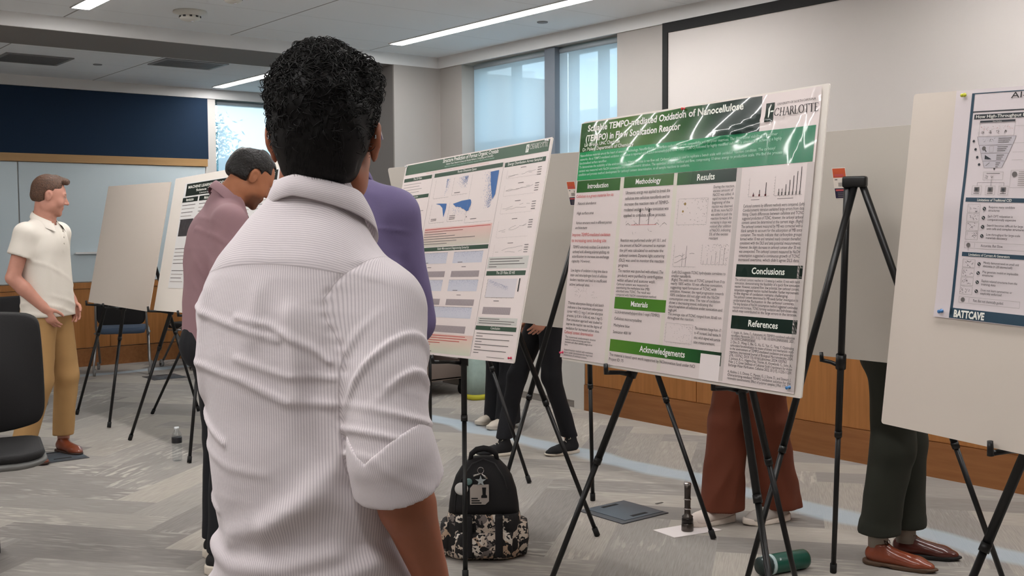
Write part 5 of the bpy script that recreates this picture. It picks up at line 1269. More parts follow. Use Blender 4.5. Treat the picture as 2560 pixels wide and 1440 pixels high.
class Field:
    def __init__(s, lo, hi, step, fx=(), fy=(), fz=()):
        s.X = axis_pts(lo[0], hi[0], step, fx); s.Y = axis_pts(lo[1], hi[1], step, fy); s.Z = axis_pts(lo[2], hi[2], step, fz)
        s.D = np.full((len(s.X), len(s.Y), len(s.Z)), 0.5, dtype=np.float32)
    def sub(s, lo, hi):
        r = []
        for A, a, b in ((s.X, lo[0], hi[0]), (s.Y, lo[1], hi[1]), (s.Z, lo[2], hi[2])):
            i = np.searchsorted(A, a); j = np.searchsorted(A, b, side='right')
            r.append(slice(int(i), int(j)))
        return tuple(r)
    def grid(s, sl):
        return s.X[sl[0]][:, None, None], s.Y[sl[1]][None, :, None], s.Z[sl[2]][None, None, :]
    def _apply(s, sl, d, k, op):
        cur = s.D[sl]
        if op == 'add':
            if k > 0:
                h = np.clip(0.5+0.5*(cur-d)/k, 0, 1); s.D[sl] = cur*(1-h)+d*h-k*h*(1-h)
            else: s.D[sl] = np.minimum(cur, d)
        elif op == 'cut':
            d = -d
            if k > 0:
                h = np.clip(0.5-0.5*(cur-d)/k, 0, 1); s.D[sl] = cur*(1-h)+d*h+k*h*(1-h)
            else: s.D[sl] = np.maximum(cur, d)
    def cap(s, a, b, ra, rb, k=0.02, flat=None, op='add'):
        """tapered limb from a to b; flat = (axis vector, factor) squashes it"""
        a = np.array(a, float); b = np.array(b, float); pad = max(ra, rb)*1.25+0.05+k
        if flat is not None: pad = pad*max(1, flat[1])
        sl = s.sub(np.minimum(a, b)-pad, np.maximum(a, b)+pad)
        x, y, z = s.grid(sl); ba = b-a; L = max(ba @ ba, 1e-9)
        px, py, pz = x-a[0], y-a[1], z-a[2]
        t = np.clip((px*ba[0]+py*ba[1]+pz*ba[2])/L, 0, 1)
        dx, dy, dz = px-t*ba[0], py-t*ba[1], pz-t*ba[2]
        if flat is not None:
            n = np.array(flat[0], float); n /= np.linalg.norm(n); q = (dx*n[0]+dy*n[1]+dz*n[2])*(1/flat[1]-1)
            dx, dy, dz = dx+q*n[0], dy+q*n[1], dz+q*n[2]
        d = np.sqrt(dx*dx+dy*dy+dz*dz)-(ra+(rb-ra)*t)
        s._apply(sl, d.astype(np.float32), k, op); return s
    def capcut(s, a, b, ra, rb, k=0.02):
        """tapered limb with a flat end at b (a short sleeve)"""
        a = np.array(a, float); b = np.array(b, float); pad = max(ra, rb)+0.05+k
        sl = s.sub(np.minimum(a, b)-pad, np.maximum(a, b)+pad); x, y, z = s.grid(sl); ba = b-a; L = ba @ ba
        px, py, pz = x-a[0], y-a[1], z-a[2]; t = (px*ba[0]+py*ba[1]+pz*ba[2])/L; tc = np.clip(t, 0, 1.2)
        d = np.sqrt((px-tc*ba[0])**2+(py-tc*ba[1])**2+(pz-tc*ba[2])**2)-(ra+(rb-ra)*np.clip(t, 0, 1)); d = np.maximum(d, (t-1)*math.sqrt(L))
        s._apply(sl, d.astype(np.float32), k, 'add'); return s
    def ell(s, c, r, k=0.02, Rm=None, op='add'):
        """ellipsoid; Rm = 3x3 matrix whose columns are its axes"""
        c = np.array(c, float); r = np.array(r, float); pad = r.max()+0.05+k
        sl = s.sub(c-pad, c+pad); x, y, z = s.grid(sl)
        px, py, pz = x-c[0], y-c[1], z-c[2]
        if Rm is not None:
            q = [px*Rm[0][i]+py*Rm[1][i]+pz*Rm[2][i] for i in range(3)]
        else: q = [px, py, pz]
        k0 = np.sqrt((q[0]/r[0])**2+(q[1]/r[1])**2+(q[2]/r[2])**2); k1 = np.sqrt((q[0]/r[0]**2)**2+(q[1]/r[1]**2)**2+(q[2]/r[2]**2)**2)+1e-9
        s._apply(sl, (k0*(k0-1)/k1).astype(np.float32), k, op); return s
    def fn(s, f, lo, hi, k=0.02, op='add'):
        sl = s.sub(lo, hi); x, y, z = s.grid(sl); x, y, z = np.broadcast_arrays(x, y, z)
        s._apply(sl, f(x, y, z).astype(np.float32), k, op); return s
    def mod(s, f, band=0.06):
        """add f(x,y,z) to the distance near the surface"""
        m = np.abs(s.D) < band; i, j, k = np.nonzero(m)
        s.D[m] += f(s.X[i], s.Y[j], s.Z[k]).astype(np.float32); return s
    def mesh(s, smooth=0):
        D = s.D; nx, ny, nz = D.shape; inside = D < 0
        cs = (nx-1, ny-1, nz-1); N = cs[0]*cs[1]*cs[2]
        acc = np.zeros((N, 3)); cnt = np.zeros(N)
        A = (s.X, s.Y, s.Z); quads = []
        for ax in range(3):
            sa = [slice(None)]*3; sb = [slice(None)]*3; sa[ax] = slice(0, -1); sb[ax] = slice(1, None)
            c = inside[tuple(sa)] != inside[tuple(sb)]
            idx = np.array(np.nonzero(c)); i0 = idx.copy(); i1 = idx.copy(); i1[ax] += 1
            d0 = D[tuple(i0)].astype(float); d1 = D[tuple(i1)].astype(float); t = d0/(d0-d1)
            P = np.stack([A[q][i0[q]] for q in range(3)], 1); P[:, ax] += t*(A[ax][i1[ax]]-A[ax][i0[ax]])
            o1, o2 = [q for q in range(3) if q != ax]; cell = []
            for e1, e2 in ((-1, -1), (0, -1), (0, 0), (-1, 0)):
                q = idx.copy(); q[o1] += e1; q[o2] += e2
                ok = (q[o1] >= 0) & (q[o2] >= 0) & (q[o1] < cs[o1]) & (q[o2] < cs[o2])
                fl = np.where(ok, (q[0]*cs[1]+q[1])*cs[2]+q[2], -1); cell.append(fl)
                for w in range(3): acc[:, w] += np.bincount(fl[ok], weights=P[ok, w], minlength=N)
                cnt += np.bincount(fl[ok], minlength=N)
            Q = np.stack(cell, 1); ok = (Q >= 0).all(1); Q = Q[ok]; fs = inside[tuple(i0)][ok]
            if ax == 1: fs = ~fs
            Q[~fs] = Q[~fs][:, ::-1]; quads.append(Q)
        Q = np.concatenate(quads); used = cnt > 0
        remap = -np.ones(N, int); remap[used] = np.arange(used.sum())
        V = acc[used]/cnt[used][:, None]; F = remap[Q]
        for _ in range(smooth):
            S = np.zeros_like(V); C = np.zeros(len(V))
            for a, b in ((0, 1), (1, 2), (2, 3), (3, 0)):
                for w in range(3): S[:, w] += np.bincount(F[:, a], weights=V[F[:, b], w], minlength=len(V)) + np.bincount(F[:, b], weights=V[F[:, a], w], minlength=len(V))
                C += np.bincount(F[:, a], minlength=len(V)) + np.bincount(F[:, b], minlength=len(V))
            V = V*0.4 + 0.6*S/np.maximum(C, 1)[:, None]
        return V, F

def np_obj(name, V, F, m, parent=None, cols=None, attrs=None):
    me = bpy.data.meshes.new(name)
    me.vertices.add(len(V)); me.vertices.foreach_set('co', np.ascontiguousarray(V, dtype=np.float32).ravel())
    n = F.shape[1]; me.loops.add(len(F)*n); me.loops.foreach_set('vertex_index', np.ascontiguousarray(F, dtype=np.int32).ravel())
    me.polygons.add(len(F)); me.polygons.foreach_set('loop_start', np.arange(0, len(F)*n, n, dtype=np.int32)); me.polygons.foreach_set('loop_total', np.full(len(F), n, dtype=np.int32))
    me.update(calc_edges=True); me.validate()
    me.polygons.foreach_set('use_smooth', np.ones(len(me.polygons), dtype=bool))
    for mm in (m if isinstance(m, (list, tuple)) else [m]): me.materials.append(mm)
    if cols is not None:
        a = me.color_attributes.new('Col', 'FLOAT_COLOR', 'POINT'); c = np.ones((len(V), 4), dtype=np.float32); c[:, :3] = cols; a.data.foreach_set('color', c.ravel())
    if attrs:
        for k, val in attrs.items():
            a = me.attributes.new(k, 'FLOAT_VECTOR', 'POINT'); a.data.foreach_set('vector', np.ascontiguousarray(val, dtype=np.float32).ravel())
    o = bpy.data.objects.new(name, me); COL.objects.link(o)
    if parent is not None: o.parent = parent
    return o

def wob(seed, n=10, lo=6, hi=30, aniso=(1, 1, 1)):
    r = np.random.RandomState(seed); K = r.randn(n, 3); K /= np.linalg.norm(K, axis=1)[:, None]; K *= r.uniform(lo, hi, n)[:, None]*np.array(aniso); ph = r.uniform(0, 6.28, n); A = r.uniform(0.5, 1, n)
    def f(x, y, z):
        o = 0
        for k, p, a in zip(K, ph, A): o = o + a*np.sin(k[0]*x+k[1]*y+k[2]*z+p)
        return o/np.sqrt(n)
    return f
def rotm(yaw=0, pitch=0, roll=0):
    """columns: right, forward, up of a head turned by yaw (left +), pitch (down +), roll"""
    cy, sy = math.cos(yaw), math.sin(yaw); cp, sp = math.cos(-pitch), math.sin(-pitch); cr, sr = math.cos(roll), math.sin(roll)
    Z = np.array([[cy, -sy, 0], [sy, cy, 0], [0, 0, 1]]); X = np.array([[1, 0, 0], [0, cp, -sp], [0, sp, cp]]); Y = np.array([[cr, 0, sr], [0, 1, 0], [-sr, 0, cr]])
    return Z @ X @ Y

class Head:
    def __init__(s, pos, yaw=0, pitch=0, roll=0, scale=1.0):
        s.p = np.array(pos, float); s.R = rotm(yaw, pitch, roll); s.s = scale
    def W(s, q): return s.p + s.R @ (np.array(q, float)*s.s)
    def L(s, P): return ((P - s.p) @ s.R)/s.s
    def build(s, f, face=True):
        w, sc, Rm = s.W, s.s, s.R
        def E(c, r, k=0.012, op='add'): f.ell(w(c), np.array(r)*sc, k, Rm, op)
        def C(a, b, ra, rb, k=0.012, op='add'): f.cap(w(a), w(b), ra*sc, rb*sc, k, None, op)
        E((0, -.014, .036), (.074, .096, .084)); E((0, .018, .010), (.070, .076, .085), .02)
        E((0, .034, -.035), (.058, .058, .078), .02); E((0, .040, -.078), (.044, .045, .034), .02)
        E((0, .078, -.100), (.019, .014, .016), .018)
        for sx in (-1, 1):
            E((sx*.036, .060, -.028), (.024, .026, .028), .02)          # cheek
            E((sx*.052, .000, -.060), (.014, .040, .030), .02)          # jaw angle
        if face:
            C((-.034, .080, .022), (.034, .080, .022), .013, .013, .016)
            C((0, .088, .010), (0, .112, -.026), .0085, .0115, .008)
            for sx in (-1, 1): E((sx*.011, .100, -.031), (.0085, .010, .0075), .006)
            C((-.017, .088, -.056), (.017, .088, -.056), .0075, .0075, .006); C((-.014, .086, -.067), (.014, .086, -.067), .008, .008, .006)
            for sx in (-1, 1):
                E((sx*.031, .100, .004), (.015, .012, .0105), .010, 'cut'); E((sx*.031, .078, .003), (.0135, .0135, .0125), .003)
        for sx in (-1, 1):
            E((sx*.079, -.006, -.004), (.0075, .019, .033), .006); E((sx*.087, -.013, .006), (.006, .016, .024), .006)
            E((sx*.0945, -.003, .002), (.0095, .0115, .0190), .004, 'cut')
    def paint(s, V, cols, skin, brow=(45, 32, 26), lip=None, beard=None, beard_amt=0.6, eyes=True):
        q = s.L(V); x, y, z = q[:, 0], q[:, 1], q[:, 2]; ax = np.abs(x)
        inside = (np.abs(z) < .14) & (ax < .11) & (y > -.12) & (y < .14)
        def mix(m, c, a=1.0):
            c = np.array(lin(c)[:3]); m = (np.clip(m, 0, 1)*a)[:, None]; cols[:] = cols*(1-m)+c*m
        if beard is not None:
            m = np.clip((y-.01)/.03, 0, 1)*np.clip((-.045-z-.25*np.maximum(0, .07-y))/.02, 0, 1)*inside
            st = np.exp(-((z+.047)/.006)**2)*(ax < .026)*(y > .075)
            mix(np.maximum(m, st*1.2), beard, beard_amt)
        if brow is not None: mix(np.exp(-((z-.026-.12*(.03-ax).clip(0, 1))/.0045)**2)*((ax > .012) & (ax < .047) & (y > .06))*inside, brow, 0.9)
        if lip is not None: mix(np.exp(-((z+.0615)/.008)**2)*((ax < .021) & (y > .082))*inside, lip, 0.7)
        if eyes:
            for sx in (-1, 1):
                r = np.sqrt(((x-sx*.031)/.0125)**2+((z-.002)/.0052)**2); m = (r < 1)*(y > .075)*inside
                mix(m.astype(float), (205, 195, 188), 0.8)
                r = np.sqrt(((x-sx*.031)/.0055)**2+((z-.002)/.0055)**2); mix(((r < 1)*(y > .075)*inside).astype(float), (40, 26, 20), 0.95)
                mix(np.exp(-((z-.0085)/.0022)**2)*((np.abs(x-sx*.031) < .015) & (y > .07))*inside, (50, 34, 28), 0.7)

def hand(f, wrist, d, palm_n, thumb_side, curl=0.35, sc=1.0, k=0.004):
    """palm, four separate bent fingers of different lengths and a thumb from the side of the palm.
    d: direction to the fingers, palm_n: out of the palm, thumb_side: towards the thumb"""
    w = np.array(wrist, float); d = np.array(d, float); d /= np.linalg.norm(d); n = np.array(palm_n, float); n -= d*(n @ d); n /= np.linalg.norm(n)
    t = np.cross(d, n); t = t if t @ np.array(thumb_side, float) > 0 else -t
    P = lambda a, b, c: w + (d*a + t*b + n*c)*sc
    f.cap(P(-.02, 0, 0), P(.02, 0, 0), .026*sc, .026*sc, .012, (n, .72)); f.cap(P(.03, .012, 0), P(.085, .020, 0), .022*sc, .021*sc, .010, (n, .55)); f.cap(P(.03, -.014, 0), P(.078, -.020, 0), .021*sc, .019*sc, .010, (n, .55)); f.cap(P(.03, 0, 0), P(.085, 0, 0), .022*sc, .021*sc, .01, (n, .55))
    for i, (b, L, r) in enumerate(((.030, .070, .0088), (.011, .080, .0090), (-.009, .074, .0086), (-.027, .058, .0076))):
        a0 = .086-.004*abs(i-1); p = P(a0, b, 0); ang = curl*(0.8+.15*i)
        for seg, fr in ((0, .45), (1, .32), (2, .25)):
            dd = d*math.cos(ang)+n*math.sin(ang)+t*(.06*(1.5-i)); q = p+dd*L*fr*sc
            f.cap(p, q, r*sc*(1-.08*seg), r*sc*(1-.08*(seg+1)), k if seg else .006); p = q; ang += curl*1.3
    p = P(.020, .026, .004); dd = d*.62+t*.66+n*.35; q = p+dd*.040*sc; f.cap(p, q, .0135*sc, .0108*sc, .010)
    dd2 = d*.85+t*.35+n*.45; q2 = q+dd2*.032*sc; f.cap(q, q2, .0105*sc, .0095*sc, .004); q3 = q2+(d*.9+t*.1+n*.5)*.022*sc; f.cap(q2, q3, .0092*sc, .008*sc, .004)

def skin_mat(name, rgb):
    return mat(name, rgb, 0.5, vcol='Col', spec=0.35, noise=0.05, nscale=30)
def skincols(V, rgb):
    c = np.zeros((len(V), 3)); c[:] = lin(rgb)[:3]; return c

def shoe(name, parent, heel, toe, m, msole, style='derby', lace=None, h=0.075, w=0.047, label=None):
    """one shoe as a mesh with its sole; heel and toe are (x, y) in the person's frame"""
    H = np.array([heel[0], heel[1], 0.0]); T = np.array([toe[0], toe[1], 0.0]); d = T-H; L = np.linalg.norm(d); d /= L; s = np.array([-d[1], d[0], 0.0])
    z = np.array([0, 0, 1.0]); lo = np.minimum(H, T)-.08; hi = np.maximum(H, T)+.08; hi[2] = .2; lo[2] = -.02
    P = lambda a, b, c: H+d*a*L+s*b+z*c
    base = 0.022 if style == 'runner' else 0.016
    f = Field(lo, hi, 0.0055)
    f.cap(P(.13, 0, base+.030), P(.28, 0, base+.034), w*.72, w*.70, .02, None)
    f.cap(P(.30, 0, base+.020), P(.72, .004, base+.013), w*.78, w*.92, .03, (z, .72))
    f.cap(P(.72, .004, base+.010), P(.88, .002, base+.006), w*.86, w*.62, .03, (z, .62))
    f.cap(P(.18, 0, base+.03), P(.24, 0, h+.03), w*.70, w*.72, .02)
    f.cap(P(.30, 0, base+.055), P(.56, 0, base+.028), w*.52, w*.62, .03, (z, .8))
    if style == 'high': f.cap(P(.2, 0, h), P(.22, 0, h+.05), w*.72, w*.72, .02)
    f.fn(lambda x, y, zz: zz-base, lo, hi, .002, 'cut'); top = h+(.065 if style == 'high' else .022)
    f.fn(lambda x, y, zz: top-zz, lo, hi, .003, 'cut')
    V, F = f.mesh(1); o = np_obj(name, V, F, m, parent)
    if label: o['label'] = label
    g = Field(lo, hi, 0.0055); sw = w*1.06
    def sole(x, y, zz):
        a = ((x-H[0])*d[0]+(y-H[1])*d[1])/L; b = (x-H[0])*s[0]+(y-H[1])*s[1]
        half = sw*(0.74+.22*np.sin(np.clip((a-.05)/.9, 0, 1)*PI*0.95+.25)) ; half = np.where(a > .8, half*np.sqrt(np.clip(1-((a-.8)/.22)**2, 0, 1)), half); half = np.where(a < .10, half*np.sqrt(np.clip(1-((.10-a)/.11)**2, 0, 1)), half)
        t1 = base+(.004 if style != 'runner' else .010+.008*np.cos(a*6))
        lowz = np.where((style == 'derby') & (a > .28) & (a < .42), .006, 0.0) + np.where(a > .82, (a-.82)*.05, 0)
        return np.maximum(np.abs(b)-half, np.maximum(zz-t1, lowz-zz))
    g.fn(sole, lo, hi, 0); V, F = g.mesh(1); so = np_obj('sole', V, F, msole, o)
    if lace is not None:
        mb = MB()
        for k in range(4):
            a = .34+.065*k; zz = base+.077-.011*k-(.004 if style != 'high' else 0) + (0.0 if style != 'high' else .0)
            pts = [P(a+.01*math.sin(t*3), (t-.5)*.036, zz+.008*(1-(2*t-1)**2)-.004) for t in (0, .25, .5, .75, 1)]
            mb.tube(pts, .0022, 6)
        for sg in (-1, 1):
            mb.tube([P(.34, 0, base+.085), P(.30, sg*.02, base+.098), P(.33, sg*.036, base+.086), P(.35, sg*.018, base+.080)], .0018, 6)
        lo_ = mb.build('laces', lace); lo_.parent = o
    return o

def rigid(v): return np.array(v, float)
def person_root(label, pos, phi, group=None):
    """phi: the way the person faces, degrees from +x; local y is forward, local x the person's right"""
    return empty('person', (pos[0], pos[1], 0), label, 'person', group, R(phi-90))

def folds_mod(f, seed, amp, lo=12, hi=40, aniso=(1, 1, .5), cond=None):
    w = wob(seed, 12, lo, hi, aniso); w2 = wob(seed+50, 8, lo*.4, hi*.4)
    def g(x, y, z):
        q = w2(x, y, z); v = w(x+.02*q, y, z+.02*q); v = np.abs(v)
        r = amp*(v-.6)
        return r if cond is None else r*cond(x, y, z)
    f.mod(g)

def trousers(root, hip, knees, ankles, m, waist_z=1.02, r=(.085, .062, .055), hem=None, seed=1, wide=0.0, fold=.004, step=.009, depth=.115, cuff=False, name='trousers', mcuff=None):
    pts = [np.array(p, float) for p in (hip[0], hip[1], *knees, *ankles)]
    lo = np.min(pts, 0)-.18; hi = np.max(pts, 0)+.18; lo[2] = min(p[2] for p in pts)-.03; hi[2] = waist_z+.02
    f = Field(lo, hi, step)
    c = (pts[0]+pts[1])/2
    f.ell((c[0], c[1], c[2]+.06), (.175, depth, .16), .03); f.ell((c[0], c[1]-.03, c[2]-.02), (.16, depth*1.02, .12), .04)
    for i in (0, 1):
        H = np.array(hip[i], float); K = np.array(knees[i], float); A = np.array(ankles[i], float)
        f.cap(H, K, r[0], r[1], .03); f.cap(K, A, r[1], r[2]+wide, .03)
        if cuff: f.cap(A+(K-A)*.02, A+(K-A)*.09, r[2]+wide+.006, r[2]+wide+.006, .002)
    folds_mod(f, seed, fold, 9, 26, (1, 1, .4)); folds_mod(f, seed+7, fold*.7, 28, 60, (1, 1, .7))
    for i in (0, 1):
        A = np.array(ankles[i], float); f.fn(lambda x, y, z, A=A: np.maximum(A[2]-z+.05*0, np.maximum(np.abs(x-A[0])-.14, np.abs(y-A[1])-.16)), A-.2, A+.2, .0, 'cut') if False else None
    zc = min(p[2] for p in (np.array(ankles[0]), np.array(ankles[1])))
    hemz = [np.array(a, float)[2] for a in ankles]
    mid = (np.array(ankles[0], float)+np.array(ankles[1], float))/2; dv = np.array(ankles[0], float)-np.array(ankles[1], float)
    def below(x, y, z):
        side = (x-mid[0])*dv[0]+(y-mid[1])*dv[1]
        return z-np.where(side > 0, hemz[0], hemz[1])
    f.fn(below, lo, hi, .002, 'cut'); f.fn(lambda x, y, z: waist_z-z, lo, hi, .004, 'cut')
    V, F = f.mesh(1); return np_obj(name, V, F, m, root)
# ------------------------------------------------------------------ the man in front, seen from behind
def mat_shirt_striped():
    m = bpy.data.materials.new('striped_cotton'); m.use_nodes = True; nt = m.node_tree; b = nt.nodes['Principled BSDF']
    b.inputs['Roughness'].default_value = 0.85; b.inputs['Specular IOR Level'].default_value = 0.2; b.inputs['Sheen Weight'].default_value = 0.1
    a1 = nt.nodes.new('ShaderNodeAttribute'); a1.attribute_name = 'sc'; s1 = nt.nodes.new('ShaderNodeSeparateXYZ'); nt.links.new(a1.outputs['Vector'], s1.inputs[0])
    a2 = nt.nodes.new('ShaderNodeAttribute'); a2.attribute_name = 'mk'; s2 = nt.nodes.new('ShaderNodeSeparateXYZ'); nt.links.new(a2.outputs['Vector'], s2.inputs[0])
    def mth(op, a, b_=None, c=None):
        n = nt.nodes.new('ShaderNodeMath'); n.operation = op
        for k, q in enumerate((a, b_, c)):
            if q is None: continue
            if isinstance(q, (int, float)): n.inputs[k].default_value = q
            else: nt.links.new(q, n.inputs[k])
        return n.outputs[0]
    def stripe(s):
        q = mth('MULTIPLY', s, 2*PI/0.0037); q = mth('SINE', q); r = nt.nodes.new('ShaderNodeMapRange'); r.inputs['From Min'].default_value = -0.1; r.inputs['From Max'].default_value = 0.75; nt.links.new(q, r.inputs['Value']); return r.outputs[0]
    yo = mth('GREATER_THAN', s2.outputs[0], 0.0); sl = mth('GREATER_THAN', s2.outputs[1], 0.0)
    def mixv(f, a, b_): return mth('ADD', mth('MULTIPLY', a, mth('SUBTRACT', 1.0, f)), mth('MULTIPLY', b_, f))
    st = mixv(sl, mixv(yo, stripe(s1.outputs[0]), stripe(s1.outputs[1])), stripe(s1.outputs[2]))
    seam = mth('MINIMUM', mth('ADD', mth('ABSOLUTE', s2.outputs[0]), mth('MULTIPLY', sl, 1.0)), mth('ABSOLUTE', s2.outputs[1]))
    sm = mth('LESS_THAN', seam, 0.0011)
    mx = nt.nodes.new('ShaderNodeMixRGB'); nt.links.new(mth('MULTIPLY', st, 0.40), mx.inputs[0]); mx.inputs[1].default_value = lin((214, 206, 208)); mx.inputs[2].default_value = lin((146, 136, 146))
    m2 = nt.nodes.new('ShaderNodeMixRGB'); nt.links.new(mth('MULTIPLY', sm, 0.4), m2.inputs[0]); nt.links.new(mx.outputs[0], m2.inputs[1]); m2.inputs[2].default_value = lin((150, 140, 142))
    nt.links.new(m2.outputs[0], b.inputs['Base Color'])
    tc = nt.nodes.new('ShaderNodeTexCoord'); n = nt.nodes.new('ShaderNodeTexNoise'); n.inputs['Scale'].default_value = 28; n.inputs['Detail'].default_value = 4; nt.links.new(tc.outputs['Object'], n.inputs['Vector'])
    bp = nt.nodes.new('ShaderNodeBump'); bp.inputs['Strength'].default_value = 0.35; bp.inputs['Distance'].default_value = 0.006; nt.links.new(n.outputs['Fac'], bp.inputs['Height']); nt.links.new(bp.outputs[0], b.inputs['Normal'])
    return m
M_stripe = mat_shirt_striped()

def front_man():
    root = person_root('person seen from behind in a pale striped shirt with rolled sleeves, dark curly hair', (0.823, 1.579), 30)
    SK = (150, 92, 68)
    zs = [0.76, 0.87, 0.95, 1.02, 1.08, 1.20, 1.30, 1.37, 1.42, 1.45, 1.48, 1.51, 1.54, 1.565, 1.62]
    As = [.205, .188, .172, .152, .160, .170, .176, .172, .154, .134, .112, .095, .074, .066, .055]
    Bs = [.142, .138, .132, .122, .129, .128, .127, .120, .108, .096, .084, .073, .066, .062, .055]
    Cs = [.00, .00, .00, .00, .00, .00, -.004, -.008, -.014, -.018, -.016, -.010, -.004, .000, .004]
    Xs = [.022, .022, .022, .022, .020, .016, .014, .016, .018, .018, .020, .020, .027, .030, .032]
    def torso(x, y, z, off=0.0):
        a = np.interp(z, zs, As)+off; b = np.interp(z, zs, Bs)+off; c = np.interp(z, zs, Cs); xc = np.interp(z, zs, Xs)
        p = 2.35; qx = np.abs(x-xc)/a; qy = np.abs(y-c)/b
        k = (qx**p+qy**p)**(1/p)
        return (k-1)*np.minimum(a, b)*0.9
    SH = {1: (.164, -.018, 1.374), -1: (-.116, .004, 1.350)}; MD = {1: (.184, -.064, 1.276), -1: (-.130, .060, 1.28)}
    EL = {1: (.206, -.088, 1.158), -1: (-.125, .115, 1.15)}; WR = {1: (.226, .006, .950), -1: (-.06, .29, 1.10)}
    def armdist(x, y, z, s):
        best = None
        for A, B in ((SH[s], MD[s]), (MD[s], EL[s])):
            A = np.array(A); B = np.array(B); d = B-A; L = d @ d
            t = np.clip(((x-A[0])*d[0]+(y-A[1])*d[1]+(z-A[2])*d[2])/L, 0, 1)
            q = np.sqrt((x-A[0]-t*d[0])**2+(y-A[1]-t*d[1])**2+(z-A[2]-t*d[2])**2)
            best = q if best is None else np.minimum(best, q)
        return best
    # ---- shirt
    f = Field((-.31, -.23, .775), (.34, .26, 1.60), .0036)
    f.fn(torso, (-.31, -.23, .77), (.34, .26, 1.60), 0)
    for s in (1, -1):
        f.cap(SH[s], MD[s], .060, .056, .045); f.cap(MD[s], EL[s], .057, .056, .012)
    # sleeve of the bent left arm runs on to the forearm
    f.cap(EL[-1], tuple(np.array(EL[-1])*.55+np.array(WR[-1])*.45), .056, .050, .02)
    ridges = [  # (x, z) along the back, amplitude, width
        ([(-.15, 1.372), (-.085, 1.360), (.0, 1.341), (.045, 1.330)], .0028, .006), ([(-.03, 1.362), (.03, 1.352), (.10, 1.318), (.125, 1.300)], .0035, .006),
        ([(-.165, 1.290), (-.10, 1.283), (-.03, 1.270)], .0024, .006), ([(-.03, 1.300), (.06, 1.277), (.135, 1.276)], .0022, .006),
        ([(-.02, 1.268), (.06, 1.238), (.14, 1.236)], .0030, .007), ([(-.16, 1.215), (-.11, 1.190), (-.06, 1.168)], .0028, .006), ([(-.13, 1.155), (-.05, 1.132), (.02, 1.128)], .0016, .007),
        ([(-.13, 1.075), (-.09, 1.055)], .0024, .006), ([(.02, 1.045), (.08, 1.09), (.13, 1.14), (.165, 1.20)], .007, .022), ([(-.06, 1.02), (.05, 1.062), (.12, 1.10)], .006, .020),
        ([(-.15, 1.00), (-.06, .975), (.04, .985), (.12, 1.01)], .006, .016), ([(-.05, .93), (.06, .945), (.17, .99)], .006, .018), ([(-.16, .93), (-.10, .905), (-.02, .895)], .005, .016),
        ([(.06, 1.37), (.07, 1.32), (.075, 1.25)], .004, .014), ([(-.11, 1.40), (-.125, 1.32), (-.13, 1.24)], .004, .018), ([(.005, 1.40), (.0, 1.33)], .003, .016), ([(.09, 1.26), (.10, 1.18), (.135, 1.11)], -.006, .022)]
    def segd(x, z, P):
        best = None
        for (x0, z0), (x1, z1) in zip(P[:-1], P[1:]):
            dx, dz = x1-x0, z1-z0; t = np.clip(((x-x0)*dx+(z-z0)*dz)/(dx*dx+dz*dz), 0, 1); q = np.hypot(x-x0-t*dx, z-z0-t*dz); best = q if best is None else np.minimum(best, q)
        return best
    w1 = wob(5, 10, 8, 26, (1, 1, .5)); w2 = wob(9, 10, 20, 60); w3 = wob(13, 8, 60, 110, (1, 1, .6))
    def detail(x, y, z):
        o = .0050*w1(x, y, z)+.0020*w2(x, y, z)+.0005*w3(x, y, z)
        back = np.clip((-y-.01)/.05, 0, 1); notarm = np.clip((armdist(x, y, z, 1)-.066)/.012, 0, 1)
        for P, a, w in ridges: o = o-1.35*a*np.exp(-(segd(x, z, P)/w)**2)*back*notarm
        # yoke seam step
        ys = 1.442-1.0*(x-.01)**2
        o = o-.0012*np.clip((z-ys)/.002, 0, 1)*back*(z < 1.55)
        # sleeve folds: hanging diagonals and bunching above the cuff
        for s in (1, -1):
            A = np.array(SH[s]); B = np.array(EL[s]); d = B-A; t = ((x-A[0])*d[0]+(y-A[1])*d[1]+(z-A[2])*d[2])/(d @ d)
            q = np.clip((.074-armdist(x, y, z, s))/.010, 0, 1)*(np.abs(x) > .1)
            u = (x-A[0]-t*d[0])*s; v = (y-A[1]-t*d[1])
            ph = t*7.5+u*34-v*8
            fo = np.exp(-((np.sin(ph*1.55))/.34)**2)
            o = o-q*(.0100*fo*np.exp(-((t-.42)/.20)**2)+.0065*np.exp(-(np.sin(t*20-u*26+1.2)/.42)**2)*np.exp(-((t-.86)/.17)**2)) + q*.002
            # puckers along the armhole seam
            sx = np.interp(z, [1.30, 1.33, 1.36, 1.39, 1.42, 1.466], [.150, .135, .115, .108, .125, .172])
            m = (x*s-sx); o = o+.0008*np.exp(-(m/.012)**2)*np.sin(z*330+20*y)*back*(z > 1.28)*(z < 1.47)*(s > 0)+.0018*(s > 0)*np.exp(-(m/.004)**2)*back*(z > 1.28)*(z < 1.48)
        return o
    f.mod(detail, .03)
    # open neck
    f.fn(lambda x, y, z: np.sqrt((x-.031)**2+(y-.002)**2)-.060, (-.06, -.09, 1.52), (.13, .1, 1.61), .004, 'cut')
    f.fn(lambda x, y, z: 1.572-z, (-.31, -.23, 1.5), (.34, .26, 1.61), .0, 'cut')
    f.fn(lambda x, y, z: z-(.795+.02*np.cos(x*14)), (-.31, -.23, .77), (.34, .26, .85), .0, 'cut')
    # the right sleeve ends at the rolled cuff
    V, F = f.mesh(1)
    x, y, z = V.T
    d1 = armdist(x, y, z, 1); d2 = armdist(x, y, z, -1)
    sx = np.interp(z, [1.30, 1.33, 1.36, 1.39, 1.42, 1.466, 1.5], [.150, .135, .115, .108, .125, .172, .2])
    mR = np.where(z > 1.31, x-sx, .070-d1); mL = np.where(z > 1.31, -x-sx-.03, .062-d2); m2 = np.where(x > 0, mR, mL)
    m1 = z-(1.442-1.0*(x-.01)**2)
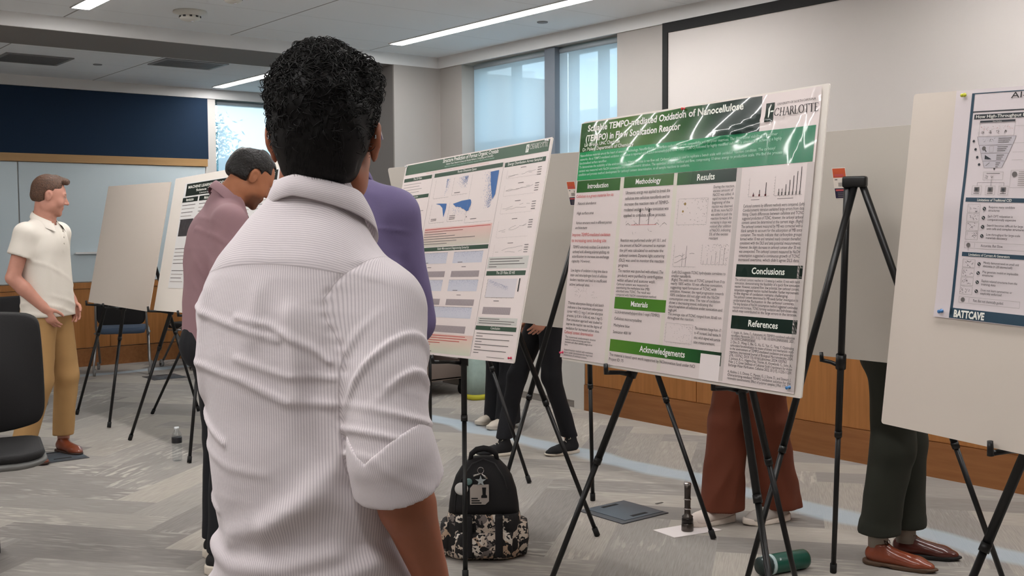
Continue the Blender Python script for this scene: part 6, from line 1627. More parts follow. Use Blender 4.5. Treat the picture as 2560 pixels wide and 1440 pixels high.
    A = np.array(SH[1]); B = np.array(EL[1]); d = (B-A)/np.linalg.norm(B-A); e1 = np.cross(d, (0, 1, 0)); e1 /= np.linalg.norm(e1); e2 = np.cross(d, e1)
    def angle(Vv, A, d, e1, e2):
        q = Vv-A; return np.arctan2(q @ e2, q @ e1)
    uS = angle(V, A, d, e1, e2)*.060
    A2 = np.array(SH[-1]); B2 = np.array(EL[-1]); d_2 = (B2-A2)/np.linalg.norm(B2-A2); f1 = np.cross(d_2, (0, 1, 0)); f1 /= np.linalg.norm(f1); f2 = np.cross(d_2, f1)
    uS = np.where(x > 0, uS, angle(V, A2, d_2, f1, f2)*.060)
    uT = np.arctan2(x, -(y-.03))*.150+.0015*w1(x, y, z)
    uY = .80*z+.62*y-.05*np.abs(x-.02)
    shirt = np_obj('shirt', V, F, M_stripe, root, attrs={'sc': np.stack([uT, uY, uS], 1), 'mk': np.stack([m1, m2, m2*0], 1)})
    # ---- rolled cuff on the right arm
    E = np.array(EL[1]); fd = np.array(WR[1])-E; fd /= np.linalg.norm(fd); ud = np.array(MD[1])-E; ud /= np.linalg.norm(ud)
    lo = E-.13; hi = E+.13; g = Field(lo, hi, .0036)
    g.cap(E+ud*.030, E+fd*.050, .0620, .0665, .01); g.cap(E+ud*.00, E+fd*.050, .063, .068, .01)
    g.mod(lambda x, y, z: .0015*w2(x, y, z)+.0008*w3(x, y, z)-.002*np.exp(-(((x-E[0])*.8+(z-E[2])-.012)/.008)**2)*(y < E[1]), .03)
    nb = fd*.94+np.array((-.05, .0, -.05)); nb /= np.linalg.norm(nb); bb = nb @ (E+fd*.045)
    g.fn(lambda x, y, z: bb-(x*nb[0]+y*nb[1]+z*nb[2]), lo, hi, .002, 'cut')
    nu = np.array((-.58, -.10, .80)); nu /= np.linalg.norm(nu); bu = nu @ (E+np.array((-.006, 0, .030)))
    nu2 = np.array((.86, -.05, .50)); nu2 /= np.linalg.norm(nu2); bu2 = nu2 @ (E+np.array((-.006, 0, .030))) + .040
    g.fn(lambda x, y, z: bu-(x*nu[0]+y*nu[1]+z*nu[2])+0*x, lo, hi, .002, 'cut') if False else None
    # upper edge: dips to a V on the outside of the arm
    def upper(x, y, z):
        t = (x-E[0]); return (E[2]+.002+.75*np.abs(t-(-.012))*1.0+ (t > -.012)*.15*t) - z
    g.fn(upper, lo, hi, .002, 'cut')
    V, F = g.mesh(1); q = V-E; uu = np.arctan2(q @ e2, q @ e1)*.066+.001
    co = np_obj('cuff', V, F, M_stripe, None, attrs={'sc': np.stack([uu, uu, uu], 1), 'mk': np.stack([uu*0+1, uu*0+1, uu*0], 1)}); co.parent = shirt
    # ---- collar: folded band round the neck
    mbv = []; n = 60; rows = 9
    def ring(kind, th):
        t = abs(th)/2.55; c = (.036, .004); sgn = 1 if th > 0 else -1
        dirx, diry = math.sin(th), -math.cos(th)
        drop = .004+.030*t+.012*t*t
        if kind == 'in0': r, z = .061, 1.545
        if kind == 'top': r, z = .066, 1.580-drop
        if kind == 'fold': r, z = .071, 1.579-drop
        if kind == 'out': r, z = .076+.026*t**2.0, 1.549-drop-.040*t**2
        if kind == 'edge': r, z = .074+.026*t**2.0, 1.547-drop-.040*t**2
        if kind == 'back': r, z = .069, 1.573-drop
        return Vector((c[0]+dirx*r, c[1]+diry*r*(1.03 if diry < 0 else .95), z))
    th = [-2.55+5.1*i/n for i in range(n+1)]; Vc = []; Fc = []
    seq = ['in0', 'top', 'fold', 'out', 'edge', 'back']
    P = []
    for a in th:
        r = [ring(k, a) for k in seq]; pts = [r[0], r[1], (r[1]+r[2])/2+Vector((0, 0, .003)), r[2]]
        for k in range(1, 6): pts.append(r[2].lerp(r[3], k/5)+Vector((math.sin(a), -math.cos(a), 0))*.004*math.sin(PI*k/5))
        pts += [r[4], r[5]]
        P.append(pts)
    m_ = len(P[0]); 
    for r in P: Vc += r
    for i in range(n):
        for k in range(m_-1): Fc.append((i*m_+k, (i+1)*m_+k, (i+1)*m_+k+1, i*m_+k+1))
    Vc = np.array([tuple(v) for v in Vc]); Fc = np.array(Fc)
    ar = np.tile(np.cumsum([0, .043, .004, .004]+[.0085]*5+[.002, .03])[:m_], n+1)
    cl = np_obj('collar', Vc, Fc, M_stripe, None, attrs={'sc': np.stack([ar, ar, ar], 1), 'mk': np.stack([ar*0-1, ar*0-1, ar*0], 1)}); cl.parent = shirt
    sub = cl.modifiers.new('sub', 'SUBSURF'); sub.levels = 1; sub.render_levels = 1
    # ---- body: one continuous skin surface
    hd = Head((.035, .026, 1.634), yaw=R(21), pitch=R(2), scale=1.0)
    fb = Field((-.30, -.20, .02), (.33, .34, 1.80), .010, fx=[(-.08, .16, .005)], fy=[(-.10, .17, .005)], fz=[(1.48, 1.80, .004)])
    fb = Field((-.30, -.22, .02), (.33, .36, 1.80), .009, fz=[(1.48, 1.80, .0045)], fx=[(-.09, .16, .0055), (.16, .30, .006)], fy=[(-.10, .16, .0055)])
    fb.cap((.012, -.002, 1.0), (.0, 0, 1.30), .120, .135, .05, ((0, 1, 0), .68)); fb.ell((.014, -.004, 1.32), (.142, .092, .13), .05)
    fb.cap((-.08, -.006, 1.370), (.12, -.012, 1.372), .046, .048, .04); fb.cap((.030, -.012, 1.44), (.033, .008, 1.58), .058, .056, .03)
    fb.cap((.06, -.015, 1.45), (.034, .0, 1.52), .05, .045, .03); fb.cap((-.04, -.015, 1.45), (.028, .0, 1.52), .05, .045, .03)
    hd.build(fb)
    for s in (1, -1):
        fb.cap(SH[s], MD[s], .047, .042, .02); fb.cap(MD[s], EL[s], .042, .037, .01); E_ = np.array(EL[s]); W_ = np.array(WR[s])
        fb.cap(E_, E_*.62+W_*.38, .040, .0425, .012); fb.cap(E_*.62+W_*.38, W_, .0425, .0265, .01)
    hand(fb, WR[1], np.array((-.01, .35, -.93)), (-1, .1, 0), (0, 1, .2), .35); hand(fb, WR[-1], np.array((.9, .45, .05)), (0, -1, .0), (0, 0, 1), .5)
    for s in (1, -1):
        fb.cap((s*.075, 0, .94), (s*.095, .012, .52), .062, .050, .03); fb.cap((s*.095, .012, .52), (s*.10, -.02, .10), .050, .036, .02); fb.cap((s*.10, -.02, .08), (s*.105, .11, .05), .032, .028, .02)
    V, F = fb.mesh(1); c = skincols(V, SK); hd.paint(V, c, SK, brow=(20, 16, 15), beard=(50, 34, 28), beard_amt=.35)
    np_obj('body', V, F, skin_mat('skin_brown', SK), root, cols=c)
    # ---- hair: dense curly cap, short at the nape and over the ears
    hs = Field((-.11, -.13, 1.53), (.18, .19, 1.83), .0032); w = hd.W; Rm = hd.R
    hs.ell(w((0, -.014, .040)), (.0835, .104, .096), 0, Rm); hs.ell(w((0, -.028, -.005)), (.078, .084, .064), .02, Rm); hs.ell(w((0, .01, .088)), (.078, .090, .061), .02, Rm)
    hs.ell(w((.0, -.040, -.042)), (.064, .060, .044), .012, Rm)
    Hp = hd.p; HR = hd.R
    def loc(x, y, z): q = [x-Hp[0], y-Hp[1], z-Hp[2]]; return [q[0]*HR[0][i]+q[1]*HR[1][i]+q[2]*HR[2][i] for i in range(3)]
    def face_cut(x, y, z):
        X, Y, Z = loc(x, y, z); return np.maximum(.058-Y-.4*(Z-.03), Z-.078) 
    hs.fn(face_cut, (-.2, -.2, 1.5), (.3, .3, 1.85), .01, 'cut')
    def ear_cut(x, y, z):
        X, Y, Z = loc(x, y, z); return np.sqrt(((Y+.004)/.028)**2+((Z+.008)/.036)**2)*.03-.03+0*X+np.where(np.abs(X) < .060, .02, 0)
    hs.fn(ear_cut, (-.2, -.2, 1.5), (.3, .3, 1.85), .004, 'cut')
    hs.fn(lambda x, y, z: (lambda q: np.maximum(q[2]-(-.030), -.030-q[1]))(loc(x, y, z)), (-.2, -.2, 1.5), (.3, .3, 1.85), .008, 'cut')
    c1, c2_, c3 = wob(21, 14, 90, 150), wob(22, 14, 50, 90), wob(23, 14, 180, 260)
    def curls(x, y, z):
        X, Y, Z = loc(x, y, z); up = np.clip((Z-.0)/.07, 0.12, 1)
        a = c1(x, y, z); b = c2_(x, y, z)
        return -.0050*up*np.abs(a)**.7*np.sign(b+.4)-.0045*up*b-.0016*up*c3(x, y, z)+.002*(1-up)
    hs.mod(curls, .03)
    V, F = hs.mesh(0)
    M_hair = mat('hair_black', (14, 12, 12), 0.5, spec=0.25, noise=0.35, nscale=180)
    hair = np_obj('hair', V, F, M_hair, root)
    rg = np.random.RandomState(4); L = hd.L(V); ok = np.nonzero(rg.rand(len(V)) < .5*np.clip((L[:, 2]+.035)/.075, 0, 1)**1.5)[0]
    cen = np.array(w((0, -.01, .03))); mb = MB(); pick = rg.choice(ok, 3400, replace=False)
    for i in pick:
        p = V[i]; nrm = (p-cen)/np.linalg.norm(p-cen); l = L[i]; a = np.cross(nrm, rg.randn(3)); a /= np.linalg.norm(a); b = np.cross(nrm, a)
        r0 = rg.uniform(.0035, .0085); turns = rg.uniform(.55, 1.15); ph = rg.uniform(0, 6.28); adv = rg.uniform(.004, .014); pts = []
        lift = .0 if l[2] < .06 else rg.uniform(0, .006)
        for k in range(9):
            t = k/8; an = ph+turns*2*PI*t; pts.append(p+b*adv*(t-.5)*2+(a*math.cos(an)+nrm*math.sin(an)*.8)*r0+nrm*(lift-.001))
        mb.tube([tuple(q) for q in pts], [.0003+.00055*math.sin(PI*k/8) for k in range(9)], 4, caps=False)
    # a few flyaway curls at the sides
    for k in range(70):
        i = rg.choice(ok); p = V[i]; nrm = (p-cen)/np.linalg.norm(p-cen); a = np.cross(nrm, rg.randn(3)); a /= np.linalg.norm(a); r0 = rg.uniform(.004, .010)
        mb.tube([tuple(p+nrm*r0*math.sin(PI*t/9*1.2)*1.1+a*r0*(1-math.cos(PI*t/9*1.2))) for t in range(10)], .0005, 4, caps=False)
    # short strokes at the nape
    nape = np.nonzero((L[:, 2] < .02) & (L[:, 1] < -.05) & (np.abs(L[:, 0]) < .045))[0]
    for i in rg.choice(nape, 500, replace=False):
        p = V[i]; nrm = (p-cen)/np.linalg.norm(p-cen); dn = np.array((rg.uniform(-.3, .3), 0, -1.0)); q = p+dn*rg.uniform(.003, .008)+nrm*.001
        mb.tube([tuple(p-dn*.003), tuple((p+q)/2+nrm*.0012), tuple(q)], .0003, 3, caps=False)
    st = mb.build('curls', M_hair); st.parent = hair
    # ---- glasses, trousers, shoes
    gm = MB(); mt = mat('glasses_silver', (190, 190, 195), 0.25, metal=0.8)
    for s in (-1, 1):
        gm.tube([tuple(w((s*.084, -.015, .016))), tuple(w((s*.084, .03, .020))), tuple(w((s*.078, .106, .014)))], .0018, 6)
        gm.tube([tuple(w((s*.084, -.015, .016))), tuple(w((s*.084, -.030, .0)))], .0018, 6)
        gm.tube([tuple(w((s*.038+s*.031*math.cos(a), .112-.012*abs(math.cos(a)), .002+.021*math.sin(a)))) for a in [2*PI*k/20 for k in range(21)]], .0013, 6)
    gm.tube([tuple(w((-.008, .116, .008))), tuple(w((0, .120, .010))), tuple(w((.008, .116, .008)))], .0013, 6)
    gm.build('glasses', mt).parent = root
    M_tr = mat('trouser_charcoal', (40, 40, 46), 0.85)
    trousers(root, [(.078, 0, .84), (-.078, 0, .84)], [(.10, .02, .52), (-.10, .02, .52)], [(.105, -.02, .06), (-.105, -.02, .06)], M_tr, waist_z=.86, seed=3, depth=.100, r=(.078, .062, .055))
    for s in (1, -1): shoe('shoe', root, (s*.105, -.085), (s*.125, .20), mat('leather_black', (30, 26, 24), 0.35, coat=.3), mat('sole_dark', (24, 22, 20), 0.7), lace=mat('lace_dark', (20, 18, 18), .8))
    return root
front_man()
# ------------------------------------------------------------------ the other people
def generic(label, pos, phi, J, SK, top, bottom, hair, shoes, head_kw=None, paint_kw=None, H=1.0, hairfn=None, hands=((), ()), step=.008, body_hidden=False):
    pass

def limb_pts(a, b, t): a = np.array(a, float); b = np.array(b, float); return a*(1-t)+b*t

def make_body(root, J, SK, hd, paint, step=.009, face=True, handspec=None, legs=True, slim=1.0, neck_r=.056):
    allp = [np.array(J[k], float) for k in J]
    lo = np.min(allp, 0)-.16; hi = np.max(allp, 0)+.16; lo[2] = .02; hi[2] = hd.p[2]+.15
    hz = hd.p[2]; hx, hy = hd.p[0], hd.p[1]
    fx = [(hx-.12, hx+.12, .0055)]; fy = [(hy-.14, hy+.15, .0055)]; fz = [(hz-.14, hz+.15, .005)]
    for hsx in (handspec or {}).values():
        w = hsx['w']; fx.append((w[0]-.11, w[0]+.11, .006)); fy.append((w[1]-.11, w[1]+.11, .006)); fz.append((w[2]-.2, w[2]+.05, .006))
    f = Field(lo, hi, step, fx=fx, fy=fy, fz=fz)
    P, C, N = (np.array(J[k], float) for k in ('pelvis', 'chest', 'neck'))
    f.cap(P, C, .115*slim, .125*slim, .05, ((0, 1, 0), .7)); f.ell(C+(N-C)*.15, (.155*slim, .10, .13), .05)
    SL, SR = np.array(J['shL'], float), np.array(J['shR'], float)
    f.cap(SL*.8+SR*.2, SR*.8+SL*.2, .056*slim, .056*slim, .04); f.cap(N-(0, 0, .03), limb_pts(N, hd.W((0, -.012, -.02)), .85), neck_r+.004, neck_r, .03)
    for k in ('L', 'R'):
        f.cap(SL if k == 'L' else SR, J['el'+k], .047*slim, .039*slim, .02); f.cap(J['el'+k], limb_pts(J['el'+k], J['wr'+k], .35), .041*slim, .042*slim, .01); f.cap(limb_pts(J['el'+k], J['wr'+k], .35), J['wr'+k], .042*slim, .028*slim, .01)
        if legs:
            f.cap(J['hip'+k], J['kn'+k], .078*slim, .052*slim, .03); f.cap(J['kn'+k], J['an'+k], .050*slim, .036*slim, .02); f.cap(np.array(J['an'+k]), np.array(J['an'+k])+np.array((0, .005, -.03)), .032, .028, .01)
    hd.build(f, face)
    for k, s in (handspec or {}).items(): hand(f, s['w'], s['d'], s['n'], s['t'], s.get('curl', .4))
    V, F = f.mesh(1); c = skincols(V, SK)
    if paint is not None: paint(V, c)
    return np_obj('body', V, F, skin_mat('skin_%d' % SK[0], SK), root, cols=c)

def make_top(root, J, m, sleeve=1.0, hem=.90, bulk=.016, seed=1, fold=.004, step=.008, belly=0.0, name='shirt', blouse=0.0, chest=.165, neck_cut=None, extra=None, detail=None, waist=.15, up=None):
    P, C, N = (np.array(J[k], float) for k in ('pelvis', 'chest', 'neck'))
    pts = [np.array(J[k], float) for k in ('pelvis', 'chest', 'neck', 'shL', 'shR', 'elL', 'elR')]+([np.array(J[k], float) for k in ('wrL', 'wrR')] if sleeve > 1 else [])
    lo = np.min(pts, 0)-.17; hi = np.max(pts, 0)+.17; lo[2] = max(hem-.05, lo[2])
    if sleeve > 1: lo[2] = min(lo[2], min(J['wrL'][2], J['wrR'][2])-.08)
    f = Field(lo, hi, step)
    def tor(x, y, z):
        zz = [0, hem, P[2]+.06, (P[2]+C[2])/2, C[2], N[2]-.05]
        t = np.clip((z-P[2])/(C[2]-P[2]), 0, 1); cx = P[0]+(C[0]-P[0])*t; cy = P[1]+(C[1]-P[1])*t
        t2 = np.clip((z-C[2])/(N[2]-C[2]), 0, 1); cx = cx+(N[0]-C[0])*t2; cy = cy+(N[1]-C[1])*t2
        a = np.interp(z, [hem, P[2]+.08, (P[2]+C[2])/2, C[2], N[2]-.10, N[2]-.03, N[2]], [waist+.03+blouse, waist+.02, waist+.022, chest, chest*.84, .07, .045])+bulk
        b = np.interp(z, [hem, P[2]+.08, (P[2]+C[2])/2, C[2], N[2]-.10, N[2]-.03, N[2]], [.115+blouse+belly*.6, .108+belly, .105+belly, .110, .088, .06, .045])+bulk
        k = (np.abs((x-cx)/a)**2.3+np.abs((y-cy)/b)**2.3)**(1/2.3); return (k-1)*np.minimum(a, b)*.9
    f.fn(tor, lo, (hi[0], hi[1], N[2]+.05), 0)
    f.cap(P+(C-P)*.15, C, .125+bulk*.5, .133+bulk*.5, .03, ((0, 1, 0), .72)); f.ell(C+(N-C)*.15, (.160+bulk, .105+bulk, .135), .03)
    for k in ('L', 'R'): f.cap(N-np.array((0, .008, .052)), np.array(J['sh'+k], float), .062, .050+bulk, .035)
    for k in ('L', 'R'):
        S_, E_, W_ = (np.array(J[q+k], float) for q in ('sh', 'el', 'wr'))
        if sleeve <= 1: f.capcut(S_, limb_pts(S_, E_, sleeve), .054+bulk, .056+bulk, .025)
        else:
            f.cap(S_, E_, .052+bulk, .044+bulk, .025); f.cap(E_, limb_pts(E_, W_, sleeve-1), .044+bulk, .032+bulk, .012)
    if extra: extra(f)
    folds_mod(f, seed, fold, 9, 34, (1, 1, .7)); folds_mod(f, seed+3, fold*.55, 26, 60, (1, 1, .8))
    if detail is not None: f.mod(detail, .03)
    for k in ('L', 'R'):
        S_, E_, W_ = (np.array(J[q+k], float) for q in ('sh', 'el', 'wr'))
        if sleeve <= 1:
            d = (E_-S_)/np.linalg.norm(E_-S_); e = limb_pts(S_, E_, sleeve)
            pass
    if sleeve <= 1 or True:
        f.fn(lambda x, y, z: np.maximum(z-hem, .0*x) if False else z-hem, (P[0]-.24, lo[1], lo[2]-.1), (P[0]+.24, hi[1], hem+.05), .002, 'cut') if hem > .1 else None
    n = neck_cut or (N[0], N[1]+.012, .064)
    f.fn(lambda x, y, z: np.maximum(np.sqrt((x-n[0])**2+(y-n[1])**2)-n[2], N[2]-.035-z-.35*(y-n[1])), lo, hi, .004, 'cut')
    f.fn(lambda x, y, z: N[2]+.02-z, (N[0]-.1, N[1]-.1, N[2]-.02), (N[0]+.1, N[1]+.1, hi[2]), .002, 'cut')
    V, F = f.mesh(1); return np_obj(name, V, F, m, root)

def collar(parent, c, zt, m, r=.064, spread=.05, tilt=0.0, drop=.035, fall=.042, openf=2.7, stand=.03, yaw=0.0):
    n = 44; V = []; F = []; rows = 7
    for i in range(n+1):
        th = -openf+2*openf*i/n; t = abs(th)/openf; a = th+yaw; dx, dy = math.sin(a), -math.cos(a)
        zz = zt-drop*t-.010*t*t; ro = r+.014+spread*t**2
        base = [(r-.004, zz-stand), (r, zz), (r+.004, zz+.002), (r+.010, zz-.010), ((r+ro)/2+.006, zz-fall*.5), (ro, zz-fall-.024*t*t), (ro-.003, zz-fall-.022*t*t)]
        ct, st_ = math.cos(tilt), math.sin(tilt)
        for q, z in base: V.append((c[0]+dx*q, c[1]+dy*q*ct+(z-zt)*st_, zt+(z-zt)*ct-dy*q*st_))
    for i in range(n):
        for k in range(rows-1): F.append((i*rows+k, (i+1)*rows+k, (i+1)*rows+k+1, i*rows+k+1))
    o = np_obj('collar', np.array(V), np.array(F), m, parent); sb = o.modifiers.new('sub', 'SUBSURF'); sb.levels = 1; sb.render_levels = 1; return o

def hair_cap(root, hd, m, thick=.012, top=.014, hairline=.062, curl=.0015, seed=5, front=0.0, nape=-.035, bald=False, step=.0045, quiff=False, side_cut=None, long=False):
    w, Rm = hd.W, hd.R; p = hd.p; s = hd.s; lo = p-.15; hi = p+.16; lo[2] -= .05
    if long: lo[2] -= .25
    f = Field(lo, hi, step)
    f.ell(w((0, -.014, .036)), np.array((.074+thick, .096+thick, .084+top))*s, 0, Rm); f.ell(w((0, -.034, -.012)), np.array((.064+thick*.8, .072+thick*.8, .058))*s, .02, Rm)
    if quiff: f.cap(w((-.03, .070, .098)), w((.032, .074, .100)), .020, .020, .02); f.cap(w((0, .02, .115)), w((0, .085, .108)), .022, .018, .02)
    if long:
        f.cap(w((0, -.07, .0)), w((0, -.075, -.20)), .075, .055, .03, ((0, 1, 0), .6))
        for sx in (-1, 1): f.cap(w((sx*.07, -.02, .0)), w((sx*.075, -.03, -.20)), .028, .022, .02)
    def loc(x, y, z): q = [x-p[0], y-p[1], z-p[2]]; return [(q[0]*Rm[0][i]+q[1]*Rm[1][i]+q[2]*Rm[2][i])/s for i in range(3)]
    f.fn(lambda x, y, z: (lambda q: np.maximum(hairline-q[1]-.25*(q[2]-.05)-front, q[2]-.086))(loc(x, y, z)), lo, hi, .006, 'cut')
    f.fn(lambda x, y, z: (lambda q: np.maximum(.020-q[1], q[2]-.045))(loc(x, y, z)), lo, hi, .006, 'cut')      # temples
    f.fn(lambda x, y, z: (lambda q: np.where(np.abs(q[0]) > .055, np.sqrt(((q[1]+.006)/.024)**2+((q[2]+.002)/.036)**2)*.03-.03, .05))(loc(x, y, z)), lo, hi, .003, 'cut')
    if not long: f.fn(lambda x, y, z: (lambda q: q[2]-nape+.0*q[1])(loc(x, y, z)), lo, hi, .006, 'cut')
    else: f.fn(lambda x, y, z: (lambda q: np.maximum(-q[1]-.0, q[2]-.02))(loc(x, y, z)), lo, hi, .006, 'cut') if False else None
    if bald:
        f.ell(w((0, -.074, .122)), (.050, .050, .036), .006, Rm, 'cut')
        f.fn(lambda x, y, z: (lambda q: np.maximum(.040-q[1], np.abs(q[0])-.0+(-.034) if False else np.maximum(.040-q[1], .020-np.abs(q[0])+0)))(loc(x, y, z)) if False else loc(x, y, z)[0]*0+1, lo, hi, .0, 'cut')
    a, b = wob(seed, 12, 70, 130), wob(seed+1, 10, 150, 220)
    f.mod(lambda x, y, z: curl*(a(x, y, z)+.5*b(x, y, z)), .02)
    V, F = f.mesh(0 if curl > .001 else 1); return np_obj('hair', V, F, m, root)

# ---- man in the white polo shirt
def polo_man():
    root = person_root('person in a white polo shirt and khaki trousers, hands in pockets, at the left', (2.045, 7.385), -46)
    SK = (196, 142, 124)
    J = dict(pelvis=(0, .0, 1.0), chest=(.005, -.01, 1.35), neck=(.01, .0, 1.555), shL=(-.185, -.015, 1.455), shR=(.190, -.02, 1.455), elL=(-.232, -.065, 1.18), elR=(.242, -.085, 1.18), wrL=(-.175, .075, 1.00), wrR=(.165, .075, .985),
             hipL=(-.09, 0, .95), hipR=(.09, 0, .95), knL=(-.13, .04, .52), knR=(.13, .0, .52), anL=(-.175, -.02, .10), anR=(.185, -.09, .10))
    hd = Head((.012, .040, 1.695), yaw=R(33), pitch=R(12), scale=1.03)
    def paint(V, c):
        hd.paint(V, c, SK, brow=(96, 66, 48), lip=(178, 96, 92), beard=(140, 96, 72), beard_amt=.30)
    make_body(root, J, SK, hd, paint, handspec={'L': dict(w=J['wrL'], d=(.25, .3, -.9), n=(1, 0, 0), t=(0, 1, 0), curl=.3), 'R': dict(w=J['wrR'], d=(-.25, .3, -.9), n=(-1, 0, 0), t=(0, 1, 0), curl=.3)}, slim=1.08, neck_r=.066)
    M_polo = mat('polo_white', (226, 219, 208), 0.8, bump=.05, bscale=200)
    def detail(x, y, z):
        o = -.0022*np.exp(-((x-.0)/.014)**2)*(y > 0)*(z > 1.34)*(z < 1.50)
        o = o-.004*np.exp(-(np.sin((z-.3*x)*46)/.5)**2)*np.clip((1.10-z)/.08, 0, 1)*(y > -.2)-.003*np.exp(-(((z-1.18)-.5*x)/.012)**2)*(y > 0)
        return o
    sh = make_top(root, J, M_polo, sleeve=.50, hem=.925, bulk=.016, seed=11, fold=.0038, belly=.012, step=.0075, detail=detail, chest=.172)
    collar(sh, (.01, .010), 1.590, M_polo, r=.072, spread=.055, drop=.035, fall=.036, tilt=R(12), stand=.05)
    bt = MB()
    for k in range(3): bt.lathe([(0.0, .002), (.005, .0015), (.0055, 0)], 10, M=Matrix.Translation((.004, .128-.012*k*0-.008*(k == 0), 1.47-.04*k)) @ Matrix.Rotation(R(-90), 4, 'X'))
    b_ = bt.build('button', mat('button_cream', (200, 192, 180), .4)); b_.parent = sh
    for s, k in ((1, 'R'), (-1, 'L')):
        e = limb_pts(J['sh'+k], J['el'+k], .5); d = np.array(J['el'+k])-np.array(J['sh'+k]); d /= np.linalg.norm(d)
        g = Field(e-.12, e+.12, .006); g.cap(e-d*.022, e+d*.004, .0715, .0715, 0)
        g.fn(lambda x, y, z: -((x-e[0])*d[0]+(y-e[1])*d[1]+(z-e[2])*d[2])+.0, e-.12, e+.12, .0, 'cut'); g.fn(lambda x, y, z: ((x-e[0])*d[0]+(y-e[1])*d[1]+(z-e[2])*d[2])+.024, e-.12, e+.12, .0, 'cut')
        V, F = g.mesh(1); np_obj('sleeve_band', V, F, M_polo, sh)
    M_kh = mat('khaki_cotton', (176, 138, 90), 0.85, noise=.04, nscale=10)
    trousers(root, [(.088, 0, .96), (-.088, 0, .96)], [(.125, .0, .52), (-.125, .04, .52)], [(.180, -.09, .115), (-.172, -.020, .115)], M_kh, waist_z=1.04, r=(.098, .078, .070), seed=7, fold=.007, step=.0085, depth=.125)
    M_cg = mat('leather_cognac', (120, 58, 36), 0.3, coat=.35); M_so = mat('sole_brown', (52, 34, 26), .6)
    shoe('shoe', root, (.170, -.175), (.225, .105), M_cg, M_so, lace=None, w=.046); shoe('shoe', root, (-.200, -.075), (-.06, .165), M_cg, M_so, w=.046)
    M_hb = mat('hair_brown', (84, 58, 42), .55, noise=.45, nscale=70, bump=.7, bscale=110)
    hair_cap(root, hd, M_hb, thick=.0035, top=.014, hairline=.066, curl=.0007, nape=-.050, quiff=True)
polo_man()

# ---- dark haired man in the mauve shirt, head bowed
def mauve_man():
    root = person_root('person with dark thinning hair in a mauve shirt, head bowed towards the boards', (1.950, 4.565), -8)
    SK = (176, 116, 84)
    J = dict(pelvis=(.0, .02, 1.02), chest=(.0, .020, 1.40), neck=(.0, .075, 1.635), shL=(-.18, .075, 1.52), shR=(.175, .035, 1.515), elL=(-.215, .17, 1.22), elR=(.220, .0, 1.20), wrL=(-.08, .34, 1.22), wrR=(.175, .165, 1.06),
             hipL=(-.09, .02, .98), hipR=(.09, .02, .98), knL=(-.10, .06, .54), knR=(.10, .04, .54), anL=(-.12, .05, .11), anR=(.12, -.0, .11))
    hd = Head((.0, .185, 1.712), yaw=R(-2), pitch=R(34), scale=1.03)
    def paint(V, c): hd.paint(V, c, SK, brow=(34, 24, 20), lip=(134, 76, 62), beard=(34, 26, 24), beard_amt=.62)
    make_body(root, J, SK, hd, paint, handspec={'L': dict(w=J['wrL'], d=(.9, .4, .1), n=(0, -1, 0), t=(0, 0, 1), curl=.5), 'R': dict(w=J['wrR'], d=(-.5, .8, -.2), n=(-1, 0, 0), t=(0, 0, 1), curl=.5)}, slim=1.08, neck_r=.062)
    M_mv = mat('mauve_cotton', (158, 124, 130), .8, bump=.04, bscale=260)
    def detail(x, y, z):
        o = -.005*np.exp(-(((z-1.40)+.8*(y-.03))/.012)**2)*(x > .05)-.006*np.exp(-(np.sin((z*.7+y*1.2+x*.3)*40)/.45)**2)*np.exp(-((z-1.30)/.09)**2)*np.clip((x-.06)/.05, 0, 1)
        return o-.0022*np.exp(-(((z-1.47)+.9*(y-.02))/.006)**2)*(x > .02)
    sh = make_top(root, J, M_mv, sleeve=1.88, hem=.99, bulk=.014, seed=31, fold=.0055, step=.0075, belly=.015, chest=.178, detail=detail, neck_cut=(0, .085, .064))
    collar(sh, (.0, .095), 1.655, M_mv, r=.072, spread=.045, drop=.030, fall=.042, tilt=R(34), stand=.055)
    tie = MB(); tie.tube([(0, .155, 1.535), (0, .170, 1.505)], [.018, .013], 8); tie.tube([(0, .170, 1.505), (0, .185, 1.40), (0, .185, 1.20), (0, .16, 1.08)], [.012, .024, .032, .03], 8)
    tie.build('tie', mat('tie_black', (20, 18, 22), .6)).parent = root
    M_nv = mat('trouser_black', (20, 21, 26), .85)
    trousers(root, [(.088, .02, .99), (-.088, .02, .99)], [(.10, .04, .54), (-.10, .06, .54)], [(.12, -.005, .085), (-.12, .045, .085)], M_nv, waist_z=1.06, r=(.100, .078, .074), seed=8, fold=.005, depth=.125)
    M_sk = mat('sneaker_black', (26, 25, 26), .7); M_wh = mat('sole_cream', (214, 204, 190), .6)
    shoe('shoe', root, (.115, -.085), (.155, .20), M_sk, M_wh, style='runner', w=.048, lace=M_rub); shoe('shoe', root, (-.12, -.03), (-.145, .255), M_sk, M_wh, style='runner', w=.048)
    hair_cap(root, hd, mat('hair_dark', (26, 22, 20), .5, noise=.5, nscale=90, bump=.7, bscale=110), thick=.010, top=.010, hairline=.058, curl=.0024, nape=-.040, bald=True, seed=41)
mauve_man()

